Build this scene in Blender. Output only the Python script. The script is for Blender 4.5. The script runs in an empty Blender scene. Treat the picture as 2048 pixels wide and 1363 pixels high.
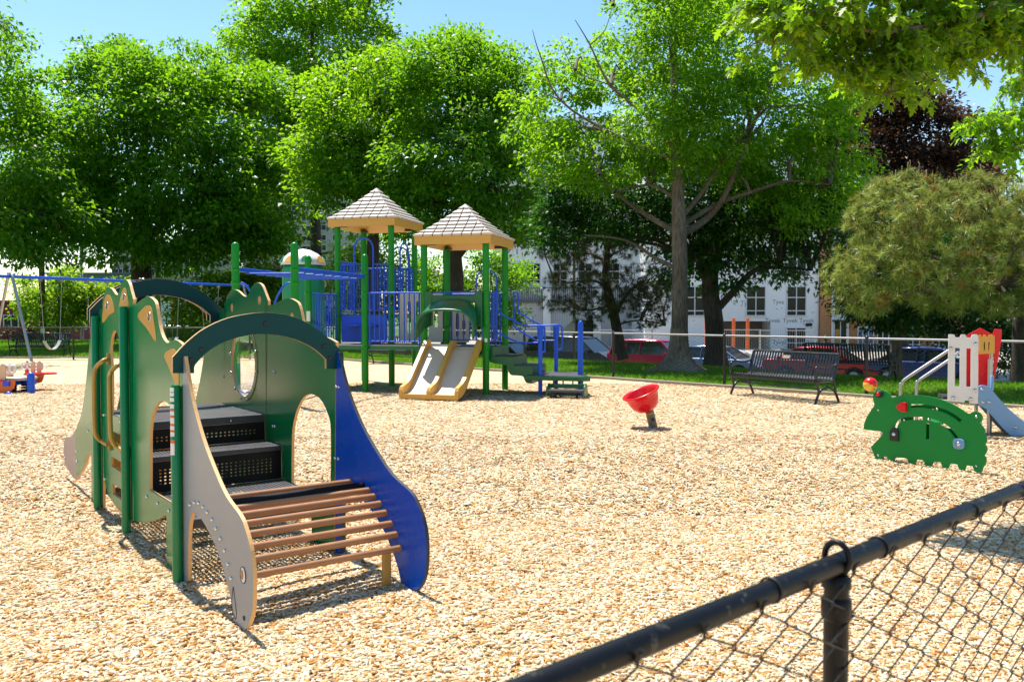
import bpy, math, random
import numpy as np
from mathutils import Vector, Matrix
from mathutils.geometry import tessellate_polygon
R = random.Random(11)
rng = np.random.default_rng(11)
SC = bpy.context.scene
COL = SC.collection
V = Vector
Z = V((0, 0, 1))
# ---------------------------------------------------------------- camera model (pixels of the 2048 px wide photograph)
F, CX, CY, HC, HORIZON = 1700.0, 1024.0, 681.5, 1.5, 630.0
PITCH = math.atan((CY - HORIZON) / F)
SP, CP = math.sin(PITCH), math.cos(PITCH)
CAM = V((0, 0, HC))
def ray(px, py):
    x, y = (px - CX) / F, -(py - CY) / F
    return V((x, CP + y * SP, -SP + y * CP))
def G(px, py, z=0.0):
    d = ray(px, py); return CAM + d * ((z - HC) / d.z)
def P(px, py, D):
    d = ray(px, py); return CAM + d * (D / d.y)
def onplane(px, py, p0, n):
    d = ray(px, py); return CAM + d * (n.dot(p0 - CAM) / n.dot(d))
# ---------------------------------------------------------------- object helpers
OFF = {}
def root_of(o):
    while o.parent: o = o.parent
    return o
def tag(o, label=None, cat=None, group=None, kind=None):
    if label: o['label'] = label
    if cat: o['category'] = cat
    if group: o['group'] = group
    if kind: o['kind'] = kind
    return o
def thing(name, label, cat, loc=(0, 0, 0), group=None):
    o = bpy.data.objects.new(name, None); COL.objects.link(o)
    o.empty_display_size = 0.1
    o.location = loc; OFF[o.name] = V(loc)
    return tag(o, label, cat, group)
def copy_tree(o, parent=None):
    c = o.copy(); COL.objects.link(c)
    if parent is not None:
        c.parent = parent; c.matrix_parent_inverse = Matrix.Identity(4)
    for ch in list(o.children): copy_tree(ch, c)
    return c
def frame_from(d):
    d = d.normalized()
    up = Z if abs(d.z) < 0.95 else V((1, 0, 0))
    x = d.cross(up).normalized(); y = x.cross(d).normalized()
    return x, y
class MB:
    def __init__(s): s.v = []; s.f = []; s.m = []; s.s = []
    def add(s, vs, fs, mi=0, sm=False):
        o = len(s.v); s.v += [tuple(v) for v in vs]
        for f in fs:
            s.f.append(tuple(i + o for i in f)); s.m.append(mi); s.s.append(sm)
        return s
    def box(s, c, size, rot=None, mi=0):
        c = V(c); h = V(size) * 0.5; vs = []
        for dz in (-1, 1):
            for dy in (-1, 1):
                for dx in (-1, 1):
                    p = V((dx * h.x, dy * h.y, dz * h.z))
                    vs.append(c + (rot @ p if rot else p))
        return s.add(vs, [(0, 2, 3, 1), (4, 5, 7, 6), (0, 1, 5, 4), (2, 6, 7, 3), (0, 4, 6, 2), (1, 3, 7, 5)], mi)
    def obox(s, c, ex, ey, ez, mi=0):
        """box from a centre and three half-extent vectors"""
        c = V(c); vs = [c + ex * dx + ey * dy + ez * dz for dz in (-1, 1) for dy in (-1, 1) for dx in (-1, 1)]
        fs = [(0, 2, 3, 1), (4, 5, 7, 6), (0, 1, 5, 4), (2, 6, 7, 3), (0, 4, 6, 2), (1, 3, 7, 5)]
        if ex.cross(ey).dot(ez) < 0: fs = [f[::-1] for f in fs]
        return s.add(vs, fs, mi)
    def bar(s, p0, p1, w, h, mi=0, up=Z):
        p0, p1 = V(p0), V(p1); d = (p1 - p0); L = d.length; d.normalize()
        x = d.cross(up)
        if x.length < 1e-4: x = d.cross(V((1, 0, 0)))
        x.normalize(); y = x.cross(d).normalized()
        return s.obox((p0 + p1) * 0.5, x * (w / 2), d * (L / 2), y * (h / 2), mi)
    def tube(s, pts, r, n=10, mi=0, caps=True, closed=False):
        pts = [V(p) for p in pts]; k = len(pts)
        rs = [r] * k if not isinstance(r, (list, tuple)) else list(r)
        tang = []
        for i in range(k):
            if closed: t = pts[(i + 1) % k] - pts[i - 1]
            else: t = pts[min(i + 1, k - 1)] - pts[max(i - 1, 0)]
            tang.append(t.normalized())
        x, y = frame_from(tang[0]); vs = []
        for i in range(k):
            t = tang[i]; x = (x - t * x.dot(t)).normalized(); y = t.cross(x)
            for j in range(n):
                a = 2 * math.pi * j / n
                vs.append(pts[i] + x * (math.cos(a) * rs[i]) + y * (math.sin(a) * rs[i]))
        fs = []
        for i in range(k if closed else k - 1):
            for j in range(n):
                a, b = i * n + j, i * n + (j + 1) % n
                c, d = ((i + 1) % k) * n + (j + 1) % n, ((i + 1) % k) * n + j
                fs.append((a, b, c, d))
        s.add(vs, fs, mi, True)
        if caps and not closed:
            s.add(vs[:n], [tuple(range(n))[::-1]], mi)
            s.add(vs[-n:], [tuple(range(n))], mi)
        return s
    def cyl(s, p0, p1, r, n=12, mi=0, r1=None): return s.tube([p0, p1], [r, r if r1 is None else r1], n, mi)
    def lathe(s, c, prof, n=24, axis=Z, mi=0, sm=True):
        c = V(c); x, y = frame_from(V(axis)); ax = V(axis).normalized(); vs = []
        for r, z in prof:
            for j in range(n):
                a = 2 * math.pi * j / n
                vs.append(c + ax * z + x * (math.cos(a) * r) + y * (math.sin(a) * r))
        fs = []
        for i in range(len(prof) - 1):
            for j in range(n):
                fs.append((i * n + j, i * n + (j + 1) % n, (i + 1) * n + (j + 1) % n, (i + 1) * n + j))
        return s.add(vs, fs, mi, sm)
    def ball(s, c, r, n=14, mi=0, sq=(1, 1, 1)):
        c = V(c); m = n // 2; vs = []; fs = []
        for i in range(m + 1):
            p = math.pi * i / m
            for j in range(n):
                a = 2 * math.pi * j / n
                vs.append(c + V((math.sin(p) * math.cos(a) * r * sq[0], math.sin(p) * math.sin(a) * r * sq[1], math.cos(p) * r * sq[2])))
        for i in range(m):
            for j in range(n):
                fs.append((i * n + j, (i + 1) * n + j, (i + 1) * n + (j + 1) % n, i * n + (j + 1) % n))
        return s.add(vs, fs, mi, True)
    def prism(s, poly, fr, nrm, holes=(), mi=0, ms=None):
        """flat board: outline poly (2D), fr maps (a,b) to a point, nrm = thickness vector"""
        ms = mi if ms is None else ms
        loops = [[V((a, b, 0)) for a, b in poly]] + [[V((a, b, 0)) for a, b in h] for h in holes]
        flat = [p for l in loops for p in l]
        tris = tessellate_polygon(loops)
        front = [fr(p.x, p.y) for p in flat]; back = [q + nrm for q in front]; n = len(flat)
        s.add(front + back, [], 0); o = len(s.v) - 2 * n
        for t in tris:
            a, b, c = front[t[0]], front[t[1]], front[t[2]]
            nn = (b - a).cross(c - a)
            t = tuple(t)
            if nn.dot(nrm) > 0: t = t[::-1]
            s.f.append(tuple(i + o for i in t)); s.m.append(mi); s.s.append(False)
            s.f.append(tuple(i + n + o for i in t[::-1])); s.m.append(mi); s.s.append(False)
        st = 0
        for li, l in enumerate(loops):
            k = len(l)
            ar = sum(l[i].x * l[(i + 1) % k].y - l[(i + 1) % k].x * l[i].y for i in range(k))
            e0 = fr(1, 0) - fr(0, 0); e1 = fr(0, 1) - fr(0, 0)
            flip = (e0.cross(e1).dot(nrm) > 0)
            ccw = ar > 0
            for i in range(k):
                a, b = st + i, st + (i + 1) % k
                f = (a, b, b + n, a + n)
                if (ccw == (li == 0)) != flip: f = f[::-1]
                s.f.append(tuple(q + o for q in f)); s.m.append(ms); s.s.append(False)
            st += k
        return s
    def build(s, name, mats, parent=None, bevel=0, loc=None, seg=2):
        if not isinstance(mats, (list, tuple)): mats = [mats]
        off = V(loc) if loc is not None else (OFF.get(root_of(parent).name, V((0, 0, 0))) if parent else V((0, 0, 0)))
        me = bpy.data.meshes.new(name)
        vs = [(v[0] - off.x, v[1] - off.y, v[2] - off.z) for v in s.v]
        me.from_pydata(vs, [], s.f)
        for m in mats: me.materials.append(m)
        me.polygons.foreach_set('material_index', s.m)
        me.polygons.foreach_set('use_smooth', s.s)
        me.update()
        o = bpy.data.objects.new(name, me); COL.objects.link(o)
        if parent: o.parent = parent
        elif loc is not None: o.location = loc
        if bevel:
            b = o.modifiers.new('edge', 'BEVEL'); b.width = bevel; b.segments = seg; b.limit_method = 'ANGLE'; b.angle_limit = math.radians(35)
            b.harden_normals = False
        return o
def npmesh(name, verts, faces_n, idx, mat, tone=None, parent=None, smooth=False, loc=None):
    """big mesh from numpy: verts (N,3), polygons all with faces_n corners, idx (M,faces_n)"""
    verts = np.asarray(verts, dtype=np.float32).reshape(-1, 3)
    if parent is not None: verts = verts - np.array(OFF.get(root_of(parent).name, V((0, 0, 0))), dtype=np.float32)
    if loc is not None: verts = verts - np.array(loc, dtype=np.float32)
    idx = np.asarray(idx, dtype=np.int32).reshape(-1, faces_n)
    me = bpy.data.meshes.new(name)
    me.vertices.add(len(verts)); me.vertices.foreach_set('co', verts.ravel())
    me.loops.add(idx.size); me.loops.foreach_set('vertex_index', idx.ravel())
    me.polygons.add(len(idx))
    me.polygons.foreach_set('loop_start', np.arange(len(idx), dtype=np.int32) * faces_n)
    me.polygons.foreach_set('loop_total', np.full(len(idx), faces_n, dtype=np.int32))
    if smooth: me.polygons.foreach_set('use_smooth', np.ones(len(idx), dtype=bool))
    if tone is not None:
        at = me.attributes.new('tone', 'FLOAT', 'FACE'); at.data.foreach_set('value', np.asarray(tone, dtype=np.float32))
    me.materials.append(mat); me.update(calc_edges=True)
    o = bpy.data.objects.new(name, me); COL.objects.link(o)
    if parent is not None: o.parent = parent
    elif loc is not None: o.location = loc
    return o
def curve(pts, n=4, closed=True):
    """Catmull-Rom through 2D/3D points; a point given as (..., 'c') stays a corner"""
    P_ = [(V(p[:-1]) if isinstance(p[-1], str) else V(p)) for p in pts]
    cor = [isinstance(p[-1], str) for p in pts]
    k = len(P_); out = []
    rngk = range(k if closed else k - 1)
    for i in rngk:
        p1, p2 = P_[i], P_[(i + 1) % k]
        p0 = P_[i - 1] if (closed or i > 0) else p1
        p3 = P_[(i + 2) % k] if (closed or i + 2 < k) else p2
        m1 = (p2 - p0) * 0.5; m2 = (p3 - p1) * 0.5
        if cor[i]: m1 = (p2 - p1)
        if cor[(i + 1) % k]: m2 = (p2 - p1)
        if cor[i] and cor[(i + 1) % k]:
            out.append(p1); continue
        for j in range(n):
            t = j / n; t2, t3 = t * t, t * t * t
            out.append(p1 * (2 * t3 - 3 * t2 + 1) + m1 * (t3 - 2 * t2 + t) + p2 * (-2 * t3 + 3 * t2) + m2 * (t3 - t2))
    if not closed: out.append(P_[-1])
    return [tuple(p) for p in out]
def ellipse(cx, cy, rx, ry, n=24): return [(cx + rx * math.cos(2 * math.pi * i / n), cy + ry * math.sin(2 * math.pi * i / n)) for i in range(n)]
# ---------------------------------------------------------------- materials
def lin(r, g, b):
    f = lambda c: (c / 255 / 12.92) if c / 255 <= 0.04045 else ((c / 255 + 0.055) / 1.055) ** 2.4
    return (f(r), f(g), f(b))
def nodes_of(name):
    m = bpy.data.materials.new(name); m.use_nodes = True
    nt = m.node_tree; bs = nt.nodes['Principled BSDF']; return m, nt, bs
def M(name, col, rough=0.45, metal=0.0, var=0.10, scale=6.0, bump=0.0, bscale=60.0, spec=0.5, coat=0.0, dust=0.0, rvar=0.12):
    m, nt, bs = nodes_of(name); N = nt.nodes; L = nt.links
    tc = N.new('ShaderNodeTexCoord')
    no = N.new('ShaderNodeTexNoise'); no.inputs['Scale'].default_value = scale; no.inputs['Detail'].default_value = 6; no.inputs['Roughness'].default_value = 0.6
    L.new(tc.outputs['Object'], no.inputs['Vector'])
    mx = N.new('ShaderNodeMix'); mx.data_type = 'RGBA'
    mx.inputs['A'].default_value = (*[c * (1 - var) for c in col], 1); mx.inputs['B'].default_value = (*[min(1, c * (1 + var)) for c in col], 1)
    L.new(no.outputs['Fac'], mx.inputs['Factor'])
    last = mx.outputs['Result']
    if dust:
        n2 = N.new('ShaderNodeTexNoise'); n2.inputs['Scale'].default_value = scale * 4; n2.inputs['Detail'].default_value = 8; n2.inputs['Roughness'].default_value = 0.75
        L.new(tc.outputs['Object'], n2.inputs['Vector'])
        mr = N.new('ShaderNodeMapRange'); mr.inputs['From Min'].default_value = 0.58; mr.inputs['From Max'].default_value = 0.75; mr.inputs['To Max'].default_value = dust
        L.new(n2.outputs['Fac'], mr.inputs['Value'])
        m2 = N.new('ShaderNodeMix'); m2.data_type = 'RGBA'; m2.inputs['B'].default_value = (0.42, 0.36, 0.27, 1)
        L.new(mr.outputs['Result'], m2.inputs['Factor']); L.new(last, m2.inputs['A']); last = m2.outputs['Result']
    L.new(last, bs.inputs['Base Color'])
    rr = N.new('ShaderNodeMapRange'); rr.inputs['To Min'].default_value = max(0.02, rough - rvar); rr.inputs['To Max'].default_value = min(1, rough + rvar)
    L.new(no.outputs['Fac'], rr.inputs['Value']); L.new(rr.outputs['Result'], bs.inputs['Roughness'])
    bs.inputs['Metallic'].default_value = metal; bs.inputs['Specular IOR Level'].default_value = spec
    if coat: bs.inputs['Coat Weight'].default_value = coat; bs.inputs['Coat Roughness'].default_value = 0.15
    if bump:
        nb = N.new('ShaderNodeTexNoise'); nb.inputs['Scale'].default_value = bscale; nb.inputs['Detail'].default_value = 5
        L.new(tc.outputs['Object'], nb.inputs['Vector'])
        bp = N.new('ShaderNodeBump'); bp.inputs['Strength'].default_value = bump; bp.inputs['Distance'].default_value = 0.02
        L.new(nb.outputs['Fac'], bp.inputs['Height']); L.new(bp.outputs['Normal'], bs.inputs['Normal'])
    return m
def tone_mat(name, cols, rough=0.7, trans=0.0, tcols=None, spec=0.3, noise=0.0):
    """colour from the per-face attribute 'tone' through a ramp; trans = share of light passing through (leaves)"""
    m, nt, bs = nodes_of(name); N = nt.nodes; L = nt.links
    at = N.new('ShaderNodeAttribute'); at.attribute_name = 'tone'
    def ramp(cs):
        r = N.new('ShaderNodeValToRGB'); el = r.color_ramp.elements
        while len(el) < len(cs): el.new(0.5)
        for i, (p, c) in enumerate(cs): el[i].position = p; el[i].color = (*c, 1)
        L.new(at.outputs['Fac'], r.inputs['Fac']); return r
    r1 = ramp(cols); L.new(r1.outputs['Color'], bs.inputs['Base Color'])
    bs.inputs['Roughness'].default_value = rough; bs.inputs['Specular IOR Level'].default_value = spec
    if trans:
        r2 = ramp(tcols or cols)
        tb = N.new('ShaderNodeBsdfTranslucent'); L.new(r2.outputs['Color'], tb.inputs['Color'])
        ms = N.new('ShaderNodeMixShader'); ms.inputs['Fac'].default_value = trans
        L.new(bs.outputs['BSDF'], ms.inputs[1]); L.new(tb.outputs['BSDF'], ms.inputs[2])
        L.new(ms.outputs['Shader'], N['Material Output'].inputs['Surface'])
    return m
# shared paints
m_teal_panel = M('board_green', (0.0, 0.185, 0.058), 0.21, var=0.05, scale=3, spec=0.42, rvar=0.04, dust=0.05)
m_teal_arch = M('board_dark_teal', (0.004, 0.050, 0.052), 0.38, var=0.06, scale=4, spec=0.14, rvar=0.05)
m_core = M('board_tan_core', (0.66, 0.38, 0.14), 0.45, var=0.12, scale=9)
m_inlay = M('board_tan_inlay', (0.55, 0.27, 0.035), 0.4, var=0.10, scale=9)
m_grey_board = M('board_grey', (0.25, 0.265, 0.29), 0.36, var=0.05, scale=4, bump=0.003, bscale=160, dust=0.12)
m_blue_board = M('board_blue', (0.0, 0.070, 0.50), 0.28, var=0.06, scale=5, spec=0.28, dust=0.06)
m_pink_board = M('board_rose_grey', (0.40, 0.29, 0.26), 0.45, var=0.06)
m_rung = M('rung_brown', (0.36, 0.165, 0.065), 0.4, var=0.15, scale=14)
m_tan_metal = M('paint_tan_bar', (0.42, 0.235, 0.04), 0.35, var=0.10, scale=10)
m_black_step = M('coating_black', (0.007, 0.007, 0.008), 0.5, var=0.4, scale=14, dust=0.05, spec=0.2)
m_deck_grey = M('coating_deck', (0.05, 0.05, 0.06), 0.5, var=0.3, scale=10, bump=0.15, bscale=240, dust=0.45)
m_steel = M('bolt_steel', (0.6, 0.6, 0.6), 0.25, 1.0, var=0.1)
m_galv = M('galvanised_tube', (0.42, 0.42, 0.43), 0.38, 0.85, var=0.15, scale=12)
m_pgreen = M('paint_post_green', (0.003, 0.225, 0.010), 0.34, var=0.08, scale=3, dust=0.03, spec=0.3)
m_pblue = M('paint_rail_blue', (0.014, 0.095, 0.60), 0.34, var=0.10, scale=6, dust=0.04, spec=0.35)
m_dgreen = M('plastic_deep_green', (0.008, 0.125, 0.035), 0.35, var=0.12, scale=4, dust=0.12)
m_silo = M('plastic_jade', (0.01, 0.26, 0.10), 0.4, var=0.10, scale=3, dust=0.08)
m_ptan = M('plastic_tan', (0.64, 0.34, 0.055), 0.42, var=0.08, scale=4, dust=0.06)
m_pcream = M('plastic_slide_bed', (0.66, 0.53, 0.36), 0.38, var=0.06, scale=4, dust=0.10)
m_shingle = M('plastic_shingle', (0.53, 0.46, 0.40), 0.6, var=0.10, scale=5, bump=0.1, bscale=60, dust=0.1)
m_black = M('paint_black', (0.012, 0.012, 0.014), 0.38, var=0.3, scale=12, dust=0.08)
m_bench = M('coating_bench_black', (0.016, 0.018, 0.024), 0.30, var=0.3, scale=14, dust=0.10)
m_red = M('plastic_red', (0.68, 0.002, 0.010), 0.28, var=0.10, scale=6, dust=0.05)
m_white = M('paint_white', (0.74, 0.73, 0.71), 0.5, var=0.05, scale=5, dust=0.08)
m_orange = M('paint_orange', (0.75, 0.14, 0.02), 0.5, var=0.08)
m_yellow = M('plastic_yellow', (0.75, 0.45, 0.03), 0.35, var=0.06)
m_dark = M('rubber_dark', (0.02, 0.02, 0.02), 0.6, var=0.2)
m_leafgreen = M('board_leaf_green', (0.003, 0.225, 0.036), 0.4, var=0.04, scale=4, spec=0.3, dust=0.03)
m_skyblue = M('plastic_sky_blue', (0.17, 0.34, 0.58), 0.35, var=0.06, scale=4, dust=0.06)
# ---------------------------------------------------------------- the setting
FA = V((4.40, 17.59, 0)); FD = V((0.685, -0.7286, 0)).normalized(); FN = V((-FD.y, FD.x, 0))   # boundary fence: a post, its direction, outward normal
K = FA + FD * (-16.4)          # back corner of the playground
def sstep(t): t = min(1.0, max(0.0, t)); return t * t * (3 - 2 * t)
def terrain(x, y):
    d = (x - FA.x) * FN.x + (y - FA.y) * FN.y
    e = max(d, y - K.y - 15.0)
    z = -1.35 * sstep((e - 5.2) / 8.0)
    z += 0.03 * math.sin(x * 0.7 + 1.3) * math.sin(y * 0.45) * sstep((d - 0.5) / 3)
    return z
def grid_sheet(name, xs, ys, hf, mat):
    vs = [(x, y, hf(x, y)) for y in ys for x in xs]; nx = len(xs); fs = []
    for j in range(len(ys) - 1):
        for i in range(nx - 1): fs.append((j * nx + i, j * nx + i + 1, (j + 1) * nx + i + 1, (j + 1) * nx + i))
    mb = MB(); mb.add(vs, fs, 0, True); return mb.build(name, mat)
def spaced(lo, hi, step, far, k=1.35):
    a = list(np.arange(lo, hi + 1e-6, step)); s = step; x = a[-1]
    while x < far: s *= k; x += s; a.append(x)
    s = step; x = a[0]; b = []
    while x > -far: s *= k; x -= s; b.append(x)
    return b[::-1] + a
def ground_mat():
    m, nt, bs = nodes_of('lawn_soil'); N = nt.nodes; L = nt.links
    tc = N.new('ShaderNodeTexCoord')
    n1 = N.new('ShaderNodeTexNoise'); n1.inputs['Scale'].default_value = 0.5; n1.inputs['Detail'].default_value = 8; n1.inputs['Roughness'].default_value = 0.7
    L.new(tc.outputs['Object'], n1.inputs['Vector'])
    r = N.new('ShaderNodeValToRGB'); e = r.color_ramp.elements
    e[0].position = 0.36; e[0].color = (0.16, 0.11, 0.06, 1); e[1].position = 0.46; e[1].color = (0.07, 0.19, 0.015, 1)
    q = e.new(0.65); q.color = (0.10, 0.27, 0.02, 1)
    L.new(n1.outputs['Fac'], r.inputs['Fac'])
    n2 = N.new('ShaderNodeTexNoise'); n2.inputs['Scale'].default_value = 30; n2.inputs['Detail'].default_value = 6; L.new(tc.outputs['Object'], n2.inputs['Vector'])
    mx = N.new('ShaderNodeMix'); mx.data_type = 'RGBA'; mx.blend_type = 'MULTIPLY'; mx.inputs['Factor'].default_value = 0.6
    L.new(r.outputs['Color'], mx.inputs['A']); L.new(n2.outputs['Color'], mx.inputs['B'])
    L.new(mx.outputs['Result'], bs.inputs['Base Color']); bs.inputs['Roughness'].default_value = 0.95
    bp = N.new('ShaderNodeBump'); bp.inputs['Strength'].default_value = 0.6; bp.inputs['Distance'].default_value = 0.05
    L.new(n2.outputs['Fac'], bp.inputs['Height']); L.new(bp.outputs['Normal'], bs.inputs['Normal'])
    return m
def chip_hf(x, y): return 0.012 + 0.012 * math.sin(x * 1.9 + 0.6 * y) * math.sin(y * 1.5 - 0.4 * x + 1) + 0.008 * math.sin(x * 4.3 + 2) * math.sin(y * 5.1)
def chip_ground_mat():
    m, nt, bs = nodes_of('wood_chip_bed'); N = nt.nodes; L = nt.links
    tc = N.new('ShaderNodeTexCoord')
    nz = N.new('ShaderNodeTexNoise'); nz.inputs['Scale'].default_value = 9; nz.inputs['Detail'].default_value = 3; L.new(tc.outputs['Object'], nz.inputs['Vector'])
    mp = N.new('ShaderNodeMix'); mp.data_type = 'RGBA'; mp.blend_type = 'ADD'; mp.inputs['Factor'].default_value = 0.08
    L.new(tc.outputs['Object'], mp.inputs['A']); L.new(nz.outputs['Color'], mp.inputs['B'])
    vo = N.new('ShaderNodeTexVoronoi'); vo.inputs['Scale'].default_value = 38; L.new(mp.outputs['Result'], vo.inputs['Vector'])
    sp = N.new('ShaderNodeSeparateColor'); L.new(vo.outputs['Color'], sp.inputs['Color'])
    r = N.new('ShaderNodeValToRGB'); e = r.color_ramp.elements
    e[0].position = 0.0; e[0].color = (0.34, 0.19, 0.07, 1); e[1].position = 1.0; e[1].color = (0.66, 0.56, 0.42, 1)
    for p_, c in ((0.12, (0.45, 0.28, 0.12)), (0.32, (0.54, 0.39, 0.22)), (0.6, (0.60, 0.47, 0.31))):
        q = e.new(p_); q.color = (*c, 1)
    L.new(sp.outputs['Red'], r.inputs['Fac'])
    v2 = N.new('ShaderNodeTexVoronoi'); v2.inputs['Scale'].default_value = 38; v2.feature = 'DISTANCE_TO_EDGE'; L.new(mp.outputs['Result'], v2.inputs['Vector'])
    n3 = N.new('ShaderNodeTexNoise'); n3.inputs['Scale'].default_value = 1.3; n3.inputs['Detail'].default_value = 5; L.new(tc.outputs['Object'], n3.inputs['Vector'])
    mr = N.new('ShaderNodeMapRange'); mr.inputs['From Min'].default_value = 0.3; mr.inputs['From Max'].default_value = 0.7; mr.inputs['To Min'].default_value = 0.86; mr.inputs['To Max'].default_value = 1.1
    L.new(n3.outputs['Fac'], mr.inputs['Value'])
    mx = N.new('ShaderNodeMix'); mx.data_type = 'RGBA'; mx.blend_type = 'MULTIPLY'; mx.inputs['Factor'].default_value = 1
    L.new(r.outputs['Color'], mx.inputs['A']); L.new(mr.outputs['Result'], mx.inputs['B'])
    L.new(mx.outputs['Result'], bs.inputs['Base Color']); bs.inputs['Roughness'].default_value = 0.9; bs.inputs['Specular IOR Level'].default_value = 0.15
    bp = N.new('ShaderNodeBump'); bp.inputs['Strength'].default_value = 0.6; bp.inputs['Distance'].default_value = 0.008
    L.new(sp.outputs['Green'], bp.inputs['Height']); L.new(bp.outputs['Normal'], bs.inputs['Normal'])
    return m
m_lawn = ground_mat(); m_chipbed = chip_ground_mat()
gr = grid_sheet('ground', spaced(-45, 45, 1.0, 2500), spaced(-8, 75, 1.0, 2500), lambda x, y: terrain(x, y) - 0.03, m_lawn); tag(gr, kind='structure')
# playground bed: sheet clipped to the fenced area (strips along the fence direction)
def bed():
    mb = MB(); rows = np.arange(-40.0, 44.0, 0.5); cols = np.concatenate([np.arange(0, 44.0, 0.5)])
    idx = {}; vs = []; fs = []
    for i, a in enumerate(rows):
        for j, c in enumerate(cols):
            p = FA + FD * float(a) - FN * float(c)
            y = min(p.y, K.y); x = p.x
            idx[i, j] = len(vs); vs.append((x, y, chip_hf(x, y) if y > -7 else 0.01))
    for i in range(len(rows) - 1):
        for j in range(len(cols) - 1):
            q = [idx[i, j], idx[i + 1, j], idx[i + 1, j + 1], idx[i, j + 1]]
            if max(vs[k][1] for k in q) - min(vs[k][1] for k in q) < 0.05: continue
            fs.append(tuple(q[::-1]))
    mb.add(vs, fs, 0, True); return mb.build('wood_chip_surface', m_chipbed)
tag(bed(), kind='structure')
# loose chips: thin splinters, boxes near the camera, single blades farther off
def chips():
    def field(n, d0, d1, lmin, lmax, full):
        D = np.sqrt(rng.uniform(d0 * d0, d1 * d1, n)); X = rng.uniform(-0.72, 0.72, n) * D
        dist = (X - FA.x) * FN.x + (D - FA.y) * FN.y
        ok = dist < -0.12; X, D = X[ok], D[ok]; n = len(X)
        zb = 0.012 + 0.012 * np.sin(X * 1.9 + 0.6 * D) * np.sin(D * 1.5 - 0.4 * X + 1) + 0.008 * np.sin(X * 4.3 + 2) * np.sin(D * 5.1)
        yaw = rng.uniform(0, 2 * np.pi, n); pit = rng.normal(0, 0.13, n); rol = rng.normal(0, 0.22, n)
        Lh = rng.uniform(lmin, lmax, n) * 0.5 * rng.uniform(0.6, 1.1, n); Wh = rng.uniform(0.003, 0.0075, n) * (1 if full else 1.25); Th = rng.uniform(0.002, 0.0045, n)
        c = np.stack([X, D, zb + rng.uniform(0.002, 0.016, n)], 1)
        ex = np.stack([np.cos(yaw) * np.cos(pit), np.sin(yaw) * np.cos(pit), np.sin(pit)], 1)
        sd_ = np.stack([-np.sin(yaw), np.cos(yaw), np.zeros(n)], 1)
        up = np.cross(ex, sd_); ey = sd_ * np.cos(rol)[:, None] + up * np.sin(rol)[:, None]; ez = np.cross(ex, ey)
        ex = ex * Lh[:, None]; ey = ey * Wh[:, None]; ez = ez * Th[:, None]
        tap = rng.uniform(0.45, 1.0, n)[:, None]
        t = rng.beta(2.2, 1.5, n); br = rng.random(n) < 0.16; t[br] = rng.uniform(0, 0.26, br.sum())
        if full:
            v = np.stack([c - ex - ey + ez, c + ex - ey * tap + ez, c + ex + ey * tap + ez, c - ex + ey + ez, c - ex - ey - ez, c + ex - ey * tap - ez, c + ex + ey * tap - ez, c - ex + ey - ez], 1)
            q = np.array([[0, 1, 2, 3], [4, 5, 1, 0], [5, 6, 2, 1], [6, 7, 3, 2], [7, 4, 0, 3]])
            f = (np.arange(n)[:, None, None] * 8 + q[None]).reshape(-1, 4)
            return v.reshape(-1, 3), f, np.repeat(t, 5)
        v = np.stack([c - ex - ey, c + ex - ey * tap, c + ex + ey * tap, c - ex + ey], 1)
        return v.reshape(-1, 3), np.arange(n * 4).reshape(-1, 4), t
    parts = [field(160000, 3.0, 6.2, 0.020, 0.056, True), field(175000, 6.2, 10.5, 0.028, 0.070, False), field(160000, 10.5, 18.5, 0.035, 0.075, False)]
    vs, fs, ts, o = [], [], [], 0
    for v, f, t in parts:
        vs.append(v); fs.append(f + o); ts.append(t); o += len(v)
    m = tone_mat('wood_chips', [(0.0, (0.16, 0.07, 0.02)), (0.10, (0.40, 0.175, 0.035)), (0.25, (0.55, 0.29, 0.085)), (0.5, (0.60, 0.45, 0.26)), (0.8, (0.68, 0.56, 0.38)), (1.0, (0.74, 0.67, 0.54))], 0.75, spec=0.2)
    tag(npmesh('wood_chips', np.concatenate(vs), 4, np.concatenate(fs), m, np.concatenate(ts)), kind='stuff')
chips()
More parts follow.
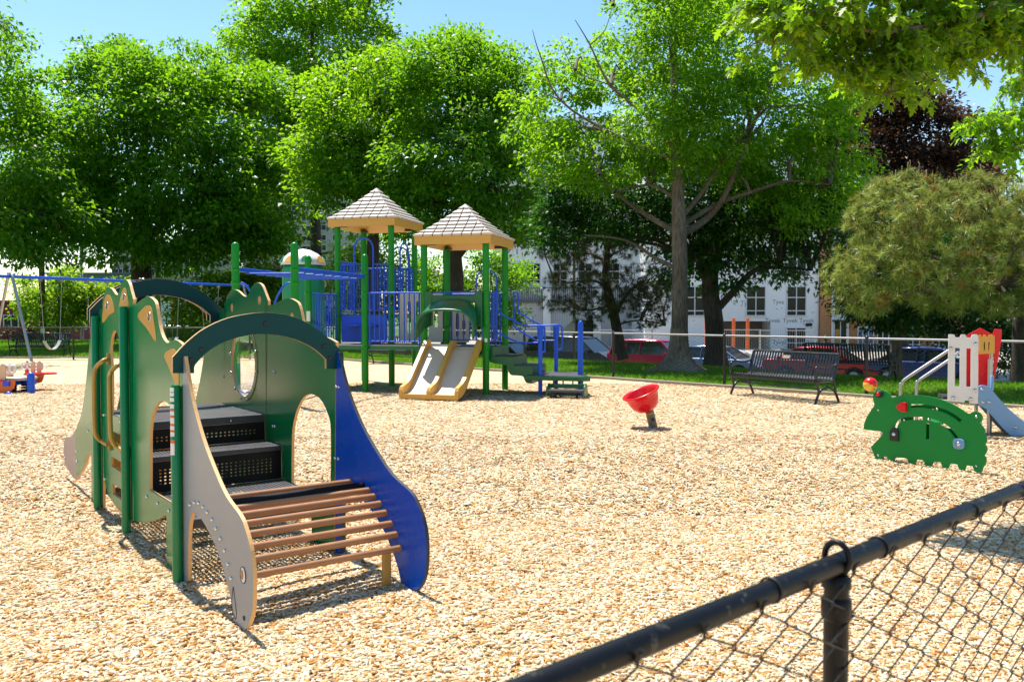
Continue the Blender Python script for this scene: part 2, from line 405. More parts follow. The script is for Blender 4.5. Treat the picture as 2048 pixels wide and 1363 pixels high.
# grass blades on the lawn
def grass():
    def field(n, test, xr, yr, h, wd_):
        X = rng.uniform(*xr, n); Y = rng.uniform(*yr, n)
        d = (X - FA.x) * FN.x + (Y - FA.y) * FN.y
        ok = test(X, Y, d) & (np.abs(X) < 0.70 * Y + 1.5)
        pat = np.sin(X * 0.9 + 1.1 * np.sin(Y * 0.6)) * np.sin(Y * 0.8 + 0.7 * np.sin(X * 0.5)) + 0.35 * np.sin(X * 2.7) * np.sin(Y * 3.1)
        ok &= rng.random(n) < np.clip(1.05 + 0.55 * pat, 0.10, 1)
        X, Y = X[ok], Y[ok]; n = len(X)
        zz = np.array([terrain(float(a), float(b)) for a, b in zip(X, Y)]) - 0.03
        yaw = rng.uniform(0, 2 * np.pi, n); hh = h * rng.uniform(0.5, 1.25, n); lean = rng.normal(0, 0.5, (n, 2)) * hh[:, None]
        b = np.stack([X, Y, zz], 1); s = np.stack([np.cos(yaw), np.sin(yaw), np.zeros(n)], 1) * (wd_ * rng.uniform(0.6, 1.3, n))[:, None]
        tip = b + np.stack([lean[:, 0], lean[:, 1], hh], 1)
        v = np.stack([b - s, b + s, tip], 1)
        return v.reshape(-1, 3), rng.beta(2, 2, n)
    a = field(520000, lambda x, y, d: (d > 0.05) & (d < 9), (-12, 17), (9, 36), 0.085, 0.008)
    b = field(170000, lambda x, y, d: (y > K.y + 0.2) & (x < -5) & (y < 54), (-36, -5), (K.y, 54), 0.12, 0.016)
    v = np.concatenate([a[0], b[0]]); t = np.concatenate([a[1], b[1]])
    m = tone_mat('grass_blades', [(0.0, (0.05, 0.17, 0.008)), (0.5, (0.09, 0.26, 0.010)), (1.0, (0.17, 0.34, 0.02))], 0.6, 0.5, [(0.0, (0.14, 0.36, 0.008)), (1.0, (0.34, 0.62, 0.02))])
    tag(npmesh('grass', v, 3, np.arange(len(v)).reshape(-1, 3), m, t), kind='stuff')
grass()
m_conc = M('concrete', (0.42, 0.40, 0.36), 0.85, var=0.18, scale=5, bump=0.3, bscale=60)
m_asph = M('asphalt', (0.055, 0.055, 0.058), 0.9, var=0.25, scale=6, bump=0.4, bscale=120)
def strip(name, a0, a1, d0, d1, z0, z1, mat):
    mb = MB(); c = FA + FD * ((a0 + a1) / 2) + FN * ((d0 + d1) / 2) + Z * ((z0 + z1) / 2)
    mb.obox(c, FD * ((a1 - a0) / 2), FN * ((d1 - d0) / 2), Z * ((z1 - z0) / 2)); return tag(mb.build(name, mat, bevel=0.01), kind='structure')
m_curbwood = M('timber_edging', (0.33, 0.27, 0.20), 0.85, var=0.25, scale=8, bump=0.3, bscale=70)
strip('curb', -16.4, 18, -0.17, -0.05, -0.1, 0.075, m_curbwood)
mb = MB(); mb.box((K.x - 15, K.y - 0.08, 0), (30, 0.13, 0.13)); tag(mb.build('curb', m_curbwood, bevel=0.01), kind='structure')
strip('sidewalk', -75, 60, 12.2, 14.0, -1.5, -1.21, m_conc)
strip('road', -75, 60, 14.0, 23.0, -1.6, -1.335, m_asph)
strip('construction_lot', -75, 60, 23.0, 75.0, -1.6, -1.33, M('packed_dirt', (0.34, 0.30, 0.25), 0.95, var=0.2, scale=1.5, bump=0.3, bscale=20))
mb = MB(); mb.box((-42, 62, -1.36), (70, 9, 0.06)); tag(mb.build('road', m_asph), kind='structure')
# ---------------------------------------------------------------- dinosaur shaped climber in the foreground
A = G(367, 1166); A.z = 0
U = V((-0.598, 0.801, 0)); W = V((0.801, 0.598, 0)); WID = 0.93; TH = 0.019
dino = thing('dinosaur_climber', 'green dinosaur shaped toddler climber with black steps, brown rung ladder and teal arches', 'climber', tuple(A))
def sz(px, py, o=0.0):
    p = onplane(px, py, A + W * o, W); return ((p - A).dot(U), p.z)
def tz(px, py, s=0.0):
    p = onplane(px, py, A + U * s, U); return ((p - A).dot(W), p.z)
def side(o): return lambda a, b: A + U * a + W * o + Z * b
def cross(s): return lambda a, b: A + U * s + W * a + Z * b
def L2(pts, o=0.0): return [(*sz(p[0], p[1], o), *p[2:]) for p in pts]
sB = sz(262, 1040)[0]; sC = sz(204, 1000)[0]
front_o = L2([(262, 609, 'c'), (273.5, 606.5), (284, 598), (295.5, 592.8), (304, 597), (311, 608), (318, 650), (325, 674), (334, 685), (341, 682), (348, 679), (356, 681.5), (366, 690, 'c'),
              (367, 1166, 'c'), (357, 1153), (345, 1145), (335, 1136), (332.8, 1080), (332.6, 1036), (329, 1029), (318, 1036), (306, 1041), (285, 1044), (267, 1040, 'c')])
front_door = L2([(299, 980, 'c'), (299, 900), (299.5, 862), (303, 836), (311, 812), (323.7, 801), (337, 807), (346, 824), (352, 850), (355, 885), (356, 1014, 'c')])
mid_o = L2([(204, 610, 'c'), (207.4, 589), (212, 577.5), (218, 574.3), (224, 578.2), (231, 588), (236.5, 587.5), (241, 571.7), (246, 561), (251.5, 558.8), (257, 565), (262, 583), (266, 598, 'c'),
            (266, 1040, 'c'), (254, 1034), (243, 1026), (225, 1003), (214, 980), (207, 950, 'c')])
mid_door = L2([(222.5, 829, 'c'), (223, 760), (222, 728), (220.5, 700), (222, 678), (226.5, 664), (231, 661), (236.5, 672), (241, 691), (244.5, 713), (246, 745), (247, 836, 'c')])
holes3 = [L2(h) for h in ([(222, 860), (245, 871), (250.5, 881), (250, 892), (246, 893), (222, 882)], [(221.5, 911), (246, 926), (251, 934), (251.5, 948), (248, 948), (222, 931)],
                          [(224, 966), (249, 982), (254, 992), (254, 1003), (250, 1004), (225, 987)])]
rear_o = L2([(206, 612, 'c'), (199, 622), (192, 640), (187, 650), (182.5, 662), (178, 698), (170.4, 775), (162, 829), (152, 858), (150.5, 905), (152, 954, 'c'), (158, 951), (168.7, 932), (175.7, 911), (179.5, 907.5), (182.6, 918), (183, 1004), (190, 1009), (206, 1014, 'c')])
tail_o = L2([(156, 858), (142, 872), (128.5, 877), (127, 915), (136, 941), (156, 956)])
def oval(px, py, rx, ry, o=0.0):
    c = sz(px, py, o); ax = abs(sz(px + rx, py, o)[0] - c[0]); bz = abs(sz(px, py + ry, o)[1] - c[1]); return ellipse(c[0], c[1], ax, bz, 18)
slots = [oval(215, 611, 2.6, 8), oval(249, 594, 2.6, 7.5), oval(299, 633, 3.2, 9)]
inl = [L2([(205.5, 645), (206.4, 618), (211, 595), (216, 588.5), (222, 595), (229.4, 621), (219, 629)]),
       L2([(239, 616.8), (241, 596), (245.3, 579), (249.6, 575.6), (253.4, 584), (257.6, 610), (250, 615)]),
       L2([(276, 633), (285, 617.5), (295.5, 610.2), (303, 616), (308, 640), (312, 682), (294, 656)]),
       L2([(329, 709), (345, 697), (352, 702), (356.5, 720), (357.5, 776), (347, 758), (338, 734)]),
       L2([(183, 672), (190, 668), (189, 690), (186, 700), (183.5, 705)])]
tw, tn = W * TH, -W * 0.003
def board(name, outline, o, holes=(), mats=(m_teal_panel, m_core), parent=dino, th=None, bev=0.003, sm=4):
    mb = MB(); mb.prism(curve(outline, sm), side(o), W * (th or TH), [curve(h, 3) if h and isinstance(h[0][-1], str) else h for h in holes], 0, 1)
    return mb.build(name, list(mats), parent, bevel=bev)
pf = board('side_panel', front_o, 0, [front_door, slots[2]])
pm = board('side_panel', mid_o, 0, [mid_door, slots[0], slots[1]] + holes3)
pr = board('side_panel', rear_o, 0)
board('tail', tail_o, 0.002, mats=(m_pink_board, m_core))
for k, (il, par, h) in enumerate(((inl[0], pm, [slots[0]]), (inl[1], pm, [slots[1]]), (inl[2], pf, [slots[2]]), (inl[3], pf, []), (inl[4], pr, []))):
    mb = MB(); mb.prism(curve(il, 4), side(-0.002), W * 0.004, h, 0, 0); mb.build('spike_inlay', m_inlay, par)
for k, s_ in enumerate(slots):
    mb = MB(); mb.tube([A + U * a + Z * b - W * 0.003 for a, b in s_], 0.0035, 6, 0, False, True); mb.build('slot_ring', m_steel, pm if k < 2 else pf)
# right hand side: the same outlines mirrored to the far plane, own openings
o2 = WID - TH
rdoor = [(*sz(p[0], p[1], o2), *p[2:]) for p in [(583, 972, 'c'), (583.5, 900), (585, 857), (593, 821), (607, 794), (623, 787.3), (641, 798), (655, 826), (661.5, 860), (661, 975, 'c')]]
bc = sz(487, 724, o2); br_ = abs(sz(487, 793, o2)[1] - bc[1]) * 1.02
rs = [oval(464, 615, 2.3, 8.5, o2), oval(519, 600.5, 3.0, 9, o2), oval(584, 633, 3.2, 8, o2)]
rf = board('side_panel', front_o, o2, [rdoor, rs[2]])
rm = board('side_panel', mid_o, o2, [ellipse(bc[0], bc[1], br_, br_, 40), rs[0], rs[1]])
rr = board('side_panel', rear_o, o2)
for k, s_ in enumerate(rs):
    mb = MB(); mb.prism(s_, side(o2 - 0.001), W * 0.002, [[(bx + (x - bx) * 0.8, bz + (z - bz) * 0.86) for x, z in s_] for bx, bz in [(sum(p[0] for p in s_) / len(s_), sum(p[1] for p in s_) / len(s_))]], 0, 0)
    mb.build('slot_ring', m_core, rm if k < 2 else rf)
m_bub, nt, bs = nodes_of('clear_dome')
gl = nt.nodes.new('ShaderNodeBsdfGlossy'); gl.inputs['Roughness'].default_value = 0.06; tr = nt.nodes.new('ShaderNodeBsdfTransparent'); tr.inputs['Color'].default_value = (0.93, 0.94, 0.92, 1)
lw = nt.nodes.new('ShaderNodeLayerWeight'); lw.inputs['Blend'].default_value = 0.32
ms_ = nt.nodes.new('ShaderNodeMixShader'); mrr = nt.nodes.new('ShaderNodeMapRange'); mrr.inputs['To Min'].default_value = 0.16; mrr.inputs['To Max'].default_value = 0.85
nt.links.new(lw.outputs['Facing'], mrr.inputs['Value']); nt.links.new(mrr.outputs['Result'], ms_.inputs['Fac']); nt.links.new(tr.outputs['BSDF'], ms_.inputs[1]); nt.links.new(gl.outputs['BSDF'], ms_.inputs[2])
nt.links.new(ms_.outputs['Shader'], nt.nodes['Material Output'].inputs['Surface'])
cb = A + U * bc[0] + Z * bc[1] + W * (o2 + 0.01)
mb = MB(); mb.lathe(cb, [(br_ * math.cos(a), 0.20 * math.sin(a)) for a in [i * math.pi / 2 / 10 for i in range(11)]], 36, W); mb.build('bubble_window', m_bub, rm)
mb = MB(); mb.prism(ellipse(bc[0], bc[1], br_ + 0.028, br_ + 0.028, 40), side(o2 - 0.006), W * 0.006, [ellipse(bc[0], bc[1], br_ - 0.01, br_ - 0.01, 40)], 0, 1); mb.build('window_ring', [m_teal_panel, m_core], rm)
# posts
for (o, s, top, bot) in ((-0.030, 0.0, sz(363, 769)[1], 0), (-0.030, sB, sz(262, 612)[1], 0), (-0.030, sC, sz(197, 632)[1], 0), (WID + 0.03, 0.0, 1.13, 0), (WID + 0.03, sB, 1.5, 0), (WID + 0.03, sC, 1.5, 0)):
    mb = MB(); b = A + U * s + W * o
    mb.tube([b - Z * 0.06, b + Z * (top - 0.012), b + Z * top], [0.029, 0.029, 0.022], 16); mb.build('post', m_teal_panel if o < 0 else m_teal_arch, dino)
    if o < 0 and s == 0.0:
        pA = b
# warning labels on the front post
f_cam = V((-0.2, -1, 0)).normalized()
def sticker(name, y0, y1, mat, par=dino):
    z0, z1 = sz(363, y1, -0.05)[1], sz(363, y0, -0.05)[1]
    mb = MB(); arc = []
    ang0 = math.atan2(f_cam.y, f_cam.x) - 0.28
    n = 6; vs = []
    for i in range(n + 1):
        a = ang0 - 0.55 + 1.1 * i / n
        d = V((math.cos(a), math.sin(a), 0)) * 0.0302
        vs += [pA + d + Z * z0, pA + d + Z * z1]
    mb.add(vs, [(2 * i, 2 * i + 2, 2 * i + 3, 2 * i + 1) for i in range(n)], 0, True)
    return mb.build(name, mat, par)
for y0, y1, mt in ((779, 788, m_white), (789.5, 797, m_white), (800, 808, m_white), (813, 822, m_white), (824, 827.5, m_orange), (827.8, 836, m_white), (837, 840.5, m_orange), (840.8, 853, m_white), (854, 857.5, m_orange), (857.8, 866, m_white), (867, 870, m_orange), (870.3, 879, m_white), (886, 893, m_orange), (893.3, 917, m_white)):
    sticker('warning_label', y0, y1, mt)
# arches over both ends
arch_px = [(345.5, 746, 'c'), (345.5, 714, 'c'), (373.4, 684.4), (409, 656.7), (456.6, 635.5), (512, 625.5), (555.6, 626.5), (599, 637.5), (638.8, 660.6), (670.5, 688.4), (687, 706, 'c'), (688.4, 737, 'c'), (653, 737, 'c'), (652.7, 718, 'c'), (627, 696), (591, 678.5), (551.7, 669.8), (508, 668.6), (456.6, 680.5), (417, 702), (393, 726), (388.5, 734, 'c'), (388.5, 746, 'c')]
arch = [(*tz(p[0], p[1], -0.055), *p[2:]) for p in arch_px]
def mk_arch(s, th, dz=0.0, name='arch'):
    mb = MB(); mb.prism(curve(arch, 5), lambda a, b: A + U * s + W * a + Z * (b + dz), U * th, (), 0, 1); return mb.build(name, [m_teal_arch, m_core], dino, bevel=0.004)
a1 = mk_arch(-0.055, 0.024); 
a2 = mk_arch(sC + 0.04, 0.024, 0.27); a3 = mk_arch(sC + 0.13, 0.024, 0.28)
# bolts: small domes, copies of one mesh
mbb = MB(); mbb.lathe((0, 0, 0), [(0.011, 0), (0.0105, 0.004), (0.007, 0.008), (0.0, 0.0095)], 12, Z); bolt0 = mbb.build('bolt', m_steel, None)
mbb = MB(); mbb.lathe((0, 0, 0), [(0.014, 0), (0.013, 0.005), (0.008, 0.008), (0.005, 0.004), (0.0, 0.004)], 12, Z); bolt1 = mbb.build('bolt', m_black, None)
first = {0: True, 1: True}
def bolt(p, n, parent, kind=0):
    src = (bolt0, bolt1)[kind]
    o = src if first[kind] else src.copy()
    if not first[kind]: COL.objects.link(o)
    first[kind] = False
    o.parent = parent; o.location = p - OFF[root_of(parent).name]; o.rotation_euler = V(n).to_track_quat('Z', 'Y').to_euler(); return o
for px, py in ((402.5, 699.5), (531, 647), (648.6, 692), (660, 716), (382, 720)):
    t, z = tz(px, py, -0.055); bolt(A + U * -0.056 + W * t + Z * z, -U, a1, 1)
for px, py in ((547, 744), (548.5, 744), (446.5, 753), (546, 852), (549.5, 852), (673, 773), (678, 773.5), (671, 915.5), (677, 916.5)):
    s, z = sz(px, py, o2); bolt(A + U * s + W * (o2 - 0.001) + Z * z, -W, rf)
for i in range(12):
    a = 2 * math.pi * i / 12 + 0.2
    bolt(A + U * (bc[0] + (br_ + 0.017) * math.cos(a)) + W * (o2 - 0.007) + Z * (bc[1] + (br_ + 0.017) * math.sin(a)), -W, rm)
for px, py in ((176, 861), (153, 901.5), (153, 922), (130, 916), (241, 842), (255.5, 849), (294, 992.5), (315.5, 1005.5), (338, 1020), (210, 957), (208, 829)):
    s, z = sz(px, py); bolt(A + U * s - W * 0.001 + Z * z, -W, pr if px < 180 else pm if px < 262 else pf)
# the two snake shaped ladder sides
snake_px = [(366.5, 716, 'c'), (369, 712), (372, 730), (385, 803), (405, 876), (429, 940), (452.6, 991.5), (480, 1030), (491, 1057), (502, 1100), (507, 1150), (506.5, 1210), (501, 1240), (493, 1256), (484, 1260), (475, 1252), (469, 1240), (463, 1201), (448, 1139), (432, 1092), (413, 1053), (398, 1030), (389, 1024), (382, 1036), (378, 1076), (377, 1160, 'c'), (368, 1167, 'c')]
snake = L2(snake_px)
sl = board('ladder_side', snake, -0.002, mats=(m_grey_board, m_core)); sl['label'] = 'grey ladder side shaped like a snake with an eye'
mb = MB(); mb.prism(curve([(s, z - 0.0) for s, z, *q in [(*e[:2],) for e in snake]] and snake, 4), side(WID - 0.018), W * TH, (), 0, 1)
sr = mb.build('ladder_side', [m_blue_board, m_dark], dino, bevel=0.003); sr['label'] = 'blue ladder side shaped like a snake'
for px, py in ((381.5, 1008.5), (390, 1003.7), (398.5, 1005), (407.5, 1012.5), (416, 1023.5), (425.5, 1038), (433.5, 1056), (442, 1076), (450.5, 1100), (457.5, 1127), (463.5, 1155)):
    s, z = sz(px, py); bolt(A + U * s - W * 0.003 + Z * z, -W, sl)
eye = oval(487.5, 1149, 5.3, 16)
mb = MB(); mb.prism(eye, side(-0.004), W * 0.003, (), 0, 0); mb.build('painted_eye', m_white, sl)
ex, ez = sum(p[0] for p in eye) / len(eye), sum(p[1] for p in eye) / len(eye)
mb = MB(); mb.tube([A + U * a + Z * b - W * 0.004 for a, b in eye], 0.0022, 5, 0, False, True); mb.build('eye_outline', m_black, sl)
mb = MB(); mb.prism([(ex + 0.012 + (a - ex) * 0.55, ez + (b - ez) * 0.6) for a, b in eye], side(-0.0055), W * 0.003, (), 0, 0); mb.build('iris', m_rung, sl)
mb = MB(); mb.tube([A + U * a + Z * b - W * 0.003 for a, b in curve(L2([(472, 1237), (466.5, 1222), (464.5, 1205), (466, 1185), (467.8, 1172), (470, 1190), (472.5, 1210), (474, 1228)]), 4)], 0.0016, 5, 0, False, True); mb.build('painted_mouth', m_black, sl)
s, z = sz(489.5, 1235); mb = MB(); mb.lathe(A + U * s + Z * z - W * 0.002, [(0.012, 0), (0.011, 0.004), (0, 0.004)], 12, -W); mb.build('nostril', m_dark, sl)
# rungs
ends = [sz(x, y, WID - 0.02) for x, y in ((702, 963), (726, 970), (738, 980), (749, 992), (761, 1006.6), (772, 1024.7), (783, 1046.5), (793, 1068), (800, 1095))]
for k, (s, z) in enumerate(ends):
    mb = MB(); c = A + U * s + Z * z; mb.tube([c + W * 0.012, c + W * (WID - 0.012)], 0.0185 if k != 1 else 0.020, 14); mb.build('rung', m_rung if k != 1 else m_black_step, dino)
s9, z9 = ends[-1]
for o in (0.03, WID - 0.10):
    mb = MB(); c = A + U * (s9 + 0.005) + W * o; mb.obox(c + Z * (z9 / 2 - 0.04), W * 0.024, U * 0.012, Z * (z9 / 2 + 0.03)); mb.build('ladder_leg', m_tan_metal, dino, bevel=0.004)
# decks and risers of punched sheet
def punched(mb, fr, na, nb, pa, pb, hr, margin=1):
    """sheet in the (a,b) plane with octagonal holes; fr(a,b)->point"""
    for i in range(na):
        for j in range(nb):
            a0, b0 = i * pa, j * pb; ca, cb_ = a0 + pa / 2, b0 + pb / 2
            if i < margin or j < margin or i >= na - margin or j >= nb - margin:
                mb.add([fr(a0, b0), fr(a0 + pa, b0), fr(a0 + pa, b0 + pb), fr(a0, b0 + pb)], [(0, 1, 2, 3)]); continue
            o = [(a0, b0), (ca, b0), (a0 + pa, b0), (a0 + pa, cb_), (a0 + pa, b0 + pb), (ca, b0 + pb), (a0, b0 + pb), (a0, cb_)]
            h = [(ca + hr * math.cos(math.radians(t)), cb_ + hr * math.sin(math.radians(t)) * pb / pa) for t in (225, 270, 315, 0, 45, 90, 135, 180)]
            vs = [fr(*q) for q in o + h]
            mb.add(vs, [(q, (q + 1) % 8, 8 + (q + 1) % 8, 8 + q) for q in range(8)])
s_up, z_up = sz(530, 828, WID - 0.02); s_st, z_st = sz(563, 890, WID - 0.02); z_lo = 0.355; s_lo = -0.02
w0, w1 = 0.022, WID - 0.022; ww = w1 - w0
def deck(name, s0, s1, z, lip=0.05):
    mb = MB(); n1 = max(4, int((s1 - s0) / 0.034)); n2 = int(ww / 0.026)
    fr = lambda a, b: A + U * (s0 + b) + W * (w0 + a) + Z * z
    punched(mb, fr, n2, n1, ww / n2, (s1 - s0) / n1, 0.0085)
    for s_ in (s0, s1):
        c = A + U * s_ + W * (w0 + ww / 2) + Z * (z - lip / 2); mb.obox(c, W * (ww / 2), U * 0.002, Z * (lip / 2))
    return mb.build(name, m_deck_grey, dino)
def riser(s, z0, z1):
    mb = MB(); n1 = int(ww / 0.030); n2 = int((z1 - z0) / 0.022)
    punched(mb, lambda a, b: A + U * s + W * (w0 + a) + Z * (z0 + b), n1, n2, ww / n1, (z1 - z0) / n2, 0.007, 2); return mb.build('riser', m_black_step, dino)
deck('deck', s_up, sC, z_up); deck('step', s_st, s_up - 0.006, z_st, 0.03); deck('deck', s_lo, s_st - 0.006, z_lo)
riser(s_up + 0.004, z_st + 0.002, z_up - 0.052); riser(s_st + 0.004, z_lo + 0.002, z_st - 0.032)
for t in (0.35, 0.72):
    bolt(A + U * (s_up - 0.003) + W * (w0 + ww * t) + Z * (z_up - 0.028), -U, dino)
# tan grab handles outside the ladder panel
for hp, off in (([(213, 718), (205, 722), (192.5, 734), (188, 752), (188, 800), (189.5, 857), (193, 871), (201, 880), (216, 889)], -0.10), ([(243, 728), (234, 731), (222, 744), (219, 762), (220, 820), (221.5, 866), (225.5, 882), (234, 893), (250, 906)], -0.10)):
    pts = []
    for k, (px, py) in enumerate(hp):
        q = min(k, len(hp) - 1 - k); o = (-0.02, -0.055, -0.09, -0.105, -0.105)[q]
        pts.append(onplane(px, py, A + W * o, W))
    mb = MB(); mb.tube([V(p) for p in curve([tuple(p) for p in pts], 4, False)], 0.0155, 12)
    for p in (pts[0], pts[-1]):
        mb.obox(p + W * 0.012 + Z * 0.0, U * 0.010, W * 0.010, Z * 0.042)
    mb.build('grab_handle', m_tan_metal, dino)
# panel seen through at the back: low tan slide side behind the upper deck
mb = MB(); mb.prism(curve([(sC - 0.10, z_up + 0.0), (sC - 0.05, z_up + 0.07), (sC + 0.02, z_up + 0.10), (sC + 0.10, z_up + 0.07), (sC + 0.55, 0.35), (sC + 0.9, 0.12), (sC + 0.9, 0.04), (sC + 0.4, 0.28), (sC + 0.02, z_up - 0.08)], 4), side(0.62), W * 0.03, (), 0, 0)
mb.prism(curve([(sC - 0.10, z_up + 0.0), (sC - 0.05, z_up + 0.07), (sC + 0.02, z_up + 0.10), (sC + 0.10, z_up + 0.07), (sC + 0.55, 0.35), (sC + 0.9, 0.12), (sC + 0.9, 0.04), (sC + 0.4, 0.28), (sC + 0.02, z_up - 0.08)], 4), side(0.15), W * 0.03, (), 0, 0)
mb.prism(curve([(sC + 0.0, z_up - 0.02), (sC + 0.45, 0.36), (sC + 0.8, 0.12), (sC + 0.9, 0.09), (sC + 0.9, 0.06), (sC + 0.7, 0.10), (sC + 0.4, 0.32), (sC, z_up - 0.06)], 4), side(0.18), W * 0.44, (), 0, 0)
mb.build('slide', m_ptan, dino, bevel=0.006)
# ---------------------------------------------------------------- the big green and blue play structure
PA = V((0.28, 0.96, 0)); PB = V((-0.96, 0.28, 0)); S = 1.24
P2 = G(972, 790); P2.z = 0
play = thing('play_structure', 'large green and blue play structure with two shingle roofed towers and a double slide', 'play structure', tuple(P2))
def Q(i, j, z=0.0): return P2 + PB * (i * S) + PA * (j * S) + Z * z
DK = 0.905; UD = 1.52; RT = 1.93
def collar(mb, b, z, r): mb.tube([b + Z * (z - 0.028), b + Z * (z - 0.022), b + Z * (z + 0.022), b + Z * (z + 0.028)], [r, r + 0.012, r + 0.012, r], 16)
def ppost(b, top, cols, cap=True, r=0.0635):
    mb = MB(); pts = [b - Z * 0.05]; rs = [r]
    if cap:
        pts += [b + Z * (top - r)]; rs += [r]
        for k in range(1, 6):
            a = k * math.pi / 10; pts.append(b + Z * (top - r + r * math.sin(a))); rs.append(max(0.003, r * math.cos(a)))
    else: pts.append(b + Z * top); rs.append(r)
    mb.tube(pts, rs, 18)
    for z in cols: collar(mb, b, z, r)
    return mb.build('post', m_pgreen, play)
RE, RE2 = 2.83, 3.36          # eave heights
for (i, j) in ((0, 0), (1, 0), (0, 1), (1, 1)): ppost(Q(i, j), RE + 0.08, (DK - 0.03, 1.28, RT), False)
ppost(Q(2, 0), 2.69, (DK - 0.03, RT, 2.25)); p618 = ppost(Q(3, 0), 2.69, (DK - 0.03, RT))
for (i, j) in ((2, 1), (3, 1), (2, 2), (3, 2)): ppost(Q(i, j), RE2 + 0.08, (DK - 0.03, UD - 0.03, RT, 2.57), False)
OH = [V((P(590, 640, 13.9).x, 13.9, 0)), V((P(472, 640, 13.9).x, 13.9, 0))]
for b in OH: ppost(b, 2.69, (2.02, 2.24))
# labels on posts
def plabel(b, z0, z1, w, mat):
    d = (CAM - b); d.z = 0; d.normalize(); x = Z.cross(d)
    mb = MB(); vs = []
    for k in range(5):
        a = (-0.5 + k / 4) * w / 0.0645; q = b + (d * math.cos(a) + x * math.sin(a)) * 0.0645; vs += [q + Z * z0, q + Z * z1]
    mb.add(vs, [(2 * k, 2 * k + 2, 2 * k + 3, 2 * k + 1) for k in range(4)], 0, True); return mb.build('label', mat, play)
plabel(Q(3, 0), 1.38, 1.58, 0.075, m_white); plabel(Q(0, 0) + V((0.0, 0, 0)), 1.0, 1.07, 0.05, m_white)
for (b, z0, z1) in ((Q(0, 0), 1.98, 2.36),):
    mb = MB(); c = b + V((0.066, 0.0, 0)) + Z * ((z0 + z1) / 2); mb.box(c, (0.006, 0.05, z1 - z0)); mb.build('label', m_white, play)
    mb = MB(); mb.box(c + V((0.0035, 0, -0.03)), (0.006, 0.052, 0.08)); mb.build('label', m_yellow, play)
# roofs
def roof(c, ze, h, rise):
    mb = MB(); fh = 0.155
    cs = [c + (PA * sa + PB * sb) * h for sa, sb in ((-1, 1), (-1, -1), (1, -1), (1, 1))]   # front-left, front-right, back-right, back-left
    inset = 0.965
    for k in range(4):
        a, b = cs[k], cs[(k + 1) % 4]; ai, bi = c + (a - c) * inset, c + (b - c) * inset
        mb.add([a + Z * ze, b + Z * ze, b + Z * (ze + fh), a + Z * (ze + fh)], [(0, 1, 2, 3)], 0)
        mb.add([ai + Z * ze, bi + Z * ze, b + Z * ze, a + Z * ze], [(0, 1, 2, 3)], 0)
        mb.add([ai + Z * ze, bi + Z * ze, c + Z * (ze + 0.34)], [(1, 0, 2)], 0)
    o = mb.build('roof', m_ptan, play)
    mb = MB(); rows = 8
    def prof(t): return (1 - t) * h * 1.015, ze + fh + rise * (t * 0.78 + 0.22 * t * t)
    for k in range(4):
        a, b = (cs[k] - c).normalized(), (cs[(k + 1) % 4] - c).normalized()
        for r in range(rows):
            t0, t1 = r / rows, (r + 1.12) / rows
            t1 = min(t1, 1.0); (h0, z0), (h1, z1) = prof(t0), prof(t1)
            q2 = math.sqrt(2)
            A0, B0, A1, B1 = c + a * h0 * q2 + Z * z0, c + b * h0 * q2 + Z * z0, c + a * h1 * q2 + Z * z1, c + b * h1 * q2 + Z * z1
            L0 = (B0 - A0).length; wtile = 0.205; n = max(1, int(round(L0 / wtile)))
            out = ((a + b).normalized() * 0.5 + Z * 0.85).normalized() * 0.034; out_lo = out * 1.35
            offs = 0.5 if r % 2 else 0.0
            cuts = [0.0] + [(q + offs) / n for q in range(1 - int(offs == 0.5), n) if 0.02 < (q + offs) / n < 0.98] + [1.0]
            for q in range(len(cuts) - 1):
                g = 0.013 / L0
                u0, u1 = cuts[q] + (g if q else 0), cuts[q + 1] - (g if q < len(cuts) - 2 else 0)
                # tiles keep their width: their side edges run straight up the slope
                L1 = (B1 - A1).length; s0, s1 = u0 * L0, u1 * L0; m = (L0 - L1) / 2
                v0 = min(1, max(0, (s0 - m) / L1 if L1 > 1e-4 else 0)); v1 = min(1, max(0, (s1 - m) / L1 if L1 > 1e-4 else 1))
                p = [A0.lerp(B0, u0), A0.lerp(B0, u1), A1.lerp(B1, v1), A1.lerp(B1, v0)]
                top = [p[0] + out_lo, p[1] + out_lo, p[2] + out * 0.35, p[3] + out * 0.35]
                mb.add(top + [p[0], p[1]], [(0, 1, 2, 3), (4, 5, 1, 0), (5, 2, 1), (4, 0, 3)], 0)
            mb.add([A0 + out * 0.15, B0 + out * 0.15, B1 + out * 0.15, A1 + out * 0.15], [(0, 1, 2, 3)], 1)
    ap = c + Z * (ze + fh + rise); mb.lathe(ap - Z * 0.05, [(0.07, 0.0), (0.05, 0.05), (0, 0.075)], 12)
    mb.build('shingles', [m_shingle, M('shingle_gap', (0.10, 0.08, 0.065), 0.8)], o)
    for k in range(4):
        q = c + (cs[k] - c) * 0.74; mb = MB(); d = (cs[(k + 1) % 4] - cs[k]).normalized(); mb.obox(q + Z * (ze + 0.03), d * 0.14, d.cross(Z) * 0.03, Z * 0.025); mb.build('roof_bracket', m_black, o)
    return o
roof(Q(0.5, 0.5), RE, 0.76, 0.66); roof(Q(2.5, 1.5), RE2, 0.765, 0.72)
# decks
def pdeck(i, j, z, name='deck'):
    mb = MB(); c = Q(i + 0.5, j + 0.5, z - 0.04); mb.obox(c, PB * (S / 2 - 0.02), PA * (S / 2 - 0.02), Z * 0.04)
    mb.obox(Q(i + 0.5, j + 0.5, z + 0.003), PB * (S / 2 - 0.045), PA * (S / 2 - 0.045), Z * 0.004, 1)
    return mb.build(name, [m_dgreen, m_deck_grey], play, bevel=0.006)
for i, j in ((0, 0), (1, 0), (2, 0)): pdeck(i, j, DK)
pdeck(2, 1, UD); pdeck(1, 1, DK) if False else None
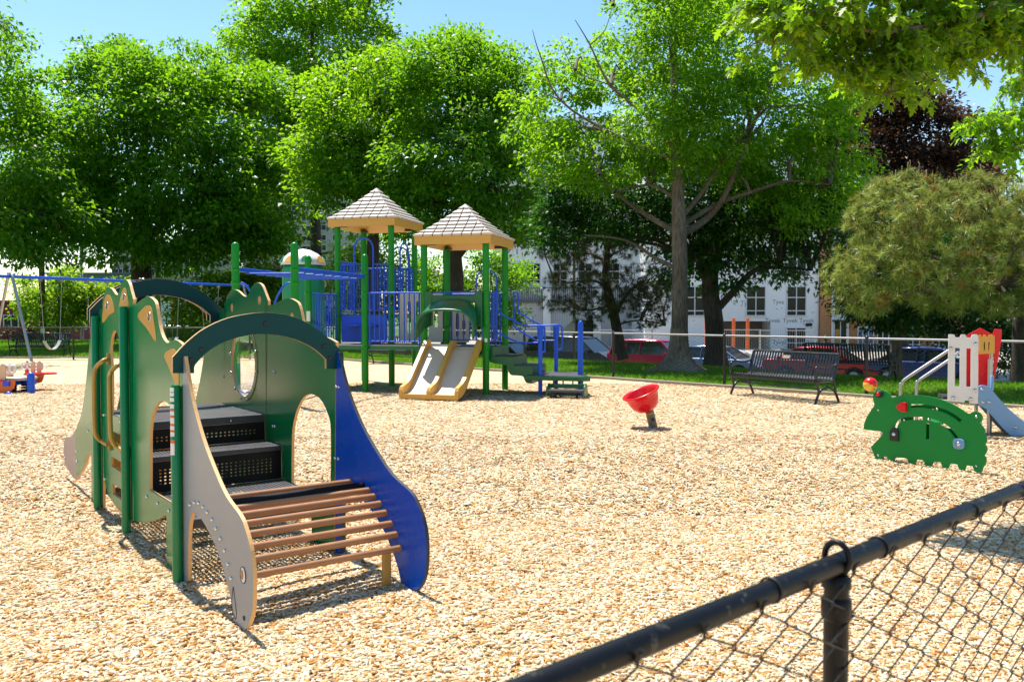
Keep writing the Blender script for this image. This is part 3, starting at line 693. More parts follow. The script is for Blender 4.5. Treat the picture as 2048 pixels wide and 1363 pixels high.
# barred rails
def rail(p0, p1, z0, z1, n, name='rail_panel', r=0.0125, inset=0.10, feet=True):
    d = (p1 - p0); L = d.length; d.normalize(); a, b = p0 + d * inset, p1 - d * inset; mb = MB()
    mb.tube([a + Z * z1, b + Z * z1], 0.0155, 8); mb.tube([a + Z * z0, b + Z * z0], 0.0125, 8)
    for k in range(n):
        q = a.lerp(b, k / (n - 1)); e = k in (0, n - 1)
        mb.tube([q + Z * (z0 - (0.10 if e and feet else 0)), q + Z * z1], 0.016 if e else r, 8)
    for q in (p0, p1):
        s = 1 if q is p0 else -1
        mb.tube([q + d * (s * 0.06) + Z * z1, q + d * (s * inset) + Z * z1], 0.016, 8)
        mb.tube([q + d * (s * 0.06) + Z * (z0 + 0.02), q + d * (s * inset) + Z * (z0 + 0.02)], 0.012, 8)
    return mb.build(name, m_pblue, play)
def hoop(c, d, w, z0, z1, name='hoop', r=0.017):
    mb = MB(); pts = [c - d * w + Z * z0, c - d * w + Z * (z1 - w)]
    pts += [c + d * (-w * math.cos(t)) + Z * (z1 - w + w * math.sin(t)) for t in [k * math.pi / 8 for k in range(1, 8)]]
    pts += [c + d * w + Z * (z1 - w), c + d * w + Z * z0]
    mb.tube(pts, r, 8); return mb.build(name, m_pblue, play)
rail(Q(2, 0), Q(1, 0), DK + 0.09, RT, 11)
rail(Q(3, 0), Q(3, 1), DK + 0.09, RT, 11)
rail(Q(0, 1), Q(1, 1), DK + 0.09, RT, 9)
rail(Q(0, 0.12), Q(0, 0.55), DK + 0.09, RT, 4, inset=0.06)
hoop(Q(0.32, 1.02), PB, 0.22, DK + 0.1, 2.42)
# upper deck surround
rail(Q(3, 1), Q(2.62, 1), UD + 0.09, 2.57, 5, inset=0.07); rail(Q(2.38, 1), Q(2, 1), UD + 0.09, 2.57, 5, inset=0.07)
hoop(Q(2.5, 0.98), PB, 0.22, UD + 0.05, 3.12, r=0.019)
rail(Q(3, 1), Q(3, 2), UD + 0.09, 2.64, 10)
rail(Q(2, 1), Q(2, 2), UD + 0.09, 2.5, 9); hoop(Q(1.98, 1.5), PA, 0.22, UD + 0.05, 3.05); hoop(Q(2.3, 2.02), PB, 0.24, UD + 0.05, 3.02)
rail(Q(3, 2), Q(2, 2), UD + 0.09, 2.55, 12)
# blue seat panel between the deck levels with its ledge
mb = MB(); c = Q(2.5, 1.0, (DK + UD) / 2 + 0.0); mb.obox(c - PA * 0.015, PB * (S / 2 - 0.09), PA * 0.012, Z * ((UD - DK) / 2 - 0.02))
pn = mb.build('seat_panel', m_pblue, play, bevel=0.006)
mb = MB(); mb.obox(Q(2.5, 0.88, 1.28), PB * (S / 2 - 0.28), PA * 0.12, Z * 0.012); mb.obox(Q(2.5, 0.92, 1.20), PB * 0.04, PA * 0.08, Z * 0.07); mb.build('ledge', m_pblue, pn, bevel=0.008)
# tan panel with slots behind the lower deck, and the play wheel
def pan(i0, j0, i1, j1, z0, z1, slots_, name, mat):
    p0, p1 = Q(i0, j0), Q(i1, j1); d = (p1 - p0); L = d.length; d.normalize(); nrm = Z.cross(d).normalized() * 0.02
    mb = MB(); mb.prism([(0, z0), (L, z0), (L, z1), (0, z1)], lambda a, b: p0 + d * a + Z * b, nrm, [curve([(a - w, b - h), (a - w, b + h), (a, b + h + w), (a + w, b + h), (a + w, b - h), (a, b - h - w)], 3) for a, b, w, h in slots_], 0, 0)
    return mb.build(name, mat, play, bevel=0.004)
pan(1.86, 1.0, 1.08, 1.0, DK + 0.04, RT + 0.02, [(0.22, 1.45, 0.04, 0.28), (0.42, 1.5, 0.045, 0.24), (0.62, 1.42, 0.04, 0.3), (0.82, 1.5, 0.04, 0.2)], 'slot_panel', M('board_sand', (0.52, 0.47, 0.38), 0.5, var=0.06))
pan(0.92, 1.0, 0.62, 1.0, DK + 0.04, RT - 0.1, [(0.12, 1.3, 0.035, 0.2), (0.26, 1.25, 0.035, 0.12)], 'slot_panel', M('board_sand_dark', (0.45, 0.41, 0.34), 0.5, var=0.06))
mb = MB(); wc = Q(1.55, 0.06, 1.82); mb.tube([wc + PB * (0.12 * math.cos(t)) + Z * (0.12 * math.sin(t)) for t in [k * math.pi / 10 for k in range(20)]], 0.02, 8, 0, True, True)
for t in (0.3, 2.4, 4.5): mb.bar(wc, wc + PB * (0.12 * math.cos(t)) + Z * (0.12 * math.sin(t)), 0.03, 0.015)
mb.lathe(wc + PA * 0.02, [(0.05, -0.03), (0.05, 0.03), (0, 0.03)], 14, -PA); mb.build('play_wheel', m_dark, play)
# double slide
sl_c = Q(0.5, -0.02); LD = -PA
def sprof(n=22):
    pts = [(-0.04, 0.905), (0.05, 0.90), (0.13, 0.865), (0.22, 0.80), (0.86, 0.27), (1.0, 0.175), (1.13, 0.125), (1.30, 0.105)]
    return curve(pts, 4, False)
sp_ = sprof(); hw = 0.52
mb = MB(); vs = []
for l, z in sp_:
    for o in (-hw, hw): vs.append(sl_c + LD * l + PB * o + Z * z)
n = len(sp_)
mb.add(vs, [(2 * k, 2 * k + 1, 2 * k + 3, 2 * k + 2) for k in range(n - 1)], 1, True)
mb.add([v - Z * 0.035 for v in vs], [(2 * k, 2 * k + 2, 2 * k + 3, 2 * k + 1) for k in range(n - 1)], 0, True)
e = sl_c + LD * 1.30
mb.obox(e + LD * 0.012 + Z * 0.075, PB * (hw + 0.03), LD * 0.014, Z * 0.042, 0)
slide = mb.build('slide', [m_ptan, m_pcream], play)
def wallp(o, w, hgt):
    mb = MB(); up = [(l, z + hgt * min(1, 0.75 + l * 2)) for l, z in sp_ if l < 1.16]; lo = [(l, z - 0.05) for l, z in sp_]
    tail_ = [(1.22, 0.105 + hgt * 0.98), (1.29, 0.105 + hgt * 0.85), (1.325, 0.105 + hgt * 0.5), (1.33, 0.09)]
    poly = up + tail_ + [(l, z) for l, z in lo[::-1]]
    mb.prism(poly, lambda a, b: sl_c + PB * (o - w / 2) + LD * a + Z * b, PB * w, (), 0, 0); return mb.build('slide_wall', m_ptan, slide, bevel=0.012)
wallp(-hw, 0.07, 0.16); wallp(hw, 0.07, 0.16); wallp(0.0, 0.075, 0.15)
# green hood over the slide entrance
mb = MB(); hc = Q(0.5, -0.05); hwid = 0.47
outer = [(-hwid, 0.0)] ; 
def hood_sec(l, hw_, ztop, drop):
    pts = []
    for k in range(15):
        t = math.pi * k / 14; pts.append((-hw_ * math.copysign(abs(math.cos(t)) ** 0.75, math.cos(t)), ztop - drop * (1 - abs(math.sin(t)) ** 0.5)))
    return [hc + LD * l + PB * a + Z * b for a, b in pts]
secs = [hood_sec(0.02, 0.46, 1.80, 0.50), hood_sec(0.18, 0.53, 1.79, 0.55), hood_sec(0.44, 0.56, 1.66, 0.58), hood_sec(0.50, 0.565, 1.60, 0.54)]
vs = [p for s_ in secs for p in s_]; m_ = 15
mb.add(vs, [(r * m_ + k, r * m_ + k + 1, (r + 1) * m_ + k + 1, (r + 1) * m_ + k) for r in range(3) for k in range(m_ - 1)], 0, True)
mb.tube(secs[-1], 0.024, 8)
hood = mb.build('slide_hood', m_dgreen, play)
sm_ = hood.modifiers.new('thick', 'SOLIDIFY'); sm_.thickness = 0.018
mb = MB()
for o in (-0.50, 0.50): mb.obox(hc + PB * o + Z * 1.62, PB * 0.075, PA * 0.03, Z * 0.33)
mb.obox(hc + Z * 1.80, PB * 0.43, PA * 0.022, Z * 0.075); mb.build('hood_frame', m_dgreen, hood, bevel=0.012)
mb = MB(); mb.tube([Q(0.93, -0.02, RT), Q(0.07, -0.02, RT)], 0.0165, 8); mb.build('top_bar', m_pblue, play)
# stair to the right and the low transfer platform
SD = -PB
def st(l, w, z): return P2 + SD * l + PA * w + Z * z
prof = [(0.06, 0.86), (0.06, 0.70), (0.10, 0.64), (0.42, 0.63), (0.46, 0.58), (0.47, 0.47), (0.52, 0.43), (0.78, 0.42), (0.80, 0.34), (0.93, 0.30), (0.93, 0.40), (0.90, 0.42)]
step_p = curve([(0.02, 0.90, 'c'), (0.02, 0.70), (0.08, 0.61), (0.30, 0.575), (0.385, 0.55), (0.41, 0.46), (0.46, 0.385), (0.60, 0.375), (0.69, 0.36), (0.725, 0.29), (0.76, 0.24, 'c'), (0.86, 0.23, 'c'), (0.88, 0.50, 'c'), (0.86, 0.555, 'c'), (0.50, 0.555, 'c'), (0.48, 0.72, 'c'), (0.12, 0.73, 'c'), (0.10, 0.90, 'c')], 4)
mb = MB(); mb.prism(step_p, lambda a, b: st(a, 0.10, b), PA * 1.02, (), 0, 0); stair = mb.build('stair', m_dgreen, play, bevel=0.018)
for a0, a1, zt in ((0.13, 0.47, 0.738), (0.51, 0.84, 0.562)):
    mb = MB(); mb.obox(st((a0 + a1) / 2, 0.61, zt), SD * ((a1 - a0) / 2), PA * 0.47, Z * 0.006); mb.build('tread', m_deck_grey, stair)
mb = MB(); tp = [(0.76, 0.02, 'c'), (1.85, -0.02, 'c'), (1.97, 0.08, 'c'), (1.55, 1.16, 'c'), (1.42, 1.24, 'c'), (0.76, 1.24, 'c')]
mb.prism(curve(tp, 3), lambda a, b: st(a, b, 0.30), Z * 0.085, (), 0, 0)
tr_ = mb.build('transfer_platform', m_dgreen, play, bevel=0.008)
mb = MB(); mb.prism([(0.80 , 0.06), (1.85, 0.03), (1.92, 0.10), (1.52, 1.13), (1.42, 1.2), (0.80, 1.2)], lambda a, b: st(a, b, 0.386), Z * 0.006, (), 0, 0); mb.build('platform_mat', m_deck_grey, tr_)
for (l, w, zt, r) in ((1.02, 0.12, 1.28, 0.04), (1.07, 1.18, 1.28, 0.04), (1.72, 0.40, 1.40, 0.05)):
    mb = MB(); b = st(l, w, 0); mb.tube([b - Z * 0.05, b + Z * (zt - 0.06), b + Z * (zt - 0.02), b + Z * zt], [r, r, r * 0.75, r * 0.2], 14)
    if r < 0.045: mb.obox(b + Z * (zt - 0.1), SD * 0.058, PA * 0.02, Z * 0.11)
    else: mb.obox(b + Z * 0.9, SD * 0.028, PA * 0.055, Z * 0.3)
    mb.build('support_post', m_pblue, play)
mb = MB(); lc = st(1.60, -0.28, 0.15); mb.obox(lc, SD * 0.34, PA * 0.15, Z * 0.02, 1)
for s_ in (-1, 1): mb.prism(curve([(-0.16, 0.05), (-0.13, 0.25), (0.02, 0.27), (0.12, 0.22), (0.15, 0.08), (0.0, 0.04)], 4), lambda a, b: st(1.60 + s_ * 0.34, -0.28, 0) - PA * (a * -1) * -1 + Z * b, SD * 0.02, (), 0, 0)
mb.obox(lc + PA * 0.14 + Z * 0.07, SD * 0.34, PA * 0.012, Z * 0.04, 0)
for k in range(4): mb.obox(st(1.60 - 0.27 + 0.18 * k, -0.13, 0.27), SD * 0.012, PA * 0.01, Z * 0.06, 0)
for k in (-0.2, 0.2): mb.tube([lc + SD * k - Z * 0.2, lc + SD * k], 0.02, 8, 2)
mb.build('lower_step', [m_dgreen, m_deck_grey, m_dark], play, bevel=0.004)
def hrail(pix, p0, r=0.0165):
    pts = [onplane(x, y, p0, PA) for x, y in pix]; mb = MB(); mb.tube([V(p) for p in curve([tuple(p) for p in pts], 4, False)], r, 8); return mb
n0, n1 = Q(0, 0.14), Q(0, 0.97)
for p0, up_, lo_ in ((n0, [(988, 583), (993, 583), (995, 590), (995, 618), (998, 625), (1042, 648), (1049, 650.5), (1080, 651), (1087, 653), (1089.5, 659), (1089.5, 698), (1087, 704), (1079, 706.5)], [(987, 584), (986, 600), (986, 650), (989, 661), (1030, 682), (1037, 685), (1076, 685)]),
                     (n1, [(1027, 583), (1033, 584), (1036, 590), (1036, 621), (1039, 626), (1078, 648), (1085, 650.5), (1114, 649.5), (1121, 651.5), (1124, 657), (1124, 692), (1121, 698), (1112, 701)], [(1027, 584), (1028, 600), (1028, 645), (1031, 655), (1068, 678), (1075, 680.5), (1110, 680.5)])):
    mb = hrail(up_, p0); m2 = hrail(lo_, p0); mb.add(m2.v, m2.f, 0, True); mb.build('handrail', m_pblue, play)
# overhead ladder running out to the two tall posts
oz = 2.25
for a, b in ((Q(2, 0), OH[0]), (Q(3, 0), OH[1])):
    mb = MB(); mb.bar(a + Z * oz, b + Z * oz, 0.05, 0.075); mb.build('overhead_rail', m_pblue, play, bevel=0.014)
for k in range(7):
    t = 0.12 + 0.125 * k; mb = MB(); mb.tube([Q(2, 0).lerp(OH[0], t) + Z * (oz - 0.05), Q(3, 0).lerp(OH[1], t) + Z * (oz - 0.05)], 0.014, 8); mb.build('overhead_rung', m_pblue, play)
for b, s_ in ((OH[0], -1), (OH[1], 1)):
    mb = MB(); X_ = V((1, 0, 0)) * s_
    mb.tube([V(q) for q in curve([tuple(b + X_ * 0.05 + Z * 2.02), tuple(b + X_ * 0.12 + Z * 2.02), tuple(b + X_ * 0.2 + Z * 1.95), tuple(b + X_ * 0.32 + Z * 1.72), tuple(b + X_ * 0.40 + Z * 1.3), tuple(b + X_ * 0.40 + Z * 0.4), tuple(b + X_ * 0.3 + Z * 0.25), tuple(b + X_ * 0.05 + Z * 0.25)], 4, False)], 0.018, 8); mb.build('step_loop', m_pblue, play)
# spiral tube tower behind, with a scalloped dome
sc_ = V((P(607, 600, 18.9).x, 18.9, 0)); rr_ = 0.46
mb = MB(); n = 64; vs = []; prof_ = [(0.92, 0.75), (1.0, 0.8), (1.0, 2.5), (0.93, 2.58), (0.88, 2.6)]
for r, z in prof_:
    for k in range(n):
        a = 2 * math.pi * k / n; q = 1 + 0.02 * math.cos(a * 12); vs.append(sc_ + V((math.cos(a) * rr_ * r * q, math.sin(a) * rr_ * r * q, z)))
mb.add(vs, [(i * n + k, i * n + (k + 1) % n, (i + 1) * n + (k + 1) % n, (i + 1) * n + k) for i in range(len(prof_) - 1) for k in range(n)], 0, True)
silo = mb.build('spiral_tower', m_silo, play)
mb = MB(); pts = []
for k in range(60):
    a = -1.2 + k * 0.17; pts.append(sc_ + V((math.cos(a) * (rr_ + 0.015), math.sin(a) * (rr_ + 0.015), 2.45 - k * 0.028)))
mb.tube(pts, 0.035, 6); mb.build('spiral_rib', m_dgreen, silo)
mb = MB(); vs = []; prof_ = [(1.06, 2.6), (1.06, 2.66), (0.98, 2.74), (0.7, 2.86), (0.35, 2.94), (0.0, 2.97)]
for r, z in prof_:
    for k in range(n):
        a = 2 * math.pi * k / n; vs.append(sc_ + V((math.cos(a) * rr_ * r, math.sin(a) * rr_ * r, z)))
mb.add(vs, [(i * n + k, i * n + (k + 1) % n, (i + 1) * n + (k + 1) % n, (i + 1) * n + k) for i in range(len(prof_) - 1) for k in range(n)], 0, True)
for k in range(8):
    a = 2 * math.pi * (k + 0.5) / 8; d = V((math.cos(a), math.sin(a), 0)); x = Z.cross(d)
    pp = [(-0.12, 2.655), (0.12, 2.655), (0.11, 2.73), (0.07, 2.78), (0, 2.80), (-0.07, 2.78), (-0.11, 2.73)]
    mb.prism(pp, lambda u_, w_: sc_ + d * (rr_ * (1.115 - (w_ - 2.655) * 1.30)) + x * u_ + Z * w_, d * -0.03, (), 1 + (k % 2), 1 + (k % 2))
mb.build('dome', [m_white, m_silo, m_ptan], silo)
mb = MB(); mb.tube([V(q) for q in curve([tuple(sc_ + V((0.25, -0.3, 1.05))), tuple(sc_ + V((0.3, -0.75, 0.7))), tuple(sc_ + V((-0.1, -1.2, 0.42))), tuple(sc_ + V((-0.6, -1.4, 0.3)))], 5, False)], 0.33, 16, 0, False); mb.build('tube_exit', m_silo, silo)
for k in (-1, 1):
    mb = MB(); b = sc_ + V((0.36 * k, 0.2, 0)); mb.tube([b - Z * 0.05, b + Z * 0.85], 0.05, 10); mb.build('support_post', m_pgreen, play)
# ---------------------------------------------------------------- loose pieces of play equipment
# red spinning bowl
bb = G(1309, 856); bb.z = 0
bowl = thing('spinner_bowl', 'red tilted spinner bowl on a leaning brown post', 'spinner', tuple(bb))
ax = (P(1288, 786, bb.y + 0.02) - bb).normalized()
mb = MB(); mb.tube([bb - Z * 0.06, bb + ax * 0.20], 0.058, 16); mb.tube([bb + ax * 0.20, bb + ax * 0.212], 0.061, 16, 1); mb.tube([bb + ax * 0.212, bb + ax * 0.27], 0.057, 16)
pst = mb.build('post', [M('post_taupe', (0.17, 0.135, 0.09), 0.45, var=0.2), m_ptan], bowl)
mb = MB(); d = (CAM - bb); d.z = 0; d.normalize(); mb.lathe(bb + ax * 0.13 + d * 0.055 + V((0.018, 0, 0)), [(0.022, 0), (0.022, 0.012), (0.012, 0.014), (0, 0.014)], 12, d); mb.build('bolt', m_black, pst)
mb = MB(); pr_ = [(0.0, 0.245), (0.06, 0.25), (0.13, 0.285), (0.18, 0.345), (0.205, 0.42), (0.215, 0.475), (0.232, 0.50), (0.252, 0.512), (0.256, 0.525), (0.245, 0.535), (0.222, 0.528), (0.205, 0.50), (0.195, 0.42), (0.165, 0.35), (0.11, 0.30), (0.0, 0.285)]
ax2 = (ax + V((-0.10, -0.16, 0))).normalized()
mb.lathe(bb + ax * 0.0, pr_, 36, ax2); mb.build('bowl', m_red, bowl)
mb = MB(); mb.lathe(bb - Z * 0.02 + V((-0.1, -0.05, 0)), [(0.24, 0), (0.16, 0.035), (0.05, 0.05), (0, 0.05)], 20, Z); 
# green hedgehog board
hA, hB = G(1760, 922), G(1953, 950); hA.z = hB.z = 0
hU = (hB - hA).normalized(); hN = V((hU.y, -hU.x, 0));
if hN.dot(CAM - hA) < 0: hN = -hN
hog = thing('hedgehog_panel', 'green hedgehog shaped activity board with a red ball on its nose', 'activity panel', tuple(hA))
def hz(px, py, o=0.0):
    p = onplane(px, py, hA + hN * o, hN); return ((p - hA).dot(hU), p.z)
def hp(X, Y): return (1700 + X * 348 / 1437, 640 + Y * 330 / 1363)
hfr = lambda a, b: hA + hU * a + Z * b
out_ = [(110, 898, 'c'), (118, 850), (140, 795), (175, 740), (200, 700), (192, 660), (190, 620), (215, 592), (255, 580), (300, 590), (330, 615), (345, 640), (400, 624), (500, 616), (600, 622), (700, 640), (800, 672), (880, 712), (950, 757), (985, 772), (1010, 758), (1045, 754), (1075, 768), (1090, 800), (1085, 835), (1070, 850), (1095, 880), (1112, 910), (1105, 935), (1120, 960), (1128, 1000), (1115, 1025), (1130, 1055), (1125, 1090), (1108, 1115), (1122, 1140), (1118, 1185), (1098, 1215), (1085, 1255, 'c'), (1030, 1250, 'c'), (1010, 1205, 'c'), (960, 1198, 'c'), (945, 1240, 'c'), (900, 1232, 'c'), (885, 1190, 'c'), (825, 1182, 'c'), (808, 1225, 'c'), (765, 1216, 'c'), (748, 1172, 'c'), (690, 1166, 'c'), (672, 1207, 'c'), (622, 1198, 'c'), (605, 1155, 'c'), (552, 1150, 'c'), (535, 1190, 'c'), (485, 1183, 'c'), (470, 1140, 'c'), (372, 1130, 'c'), (358, 1170, 'c'), (320, 1165, 'c'), (305, 1128, 'c'), (268, 1124, 'c'), (255, 1162, 'c'), (212, 1150, 'c'), (172, 1046, 'c'), (272, 940), (265, 922), (230, 916), (112, 900, 'c')]
hog_o = [(*hz(*hp(p[0], p[1])), *p[2:]) for p in out_]
def ribbon(pix, w):
    c = [V((*hz(*hp(x, y)), 0)) for x, y in curve(pix, 3, False)]; l, r = [], []
    for k in range(len(c)):
        t = (c[min(k + 1, len(c) - 1)] - c[max(k - 1, 0)]).normalized(); n_ = V((-t.y, t.x, 0)) * w
        l.append(tuple((c[k] + n_)[:2])); r.append(tuple((c[k] - n_)[:2]))
    return l + r[::-1]
h1 = ribbon([(500, 708), (560, 706), (640, 714), (720, 730), (800, 758), (860, 792), (915, 832)], 0.017)
h2 = ribbon([(372, 905), (390, 850), (430, 820), (520, 810), (600, 812)], 0.015)
h4 = ribbon([(660, 822), (720, 840), (790, 875), (850, 930), (900, 1000)], 0.015)
h3 = ribbon([(640, 850), (640, 980)], 0.016)
mb = MB(); mb.prism(curve(hog_o, 4), hfr, -hN * 0.019, [h1, h2, h4, h3], 0, 0); hb = mb.build('board', m_leafgreen, hog, bevel=0.003)
mb = MB(); mb.prism([(x * 0.96 + 0.02, 0.10 + (z - 0.10) * 0.97) for x, z in [(0.08, 0.14), (0.9, 0.10), (0.92, 0.5), (0.6, 0.66), (0.2, 0.6)]], lambda a, b: hfr(a, b) - hN * 0.075, -hN * 0.019, [[(0.3, 0.44), (0.7, 0.40), (0.74, 0.46), (0.5, 0.58), (0.3, 0.55)], [(0.2, 0.24), (0.4, 0.22), (0.4, 0.36), (0.2, 0.38)]], 0, 0); mb.build('board', m_leafgreen, hog, bevel=0.003)
for px, py, top in ((1760, 922, 0.55), (1953, 950, 0.5)):
    b = G(px, py); b.z = 0; b = b - hN * 0.045; mb = MB(); mb.tube([b - Z * 0.05, b + Z * top], 0.021, 12); mb.build('leg', m_galv, hog)
def hpt(X, Y, o): return onplane(*hp(X, Y), hA + hN * o, hN)
bc_ = hpt(168, 527, 0.01); bc2 = hpt(238, 610, 0.02)
mb = MB(); mb.ball(bc_, 0.070, 24); mb.ball(bc_ - Z * 0.006 - V((0.003, 0, 0)), 0.0695, 24, 1); mb.tube([bc_, bc2], 0.008, 8, 2); mb.build('ball', [m_red, m_yellow, m_galv], hog)
mb = MB(); mb.lathe(bc2, [(0.036, -0.03), (0.036, 0.01), (0.030, 0.022), (0, 0.024)], 20, hN); kn = mb.build('knob', m_dark, hog)
mb = MB(); mb.lathe(bc2 + hN * 0.022, [(0.021, 0), (0.018, 0.012), (0, 0.014)], 16, hN); mb.build('knob_cap', m_red, kn)
c_ = hpt(440, 718, 0.012)
mb = MB(); mb.prism(curve([(-0.058, 0.0), (-0.02, 0.042), (0.02, 0.05), (0.036, 0.03), (0.04, -0.03), (0.02, -0.046), (-0.02, -0.036)], 4), lambda a, b: c_ + hU * a + Z * b - hN * 0.01, hN * 0.04, (), 0, 0); mb.build('beak_slider', m_red, hog, bevel=0.010, seg=3)
c_ = hpt(372, 938, 0.0)
mb = MB(); mb.prism(curve([(-0.045, -0.07, 'c'), (-0.045, 0.02, 'c'), (-0.015, 0.065), (0.03, 0.055), (0.045, 0.0), (0.04, -0.07, 'c')], 4), lambda a, b: c_ + hU * a + Z * b, hN * 0.025, (), 0, 0); sd1 = mb.build('slider', m_dark, hog, bevel=0.005)
mb = MB(); mb.lathe(c_ + hN * 0.025, [(0.02, 0), (0.018, 0.008), (0, 0.012)], 14, hN); mb.build('bolt', m_steel, sd1)
c_ = hpt(905, 1020, 0.0)
mb = MB(); mb.prism(curve([(-0.042, -0.04), (-0.042, 0.04), (0.042, 0.04), (0.042, -0.04)], 5), lambda a, b: c_ + hU * a + Z * b, hN * 0.025, (), 0, 0); sd2 = mb.build('slider', m_skyblue, hog, bevel=0.005)
mb = MB(); mb.lathe(c_ + hN * 0.025, [(0.023, 0), (0.02, 0.01), (0, 0.014)], 14, hN); mb.build('bolt', m_steel, sd2)
for X, Y in ((232, 740), (1043, 797), (232, 1113), (1040, 1203), (588, 812), (648, 820), (718, 733), (445, 822)):
    mb = MB(); mb.lathe(hpt(X, Y, 0.0), [(0.013, 0), (0.012, 0.005), (0, 0.008)], 12, hN); mb.build('bolt', m_steel, hb)
# toddler slide at the right edge
def tp_(X, Y): return (1700 + X * 348 / 1437, 640 + Y * 330 / 1363)
tD = 10.7; t0 = P(1977, 864, tD); t0.z = 0
tod = thing('toddler_slide', 'small toddler slide with white and red castle boards and a sky blue chute', 'slide', tuple(t0))
tN = V((-0.30, -0.954, 0)); tU = V((0.954, -0.30, 0))
def tpt(X, Y, o=0.0, p0=None): return onplane(*tp_(X, Y), t0 + tN * o, tN)
def t2(X, Y, o=0.0): p = tpt(X, Y, o); return ((p - t0).dot(tU), p.z)
def tfr(o): return lambda a, b: t0 + tU * a + tN * o + Z * b
def tboard(name, pts, o, mats, holes=(), par=tod, th=0.019, sm=3):
    mb = MB(); mb.prism(curve([(*t2(p[0], p[1], o), *p[2:]) for p in pts], sm), tfr(o), -tN * th, [curve([(*t2(p[0], p[1], o), *p[2:]) for p in h], 3) for h in holes], 0, 0)
    return mb.build(name, mats, par, bevel=0.004)
c4 = lambda *p: [(x, y, 'c') for x, y in p]
wb = tboard('castle_board', c4((814, 118), (832, 115), (862, 118), (872, 140), (908, 142), (920, 117), (952, 118), (964, 142), (1000, 144), (1010, 118), (1045, 116), (1060, 130), (1058, 690), (990, 685), (985, 665), (950, 662), (945, 680), (808, 665)), 0.30, m_white, [c4((868, 228), (908, 230), (908, 548), (866, 546)), c4((962, 232), (1000, 234), (998, 552), (960, 548))])
for X, Y in ((833, 232), (1036, 195), (1030, 578), (852, 640), (997, 650)):
    mb = MB(); mb.lathe(tpt(X, Y, 0.30), [(0.023, 0), (0.02, 0.012), (0, 0.016)], 14, tN); mb.build('bolt', m_steel, wb)
tboard('roof_board', c4((960, 125), (1078, 62), (1185, 118), (1150, 160), (970, 160)), -0.12, m_red)
tboard('castle_board', c4((1062, 250), (1148, 262), (1148, 545), (1062, 540)), 0.0, m_red)
tboard('castle_board', c4((1178, 110), (1195, 70), (1255, 76), (1250, 180), (1192, 500), (1180, 495), (1190, 260)), -0.1, m_red)
tboard('castle_board', c4((940, 150), (1060, 150), (1060, 560), (940, 560)), -0.25, m_red)
tbd = tboard('castle_board', c4((1066, 120), (1082, 120), (1084, 135), (1102, 136), (1104, 120), (1122, 120), (1124, 135), (1146, 136), (1148, 120), (1168, 120), (1172, 118), (1195, 132), (1194, 275), (1066, 280)), 0.20, m_ptan, [curve([(1106, 185), (1116, 185), (1116, 245), (1106, 245)], 2), curve([(1144, 185), (1156, 185), (1156, 245), (1144, 245)], 2)])
for pix, o in (([(418, 640), (416, 560), (430, 520), (480, 470), (830, 240)], -0.22), ([(552, 690), (550, 545), (565, 505), (615, 465), (830, 320), (900, 262)], -0.42)):
    mb = MB(); pts = [tpt(x, y, -0.42 if o == -0.22 else -0.08) for x, y in pix]; pts[0].z = -0.03; mb.tube([V(q) for q in curve([tuple(p) for p in pts], 5, False)], 0.020, 10); mb.build('handrail', m_galv, tod)
for X, Y, o, tz_ in ((1145, 930, 0.1, 0.95), (1040, 850, -0.28, 1.2), (1160, 520, -0.1, 1.15)):
    b = tpt(X, Y, o); b.z = 0; mb = MB(); mb.tube([b - Z * 0.05, b + Z * tz_], 0.024, 10); mb.build('leg', m_galv, tod)
chute = [(1062, 545), (1150, 550), (1185, 590), (1300, 720), (1437, 835), (1560, 920), (1680, 985), (1760, 1000), (1765, 1040), (1640, 1075), (1500, 1040), (1380, 985), (1290, 920), (1200, 820), (1120, 730), (1062, 690)]
for o, mt in ((0.20, m_skyblue), (-0.20, m_skyblue)):
    pts = [t2(x, y, 0.20) for x, y in chute]
    mb = MB(); mb.prism(curve(pts, 3), tfr(o), -tN * 0.022, (), 0, 0); cs_ = mb.build('chute_side', mt, tod, bevel=0.006)
    if o > 0:
        for X, Y in ((1088, 570), (1097, 678), (1148, 675), (1365, 885)):
            mb = MB(); mb.lathe(tpt(X, Y, 0.20), [(0.021, 0), (0.018, 0.01), (0, 0.014)], 14, tN); mb.build('bolt', m_steel, cs_)
ch = [t2(x, y, 0.20) for x, y in [(1060, 625), (1130, 630), (1190, 690), (1300, 815), (1437, 930), (1560, 1000), (1680, 1030), (1760, 1030)]]
mb = MB(); vs = []
for a, b in curve(ch, 4, False):
    vs += [tfr(0.18)(a, b), tfr(-0.20)(a, b)]
mb.add(vs, [(2 * k, 2 * k + 2, 2 * k + 3, 2 * k + 1) for k in range(len(vs) // 2 - 1)], 0, True); so_ = mb.build('chute_bed', m_pcream, tod); so_.modifiers.new('t', 'SOLIDIFY').thickness = 0.015
mb = MB(); a, b = t2(1065, 560, 0.2); mb.obox(tfr(0.0)(a - 0.2, 0.46), tU * 0.2, tN * 0.2, Z * 0.02); mb.build('deck', m_dark, tod)
mb = MB(); q = tpt(1172, 530, 0.18); mb.tube([q - Z * 0.07, q + Z * 0.10, q + Z * 0.115], [0.022, 0.022, 0.01], 12); mb.build('peg', m_skyblue, tod)
# steps behind (ladder)
for k in range(3):
    mb = MB(); mb.obox(tfr(-0.05)(-0.62 + 0.16 * k, 0.13 + 0.14 * k), tU * 0.08, tN * 0.2, Z * 0.012); mb.build('step', m_leafgreen, tod)
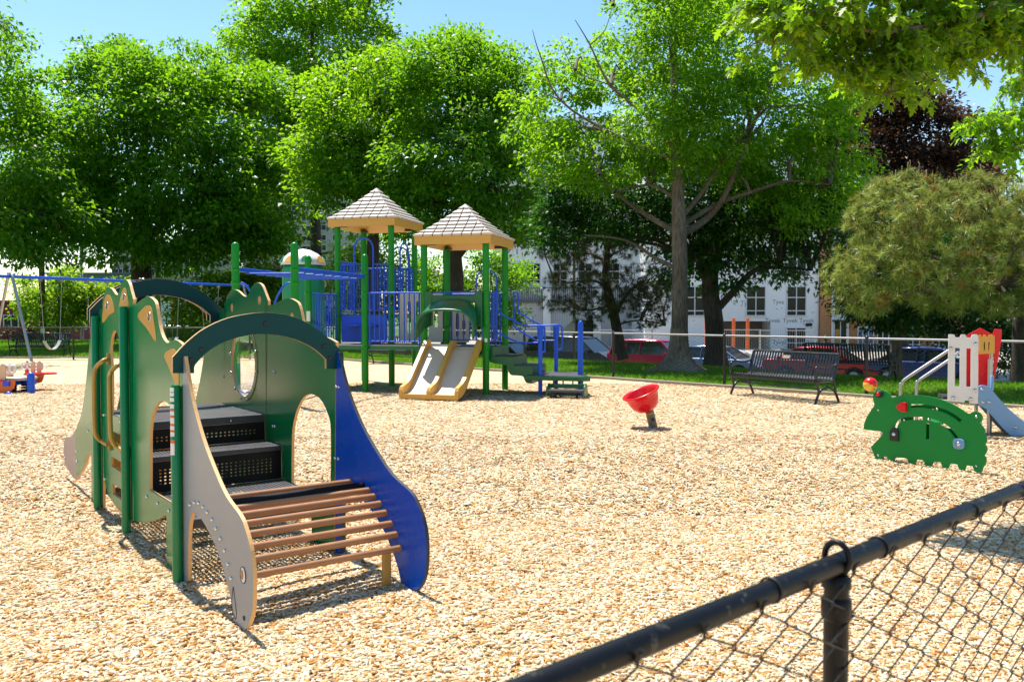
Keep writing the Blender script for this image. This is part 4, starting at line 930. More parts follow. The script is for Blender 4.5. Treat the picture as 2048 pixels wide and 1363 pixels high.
# four seat spring rocker at the left edge
rb = G(48, 786); rb.z = 0
rk = thing('spring_rocker', 'spring rocker with orange sides, white handle boards and blue posts', 'spring rocker', tuple(rb))
sc2 = rb.y / 1700
def rp(px, py, dy=0.0): return P(px, py, rb.y + dy)
for px, py0, py1, dy in ((61.5, 744, 790, -0.05), (17, 746, 770, 0.5), (17, 782, 792, -0.3)):
    b0, b1 = rp(px, py1, dy), rp(px, py0, dy); b0.z = max(0, b0.z) - 0.03; b0.x = b1.x; b0.y = b1.y
    mb = MB(); r = 0.068; mb.tube([b0, b1 - Z * 0.07, b1 - Z * 0.03, b1 - Z * 0.008, b1], [r, r, r * 0.86, r * 0.5, 0.01], 16); mb.build('post', m_pblue, rk)
def rboard(name, pix, dy, th, mat, holes=(), par=rk):
    p0 = rp(0, 700, dy); yv = V((0, 1, 0)); conv = lambda x, y: ((lambda p: (p.x, p.z))(onplane(x, y, p0, yv)))
    mb = MB(); mb.prism(curve([(*conv(p[0], p[1]), *p[2:]) for p in pix], 3), lambda a, b: V((a, p0.y, b)), yv * th, [curve([conv(x, y) for x, y in h], 3) for h in holes], 0, 0); return mb.build(name, mat, par, bevel=0.006)
z5 = lambda X, Y: (X / 7.57, 640 + Y / 7.57)
for dx, dy, s_ in ((0, 0.0, 1.0), (400, 0.9, 0.0)):
    if s_:
        rboard('seat_side', [z5(-140, 930), z5(60, 910), z5(215, 905), z5(215, 1010), z5(190, 1050), z5(80, 1110), z5(-60, 1060), z5(-140, 990)], -0.2, 0.02, m_orange)
        rboard('seat_side', [z5(-140, 930), z5(60, 910), z5(215, 905), z5(215, 1010), z5(190, 1050), z5(80, 1110), z5(-60, 1060), z5(-140, 990)], 0.15, 0.02, m_orange)
        for X in (20, 130): rboard('handle_board', [z5(X - 25, 690), z5(X + 55, 680), z5(X + 60, 900), z5(X - 20, 910)], -0.16 if X == 20 else 0.1, 0.03, M('board_peach', (0.66, 0.42, 0.27), 0.45))
        for X in (0, 95, 185): 
            p0 = rp(0, 700, -0.1); q = [onplane(*z5(X + a, b), p0, V((0, 1, 0))) for a, b in ((-45, 700), (30, 690), (48, 730), (40, 780), (0, 800), (-40, 780))]; mb = MB(); mb.tube([V(w) for w in curve([tuple(w) for w in q], 3)], 0.018, 8, 0, True, True); mb.build('hand_grip', m_white, rk)
        mb = MB(); mb.box(rp(0, 760, -0.05), (0.55, 0.35, 0.03)); mb.build('seat', m_red, rk, bevel=0.01)
    else:
        rboard('seat_side', [z5(520, 830), z5(600, 815), z5(660, 810), z5(655, 870), z5(620, 940), z5(540, 950), z5(520, 940)], 0.35, 0.02, m_orange)
        for X, c in ((400, 0), (490, 1), (585, 1)): rboard('handle_board', [z5(X - 22, 640), z5(X + 30, 632), z5(X + 30, 800), z5(X - 22, 810)], 0.55 - 0.1 * c, 0.03, m_red if not c else M('board_peach', (0.66, 0.42, 0.27), 0.45))
        for X in (370, 460, 540, 615):
            p0 = rp(0, 700, 0.5); q = [onplane(*z5(X + a, b), p0, V((0, 1, 0))) for a, b in ((-35, 655), (10, 640), (30, 670), (28, 730), (-5, 750), (-34, 725))]; mb = MB(); mb.tube([V(w) for w in curve([tuple(w) for w in q], 3)], 0.016, 8, 0, True, True); mb.build('hand_grip', m_white, rk)
        mb = MB(); mb.prism([(-0.1, -0.2), (0.32, -0.2), (0.46, 0.0), (0.32, 0.2), (-0.1, 0.2)], lambda a, b: rp(68, 748, 0.5) + V((a, b, 0)), Z * 0.03, (), 0, 0); mb.build('seat', m_red, rk, bevel=0.008)
mb = MB(); c = rp(38, 757, 0.2); mb.lathe(c, [(0.0, 0.05), (0.3, 0.05), (0.34, 0.02), (0.3, -0.02), (0, -0.02)], 24, Z); mb.build('table_top', m_pcream, rk)
mb = MB(); mb.box(c - Z * 0.06, (0.62, 0.12, 0.10)); mb.box(c - Z * 0.06, (0.12, 0.9, 0.10)); mb.build('beam', m_pblue, rk, bevel=0.01)
mb = MB(); b = V((c.x, c.y, 0))
for s_ in (-0.13, 0.13): mb.tube([b + V((s_ + 0.07 * math.cos(t), 0.07 * math.sin(t), 0.02 + t * 0.0075)) for t in [k * 0.5 for k in range(64)]], 0.016, 6)
mb.build('spring', m_dark, rk)
# swing set
beamz = 2.59
b0, b1 = V((P(14, 553, 24.0).x, 24.0, beamz)), V((P(488, 571, 31.6).x, 31.6, beamz))
bd = (b1 - b0).normalized(); bnrm = V((-bd.y, bd.x, 0))
sw = thing('swing_set', 'swing set frame with a long blue top beam and grey tube legs', 'swing set', (b0.x, b0.y, 0))
mb = MB(); mb.tube([b0 - bd * 0.5, b1 + bd * 0.2], 0.045, 12); mb.build('top_beam', m_pblue, sw)
for t in (0.01, 0.5, 0.985):
    c = b0.lerp(b1, t)
    for s_ in (-1, 1):
        mb = MB(); f = c + bnrm * (1.05 * s_); f.z = -0.05
        mb.tube([V(q) for q in curve([tuple(c + bnrm * 0.02 * s_ + Z * 0.055), tuple(c + bnrm * 0.09 * s_ + Z * 0.02), tuple(c + bnrm * 0.14 * s_ - Z * 0.1), tuple(f)], 4, False)], 0.04, 10); mb.build('leg', m_galv, sw)
L_ = (b1 - b0).length
def at_px(px): 
    lo, hi = 0.0, 1.0
    for _ in range(40):
        m = (lo + hi) / 2; q = b0.lerp(b1, m); x = CX + F * q.x / q.y
        lo, hi = (m, hi) if x < px else (lo, m)
    return b0.lerp(b1, lo)
for px0, px1, kind in ((82, 125, 'strap'), (175, 215, 'bucket'), (321, 359, 'strap'), (403, 438, 'bucket')):
    a, b = at_px(px0), at_px(px1); zs = 0.62
    s_ = thing('swing', {('strap', 82): 'grey strap swing on chains hanging at the left end of the beam', ('bucket', 175): 'red bucket swing on chains left of the dinosaur climber', ('strap', 321): 'strap swing hanging from the far half of the beam', ('bucket', 403): 'red bucket swing at the far right end of the beam'}[(kind, px0)], 'swing', (a.x, a.y, 0), 'swings hanging from the blue beam')
    m = (a + b) / 2; d = (b - a).normalized(); hw_ = (b - a).length / 2
    for q in (a, b):
        mb = MB(); mb.box(q - Z * 0.06, (0.10, 0.06, 0.10)); mb.build('hanger', M('hanger_steel', (0.3, 0.26, 0.2), 0.5, 0.5), s_)
        mb = MB(); e = m + d * (hw_ * 0.72 * (1 if q is b else -1)); e.z = zs + (0.12 if kind == 'strap' else 0.3); mb.tube([q - Z * 0.1, e], 0.007, 5); mb.build('chain', m_galv, s_)
    mb = MB(); c = V((m.x, m.y, zs))
    if kind == 'strap':
        pts = [c + d * (hw_ * 0.72 * t) + Z * (0.12 - 0.25 * (1 - t * t)) for t in [-1 + k / 6 for k in range(13)]]
        for k in range(12): mb.obox((pts[k] + pts[k + 1]) / 2, (pts[k + 1] - pts[k]) * 0.5, bnrm * 0.08, Z * 0.012)
        mb.build('seat', M('strap_grey', (0.5, 0.5, 0.5), 0.5), s_)
    else:
        mb.lathe(c, [(0.12, -0.05), (0.17, 0.02), (0.19, 0.2), (0.2, 0.3), (0.17, 0.3), (0.14, 0.05), (0.0, 0.0)], 16, Z); mb.build('seat', m_red, s_)
# benches: slatted seat of bent bars on cast frames
def make_bench(label, group):
    t = thing('park_bench', label, 'bench', (0, 0, 0), group); Lb = 1.86
    prof = curve([(-0.285, 0.355), (-0.30, 0.40), (-0.285, 0.435), (-0.24, 0.44), (0.0, 0.415), (0.14, 0.405), (0.19, 0.43), (0.22, 0.50), (0.33, 0.82), (0.345, 0.85), (0.37, 0.855)], 3, False)
    mb = MB(); nsl = 30
    for k in range(nsl):
        x = -Lb / 2 + 0.03 + (Lb - 0.06) * k / (nsl - 1); hw_ = 0.0185
        for q in range(len(prof) - 1):
            (y0, z0), (y1, z1) = prof[q], prof[q + 1]; n_ = V((0, z1 - z0, -(y1 - y0))).normalized() * -0.005
            p = [V((x - hw_, y0, z0)), V((x + hw_, y0, z0)), V((x + hw_, y1, z1)), V((x - hw_, y1, z1))]
            mb.add([v + n_ for v in p] + [v - n_ for v in p], [(0, 1, 2, 3), (7, 6, 5, 4), (0, 4, 5, 1), (1, 5, 6, 2), (2, 6, 7, 3), (3, 7, 4, 0)], 0)
    for y, z in ((-0.285, 0.375), (0.17, 0.40), (0.335, 0.83)): mb.tube([V((-Lb / 2, y, z)), V((Lb / 2, y, z))], 0.016, 8)
    mb.build('seat_slats', m_bench, t)
    mb = MB(); mb.tube([V((-Lb / 2, 0.02, 0.24)), V((Lb / 2, 0.02, 0.24))], 0.014, 8); mb.build('stretcher', m_bench, t)
    for x in (-Lb / 2 - 0.01, Lb / 2 + 0.01):
        mb = MB(); t3 = lambda pts, r: mb.tube([V((x, a, b)) for a, b in curve(pts, 4, False)], r, 8)
        t3([(-0.29, 0.0), (-0.265, 0.06), (-0.20, 0.18), (-0.12, 0.25), (0.0, 0.27), (0.14, 0.25), (0.24, 0.18), (0.31, 0.06), (0.34, 0.0)], 0.022)
        t3([(-0.29, 0.37), (-0.18, 0.38), (0.0, 0.385), (0.15, 0.385), (0.20, 0.44), (0.34, 0.83)], 0.021)
        t3([(-0.20, 0.18), (-0.22, 0.28), (-0.25, 0.37)], 0.02); t3([(0.24, 0.18), (0.22, 0.28), (0.18, 0.38)], 0.02)
        fr_ = mb.build('frame', m_bench, t)
        mb = MB(); mb.tube([V((x, a, b)) for a, b in curve([(-0.24, 0.40), (-0.285, 0.48), (-0.30, 0.56), (-0.265, 0.625), (-0.18, 0.64), (0.0, 0.625), (0.15, 0.63), (0.26, 0.655)], 4, False)], 0.018, 8)
        mb.build('armrest', m_bench, t)
    return t
G_B = 'black slatted park benches'
pl, prr = G(1453, 790.5), G(1638, 810)
bench = make_bench('black slatted bench with a small plaque on its back, standing on the wood chips', G_B)
ang = math.atan2(prr.y - pl.y, prr.x - pl.x); mid = (pl + prr) / 2
nb = V((-math.sin(ang), math.cos(ang), 0))
sets = [(bench, mid + nb * 0.30, ang)]
b2 = copy_tree(bench); b2['label'] = 'black slatted bench on the lawn beyond the fence, seen past the plaque bench'; sets.append((b2, V((P(1700, 700, 19.6).x, 19.6, 0)), ang + math.pi + 0.30))
b3 = copy_tree(bench); b3['label'] = 'black slatted bench seen underneath the play structure deck'; sets.append((b3, V((P(792, 700, 26.0).x, 26.0, 0)), -0.32))
b4 = copy_tree(bench); b4['label'] = 'black slatted bench behind the swing set at the left'; sets.append((b4, V((P(80, 700, 30.6).x, 30.6, 0)), 0.06))
for o, p, a in sets: o.location = (p.x, p.y, terrain(p.x, p.y) if p.y > 22 or o is b2 else 0.0); o.rotation_euler = (0, 0, a); 
mb = MB(); nn = V((0, -0.945, 0.325)); cc = V((-0.14, 0.30, 0.745)) + nn * 0.009; e1, e2 = V((1, 0, 0)), V((0, 0.325, 0.945))
mb.obox(cc, e1 * 0.095, e2 * 0.026, nn * 0.002, 0); mb.obox(cc + nn * 0.001 - e1 * 0.075, e1 * 0.014, e2 * 0.016, nn * 0.002, 1)
mb.obox(cc + nn * 0.001 + e1 * 0.083, e1 * 0.009, e2 * 0.02, nn * 0.002, 2)
for k in range(2): mb.obox(cc + nn * 0.001 + e1 * 0.012 + e2 * (0.008 - 0.016 * k), e1 * 0.055, e2 * 0.002, nn * 0.002, 2)
OFF[bench.name] = V((0, 0, 0)); pq = mb.build('plaque', [M('plaque_cream', (0.6, 0.52, 0.36), 0.4), m_red, m_dark], bench)
# ---------------------------------------------------------------- chain link fences
m_wire = M('vinyl_wire', (0.015, 0.015, 0.015), 0.5, var=0.3)
def mesh_wires(name, p0, d, length, z0, z1, par, r=0.002, p=0.07):
    n_ = int(length / p); st_ = p / 2; m = int((z1 - z0) / st_) + 1; nr = np.array((-d.y, d.x, 0)); dv = np.array(d)
    i = np.arange(n_ + 1)[:, None]; j = np.arange(m)[None, :]
    sgn = np.where((i + j) % 2 == 0, 1.0, -1.0)
    jit = rng.normal(0, 0.0025, (n_ + 1, m))
    s = i * p + sgn * p / 2 + jit; z = z0 + j * st_ + rng.normal(0, 0.002, (n_ + 1, m)); q = sgn * r * 0.9
    c = np.array(p0)[None, None] + s[..., None] * dv + q[..., None] * nr; c[..., 2] = z
    offs = np.stack([dv * r * 1.3, nr * r * 1.3, -dv * r * 1.3, -nr * r * 1.3]); v = c[:, :, None, :] + offs[None, None]
    base = (np.arange(n_ + 1)[:, None] * m + np.arange(m - 1)[None]) * 4
    f = []
    for k in range(4):
        k2 = (k + 1) % 4; f.append(np.stack([base + k, base + k2, base + 4 + k2, base + 4 + k], -1))
    return npmesh(name, v.reshape(-1, 3), 4, np.stack(f, 2).reshape(-1, 4), m_wire, parent=par)
def fence(label, p0, d, n, gap, h, m_rail, post_r=0.03, rail_r=0.021, wr=0.0030, cat='fence', zf=None, grp=None, mid_rail=False):
    t = thing('chain_link_fence', label, cat, (p0.x, p0.y, 0), grp)
    for k in range(n + 1):
        b = p0 + d * (gap * k); mb = MB(); mb.tube([b - Z * 0.1, b + Z * (h + 0.005)], post_r, 12); mb.lathe(b + Z * (h - 0.02), [(post_r + 0.004, 0), (post_r + 0.004, 0.045), (post_r * 0.6, 0.065), (0, 0.07)], 12); mb.build('post', m_black, t)
    a, b = p0 - d * 0.0, p0 + d * (gap * n); mb = MB(); mb.tube([a.lerp(b, k / n) + Z * (h - 0.005 * math.sin(k * 2.3) ** 2) for k in range(n + 1)], rail_r, 10); mb.build('top_rail', m_rail, t)
    mesh_wires('wire_mesh', p0, d, gap * n, 0.04, h, t, wr); return t
fence('long chain link fence with a top rail greyed for sun glint along the lawn behind the bench', FA - FD * (2.98 * 5.0), FD, 9, 2.98, 1.08, M('rail_glint_grey', (0.26, 0.26, 0.27), 0.45, 0.2, var=0.2, scale=10))  # sun glint on the black top rail is put into its grey colour
pk = FA - FD * (2.98 * 5.0) ; pk2 = V((-31, pk.y + 0.3, 0)); dl = (pk2 - pk).normalized(); nl = int((pk2 - pk).length / 2.98)
fence('black chain link fence running behind the swing set', pk, dl, nl, 2.98, 1.08, m_black, wr=0.0026)
# ---------------------------------------------------------------- near fence in front of the camera
nf0 = V((0.2018, 1.114, 0)); nfd = V((0.744, 0.668, 0)).normalized()
m_nearpaint = M('worn_black_paint', (0.005, 0.005, 0.006), 0.42, var=0.4, scale=9, dust=0.30, spec=0.22)
nfen = thing('chain_link_fence', 'black chain link fence right in front of the camera, out of focus', 'fence', (nf0.x, nf0.y, 0))
mb = MB(); mb.tube([nf0 - nfd * 0.7 + Z * 1.075, nf0 + nfd * 1.2 + Z * 1.082, nf0 + nfd * 6 + Z * 1.08], 0.0178, 16); mb.build('top_rail', m_nearpaint, nfen)
sp = (V((P(1683, 1120, 1.42).x, 1.42, 0)) - nf0).dot(nfd)
nrn = V((nfd.y, -nfd.x, 0))
for k in range(2):
    b = nf0 + nfd * (sp + 2.98 * k) + nrn * 0.0; mb = MB(); mb.tube([b - Z * 0.05, b + Z * 1.05], 0.0205, 16)
    mb.tube([b + Z * 0.985, b + Z * 0.99, b + Z * 1.02, b + Z * 1.025], [0.0205, 0.025, 0.025, 0.0205], 16)
    mb.tube([b + Z * 1.04, b + Z * 1.055, b + Z * 1.062], [0.024, 0.024, 0.018], 16)
    mb.tube([b + Z * 1.09 + nrn * (0.0 + 0.022 * math.cos(t)) * 1 + Z * (0.027 * math.sin(t)) for t in [q * math.pi / 8 for q in range(16)]], 0.0055, 8, 0, True, True)
    mb.build('post', m_nearpaint, nfen)
for k, s_ in enumerate((0.26, 0.62, 1.05, 1.35)):
    mb = MB(); c = nf0 + nfd * s_ + Z * 1.08
    mb.tube([c + nrn * (0.0195 * math.cos(t)) + Z * (0.0195 * math.sin(t)) for t in [q * math.pi / 7 for q in range(14)]], 0.0022, 5, 0, True, True); mb.build('wire_tie', m_wire, nfen)
mb = MB(); pw = 0.071; w0_ = nf0 - nfd * 0.4 + nrn * 0.02
for i in range(62):
    pts = []
    for j in range(32):
        sg = 1 if (i + j) % 2 == 0 else -1; c = w0_ + nfd * (i * pw + R.gauss(0, 0.001)) + Z * (1.066 - j * pw / 2 + R.gauss(0, 0.001))
        for q in (-0.06, 0.06): pts.append(c + nfd * (sg * (pw / 2 + 0.0012) * (1 - abs(q) * 0.9)) - Z * (q * pw / 2) + nrn * (0.0022 * sg))
    mb.tube(pts, 0.0016, 6, 0, False)
    e = pts[0]; mb.tube([e, e + Z * 0.012 + nrn * 0.004, e + Z * 0.018 + nrn * 0.010], 0.0019, 5)
mb.build('wire_mesh', m_wire, nfen)
# ---------------------------------------------------------------- cars parked along the road
m_glass, nt, bs = nodes_of('car_glass'); bs.inputs['Base Color'].default_value = (0.02, 0.026, 0.03, 1); bs.inputs['Roughness'].default_value = 0.04; bs.inputs['Specular IOR Level'].default_value = 0.9
n_ = nt.nodes.new('ShaderNodeTexNoise'); n_.inputs['Scale'].default_value = 1.5; r_ = nt.nodes.new('ShaderNodeMapRange'); r_.inputs['To Min'].default_value = 0.02; r_.inputs['To Max'].default_value = 0.10
nt.links.new(n_.outputs['Fac'], r_.inputs['Value']); nt.links.new(r_.outputs['Result'], bs.inputs['Roughness'])
m_tyre = M('tyre', (0.015, 0.015, 0.015), 0.8); m_rim = M('wheel_rim', (0.5, 0.5, 0.52), 0.3, 0.8)
m_lamp = M('lamp_clear', (0.75, 0.75, 0.75), 0.15, 0.3); m_tail = M('lamp_red', (0.5, 0.01, 0.01), 0.2)
def make_car(label, cat, col, kind, group='cars parked along the road'):
    t = thing('parked_car', label, cat, (0, 0, 0), group)
    m_p = M('car_paint', col, 0.25, 0.25, var=0.05, coat=0.8)
    if kind == 'suv': Lc, Wc, belt, roof, hood = 4.55, 1.84, 1.02, 1.66, 1.03; gh = [(-2.16, belt), (-1.98, roof - 0.06), (-1.5, roof), (0.1, roof), (0.45, roof - 0.04), (1.12, belt)]; deckz = belt
    elif kind == 'van': Lc, Wc, belt, roof, hood = 4.95, 1.92, 1.06, 1.76, 1.08; gh = [(-2.38, belt), (-2.22, roof - 0.08), (-1.8, roof), (0.4, roof), (0.75, roof - 0.05), (1.6, belt)]; deckz = belt
    else: Lc, Wc, belt, roof, hood = 4.65, 1.80, 0.93, 1.44, 0.92; gh = [(-1.75, belt + 0.03), (-1.0, roof - 0.03), (-0.6, roof), (0.15, roof), (0.5, roof - 0.04), (1.25, belt)]; deckz = belt + 0.02
    h = Lc / 2; wb = Lc * 0.295; zr = 0.33
    low = [(-h + 0.02, 0.42), (-h, 0.62), (-h + 0.04, deckz - 0.06), (-h + 0.12, deckz), (gh[0][0], deckz + 0.0), (gh[-1][0], belt), (gh[-1][0] + 0.25, hood - 0.01), (h - 0.35, hood - 0.14), (h - 0.06, hood - 0.30), (h, 0.58), (h - 0.03, 0.34), (h - 0.12, 0.24)]
    def wa(cx): return [(cx + 0.39 * math.cos(a), 0.30 + 0.39 * math.sin(a)) for a in [k * math.pi / 9 for k in range(0, 10)]]
    poly = low + [(wb + 0.42, 0.22)] + [(x, max(0.22, z)) for x, z in wa(wb)] + [(wb - 0.42, 0.22), (-wb + 0.42, 0.22)] + [(x, max(0.22, z)) for x, z in wa(-wb)] + [(-wb - 0.42, 0.22), (-h + 0.1, 0.27)]
    mb = MB(); mb.prism(poly, lambda a, b: V((a, -Wc / 2, b)), V((0, Wc, 0)), (), 0, 0); body = mb.build('body', m_p, t, bevel=0.055, seg=3)
    # greenhouse
    hb, ht = Wc / 2 - 0.045, Wc / 2 - 0.20; mb = MB(); n = len(gh); vs = []
    for x, z in gh:
        f = (z - belt) / (roof - belt); w = hb + (ht - hb) * max(0, f); vs += [V((x, -w, z - 0.0)), V((x, w, z - 0.0))]
    mb.add(vs, [(2 * k, 2 * k + 2, 2 * k + 3, 2 * k + 1) for k in range(n - 1)], 0, False)
    mb.add(vs, [tuple(2 * k for k in range(n))[::-1], tuple(2 * k + 1 for k in range(n))], 0)
    mb.build('windows', m_glass, t)
    mb = MB(); rw = ht + 0.015; q = [(gh[1][0] - 0.04, gh[1][1] + 0.0), gh[2], ((gh[2][0] + gh[3][0]) / 2, roof + 0.02), gh[3], (gh[4][0] + 0.05, gh[4][1] - 0.02)]
    vs = []
    for x, z in q: vs += [V((x, -rw, z + 0.012)), V((x, 0, z + 0.035)), V((x, rw, z + 0.012))]
    mb.add(vs, [f for k in range(len(q) - 1) for f in ((3 * k, 3 * k + 3, 3 * k + 4, 3 * k + 1), (3 * k + 1, 3 * k + 4, 3 * k + 5, 3 * k + 2))], 0, True)
    for s_ in (-1, 1):
        for (x0, z0), (x1, z1) in ((gh[4], gh[5]), ((gh[1]), gh[0])): mb.bar(V((x0, s_ * (ht + 0.005), z0)), V((x1, s_ * (hb + 0.005), z1)), 0.07, 0.06)
        for xa in ((gh[2][0] + gh[3][0]) / 2 + 0.15, gh[2][0] + 0.25): mb.bar(V((xa, s_ * (ht + 0.004), roof - 0.02)), V((xa - 0.02, s_ * (hb + 0.006), belt)), 0.02, 0.09)
        mb.bar(V((gh[1][0], s_ * (ht + 0.005), gh[1][1])), V((gh[4][0], s_ * (ht + 0.005), gh[4][1])), 0.04, 0.05)
    rf_ = mb.build('roof', m_p, t); rf_.modifiers.new('t', 'SOLIDIFY').thickness = 0.02
    for sx in (-1, 1):
        for sy in (-1, 1):
            c = V((sx * wb, sy * (Wc / 2 - 0.12), zr)); mb = MB(); mb.lathe(c, [(0.2, -0.10), (0.33, -0.10), (0.345, -0.06), (0.345, 0.06), (0.33, 0.10), (0.2, 0.10)], 22, V((0, sy, 0))); wh = mb.build('wheel', m_tyre, t)
            mb = MB(); mb.lathe(c + V((0, sy * 0.085, 0)), [(0.215, 0), (0.2, 0.015), (0.05, 0.0), (0, 0.005)], 18, V((0, sy, 0))); mb.build('rim', m_rim, wh)
    for sy in (-1, 1):
        mb = MB(); mb.box((h - 0.13, sy * (Wc / 2 - 0.24), hood - 0.30), (0.16, 0.34, 0.12)); mb.build('headlight', m_lamp, t, bevel=0.03)
        mb = MB(); mb.box((-h + 0.075, sy * (Wc / 2 - 0.15), deckz - 0.15), (0.15, 0.27, 0.20 if kind == 'sedan' else 0.36)); mb.build('tail_light', m_tail, t, bevel=0.03)
        mb = MB(); mb.box((gh[-1][0] - 0.30, sy * (Wc / 2 + 0.09), belt + 0.06), (0.12, 0.2, 0.13)); mb.build('mirror', m_p, t, bevel=0.03)
    mb = MB(); mb.box((h - 0.02, 0, 0.42), (0.06, Wc * 0.5, 0.14)); mb.build('grille', m_dark, t, bevel=0.01)
    mb = MB(); mb.box((-h + 0.0, 0, deckz - 0.28), (0.03, 0.5, 0.13)); mb.build('licence_plate', m_white, t)
    return t
RD = V((0.82, -0.57, 0)).normalized()
def road_at(px):
    t = px - CX; k = t / F; c = V((8, 39, 0)); s = (k * c.y - c.x) / (RD.x - k * RD.y); return c + RD * s
ra = math.atan2(RD.y, RD.x)
def put(car, px, dz=0.0, back=0.0, rot=0.0):
    p = road_at(px) + V((-RD.y, RD.x, 0)) * back; car.location = (p.x, p.y, -1.335 + dz); car.rotation_euler = (0, 0, ra + rot)
put(make_car('crimson sport utility car parked between the leaning pine and the big trunk', 'car', (0.52, 0.012, 0.07), 'suv'), 1318)
put(make_car('dark slate blue minivan parked behind the blue posts of the stair landing', 'car', (0.045, 0.05, 0.085), 'van'), 1150)
put(make_car('pale steel blue sedan parked between the two thick trunks', 'car', (0.17, 0.24, 0.42), 'sedan'), 1432)
put(make_car('red sedan parked behind the two benches', 'car', (0.55, 0.01, 0.03), 'sedan'), 1650, 0.05)
put(make_car('blue sedan with its tail showing beside the slim trunk', 'car', (0.025, 0.055, 0.20), 'sedan'), 1862, 0.12)
put(make_car('black car mostly hidden behind the stair of the play structure', 'car', (0.012, 0.012, 0.016), 'sedan'), 1010, 0.0)
c = make_car('maroon car at the far left beyond the swing set', 'car', (0.33, 0.008, 0.04), 'suv'); c.location = (-31.0, 57.0, -1.33); c.rotation_euler = (0, 0, 0.05)
c = make_car('white van seen through the opening of the teal arches', 'car', (0.75, 0.75, 0.76), 'van'); c.location = (P(356, 650, 55).x, 55, -0.95); c.rotation_euler = (0, 0, 0.1)
# ---------------------------------------------------------------- buildings
m_wrap = M('house_wrap', (0.80, 0.80, 0.80), 0.55, var=0.05, scale=2.0, bump=0.25, bscale=4)
m_print = M('print_grey', (0.18, 0.20, 0.23), 0.7)
m_frame = M('window_frame', (0.62, 0.63, 0.65), 0.45)
m_pane, nt, bs = nodes_of('window_pane'); bs.inputs['Base Color'].default_value = (0.008, 0.014, 0.016, 1); bs.inputs['Roughness'].default_value = 0.12; bs.inputs['Specular IOR Level'].default_value = 0.2
def brick_mat(name, c1, c2, mortar, scale):
    m, nt, bs = nodes_of(name); tc = nt.nodes.new('ShaderNodeTexCoord'); mp = nt.nodes.new('ShaderNodeMapping'); mp.inputs['Rotation'].default_value = (math.pi / 2, 0, 0)
    nt.links.new(tc.outputs['Object'], mp.inputs['Vector']); b = nt.nodes.new('ShaderNodeTexBrick'); b.inputs['Scale'].default_value = scale
    b.inputs['Color1'].default_value = (*c1, 1); b.inputs['Color2'].default_value = (*c2, 1); b.inputs['Mortar'].default_value = (*mortar, 1); b.inputs['Mortar Size'].default_value = 0.02
    nt.links.new(mp.outputs['Vector'], b.inputs['Vector']); nt.links.new(b.outputs['Color'], bs.inputs['Base Color']); bs.inputs['Roughness'].default_value = 0.85
    bp = nt.nodes.new('ShaderNodeBump'); bp.inputs['Strength'].default_value = 0.4; bp.inputs['Distance'].default_value = 0.02; nt.links.new(b.outputs['Fac'], bp.inputs['Height']); bp.invert = True; nt.links.new(bp.outputs['Normal'], bs.inputs['Normal'])
    return m
m_brick = brick_mat('orange_brick', (0.50, 0.20, 0.055), (0.42, 0.155, 0.04), (0.45, 0.36, 0.26), 3.2)
def win(par, x, y, z, w, h, cols=2, rows=(0.38, 0.44, 0.18), mf=None):
    """window centred at x, bottom z, on the plane y (facing -y): frame > pane"""
    mb = MB(); t = 0.09
    mb.box((x - w / 2 + t / 2, y - 0.03, z + h / 2), (t, 0.10, h)); mb.box((x + w / 2 - t / 2, y - 0.03, z + h / 2), (t, 0.10, h))
    mb.box((x, y - 0.03, z + t / 2), (w - 2 * t, 0.10, t)); mb.box((x, y - 0.03, z + h - t / 2), (w - 2 * t, 0.10, t))
    for k in range(1, cols): mb.box((x - w / 2 + w * k / cols, y - 0.028, z + h / 2), (0.08, 0.08, h - 2 * t))
    zz = z + h
    for r in rows[:-1]:
        zz -= h * r; mb.box((x, y - 0.026, zz), (w - 2 * t, 0.085, 0.08))
    mb.box((x, y - 0.06, z - 0.04), (w + 0.12, 0.16, 0.06))
    f = mb.build('window', mf or m_frame, par)
    mb = MB(); mb.box((x, y - 0.012, z + h / 2), (w - t, 0.03, h - t)); mb.build('pane', m_pane, f); return f
def text_mesh(s, size):
    cu = bpy.data.curves.new('t', 'FONT'); cu.body = s; cu.size = size; cu.align_x = 'CENTER'; cu.align_y = 'CENTER'; cu.resolution_u = 3
    o = bpy.data.objects.new('t', cu); COL.objects.link(o); dg = bpy.context.evaluated_depsgraph_get(); me = bpy.data.meshes.new_from_object(o.evaluated_get(dg))
    v = [tuple(x.co) for x in me.vertices]; f = [tuple(p.vertices) for p in me.polygons]
    bpy.data.objects.remove(o); bpy.data.curves.remove(cu); bpy.data.meshes.remove(me); return v, f
DB = 72.0; kx = DB / F
def bx(px, D=DB): return (px - CX) / F * D
def bz(py, D=DB): return P(1024, py, D).z
GZ = -1.33
wb_ = thing('apartment_building', 'white apartment building under construction, covered in printed house wrap', 'building', (bx(1400), DB, GZ))
x0, x1 = bx(1290), bx(1637); ztop = 15.8
mb = MB()
# front wall with the open ground floor bay left out
bx0, bx1, bzt = bx(1447), bx(1541), bz(642)
mb.box(((x0 + x1) / 2, DB + 6, (bzt + ztop) / 2), (x1 - x0, 12, ztop - bzt)); mb.box(((x0 + bx0) / 2, DB + 6, (GZ + bzt) / 2), (bx0 - x0, 12, bzt - GZ - 0.002)); mb.box(((bx1 + x1) / 2, DB + 6, (GZ + bzt) / 2), (x1 - bx1, 12, bzt - GZ - 0.002))
mb.build('wall', m_wrap, wb_)
mb = MB(); mb.box(((bx0 + bx1) / 2, DB + 2.5, (GZ + bzt) / 2), (bx1 - bx0, 0.2, bzt - GZ)); 
for k in range(9): mb.box(((bx0 + bx1) / 2, DB + 2.38, GZ + 0.15 + k * 0.28), (bx1 - bx0, 0.04, 0.24))
mb.build('bay_boarding', M('bay_planks', (0.20, 0.145, 0.10), 0.8, var=0.2), wb_)
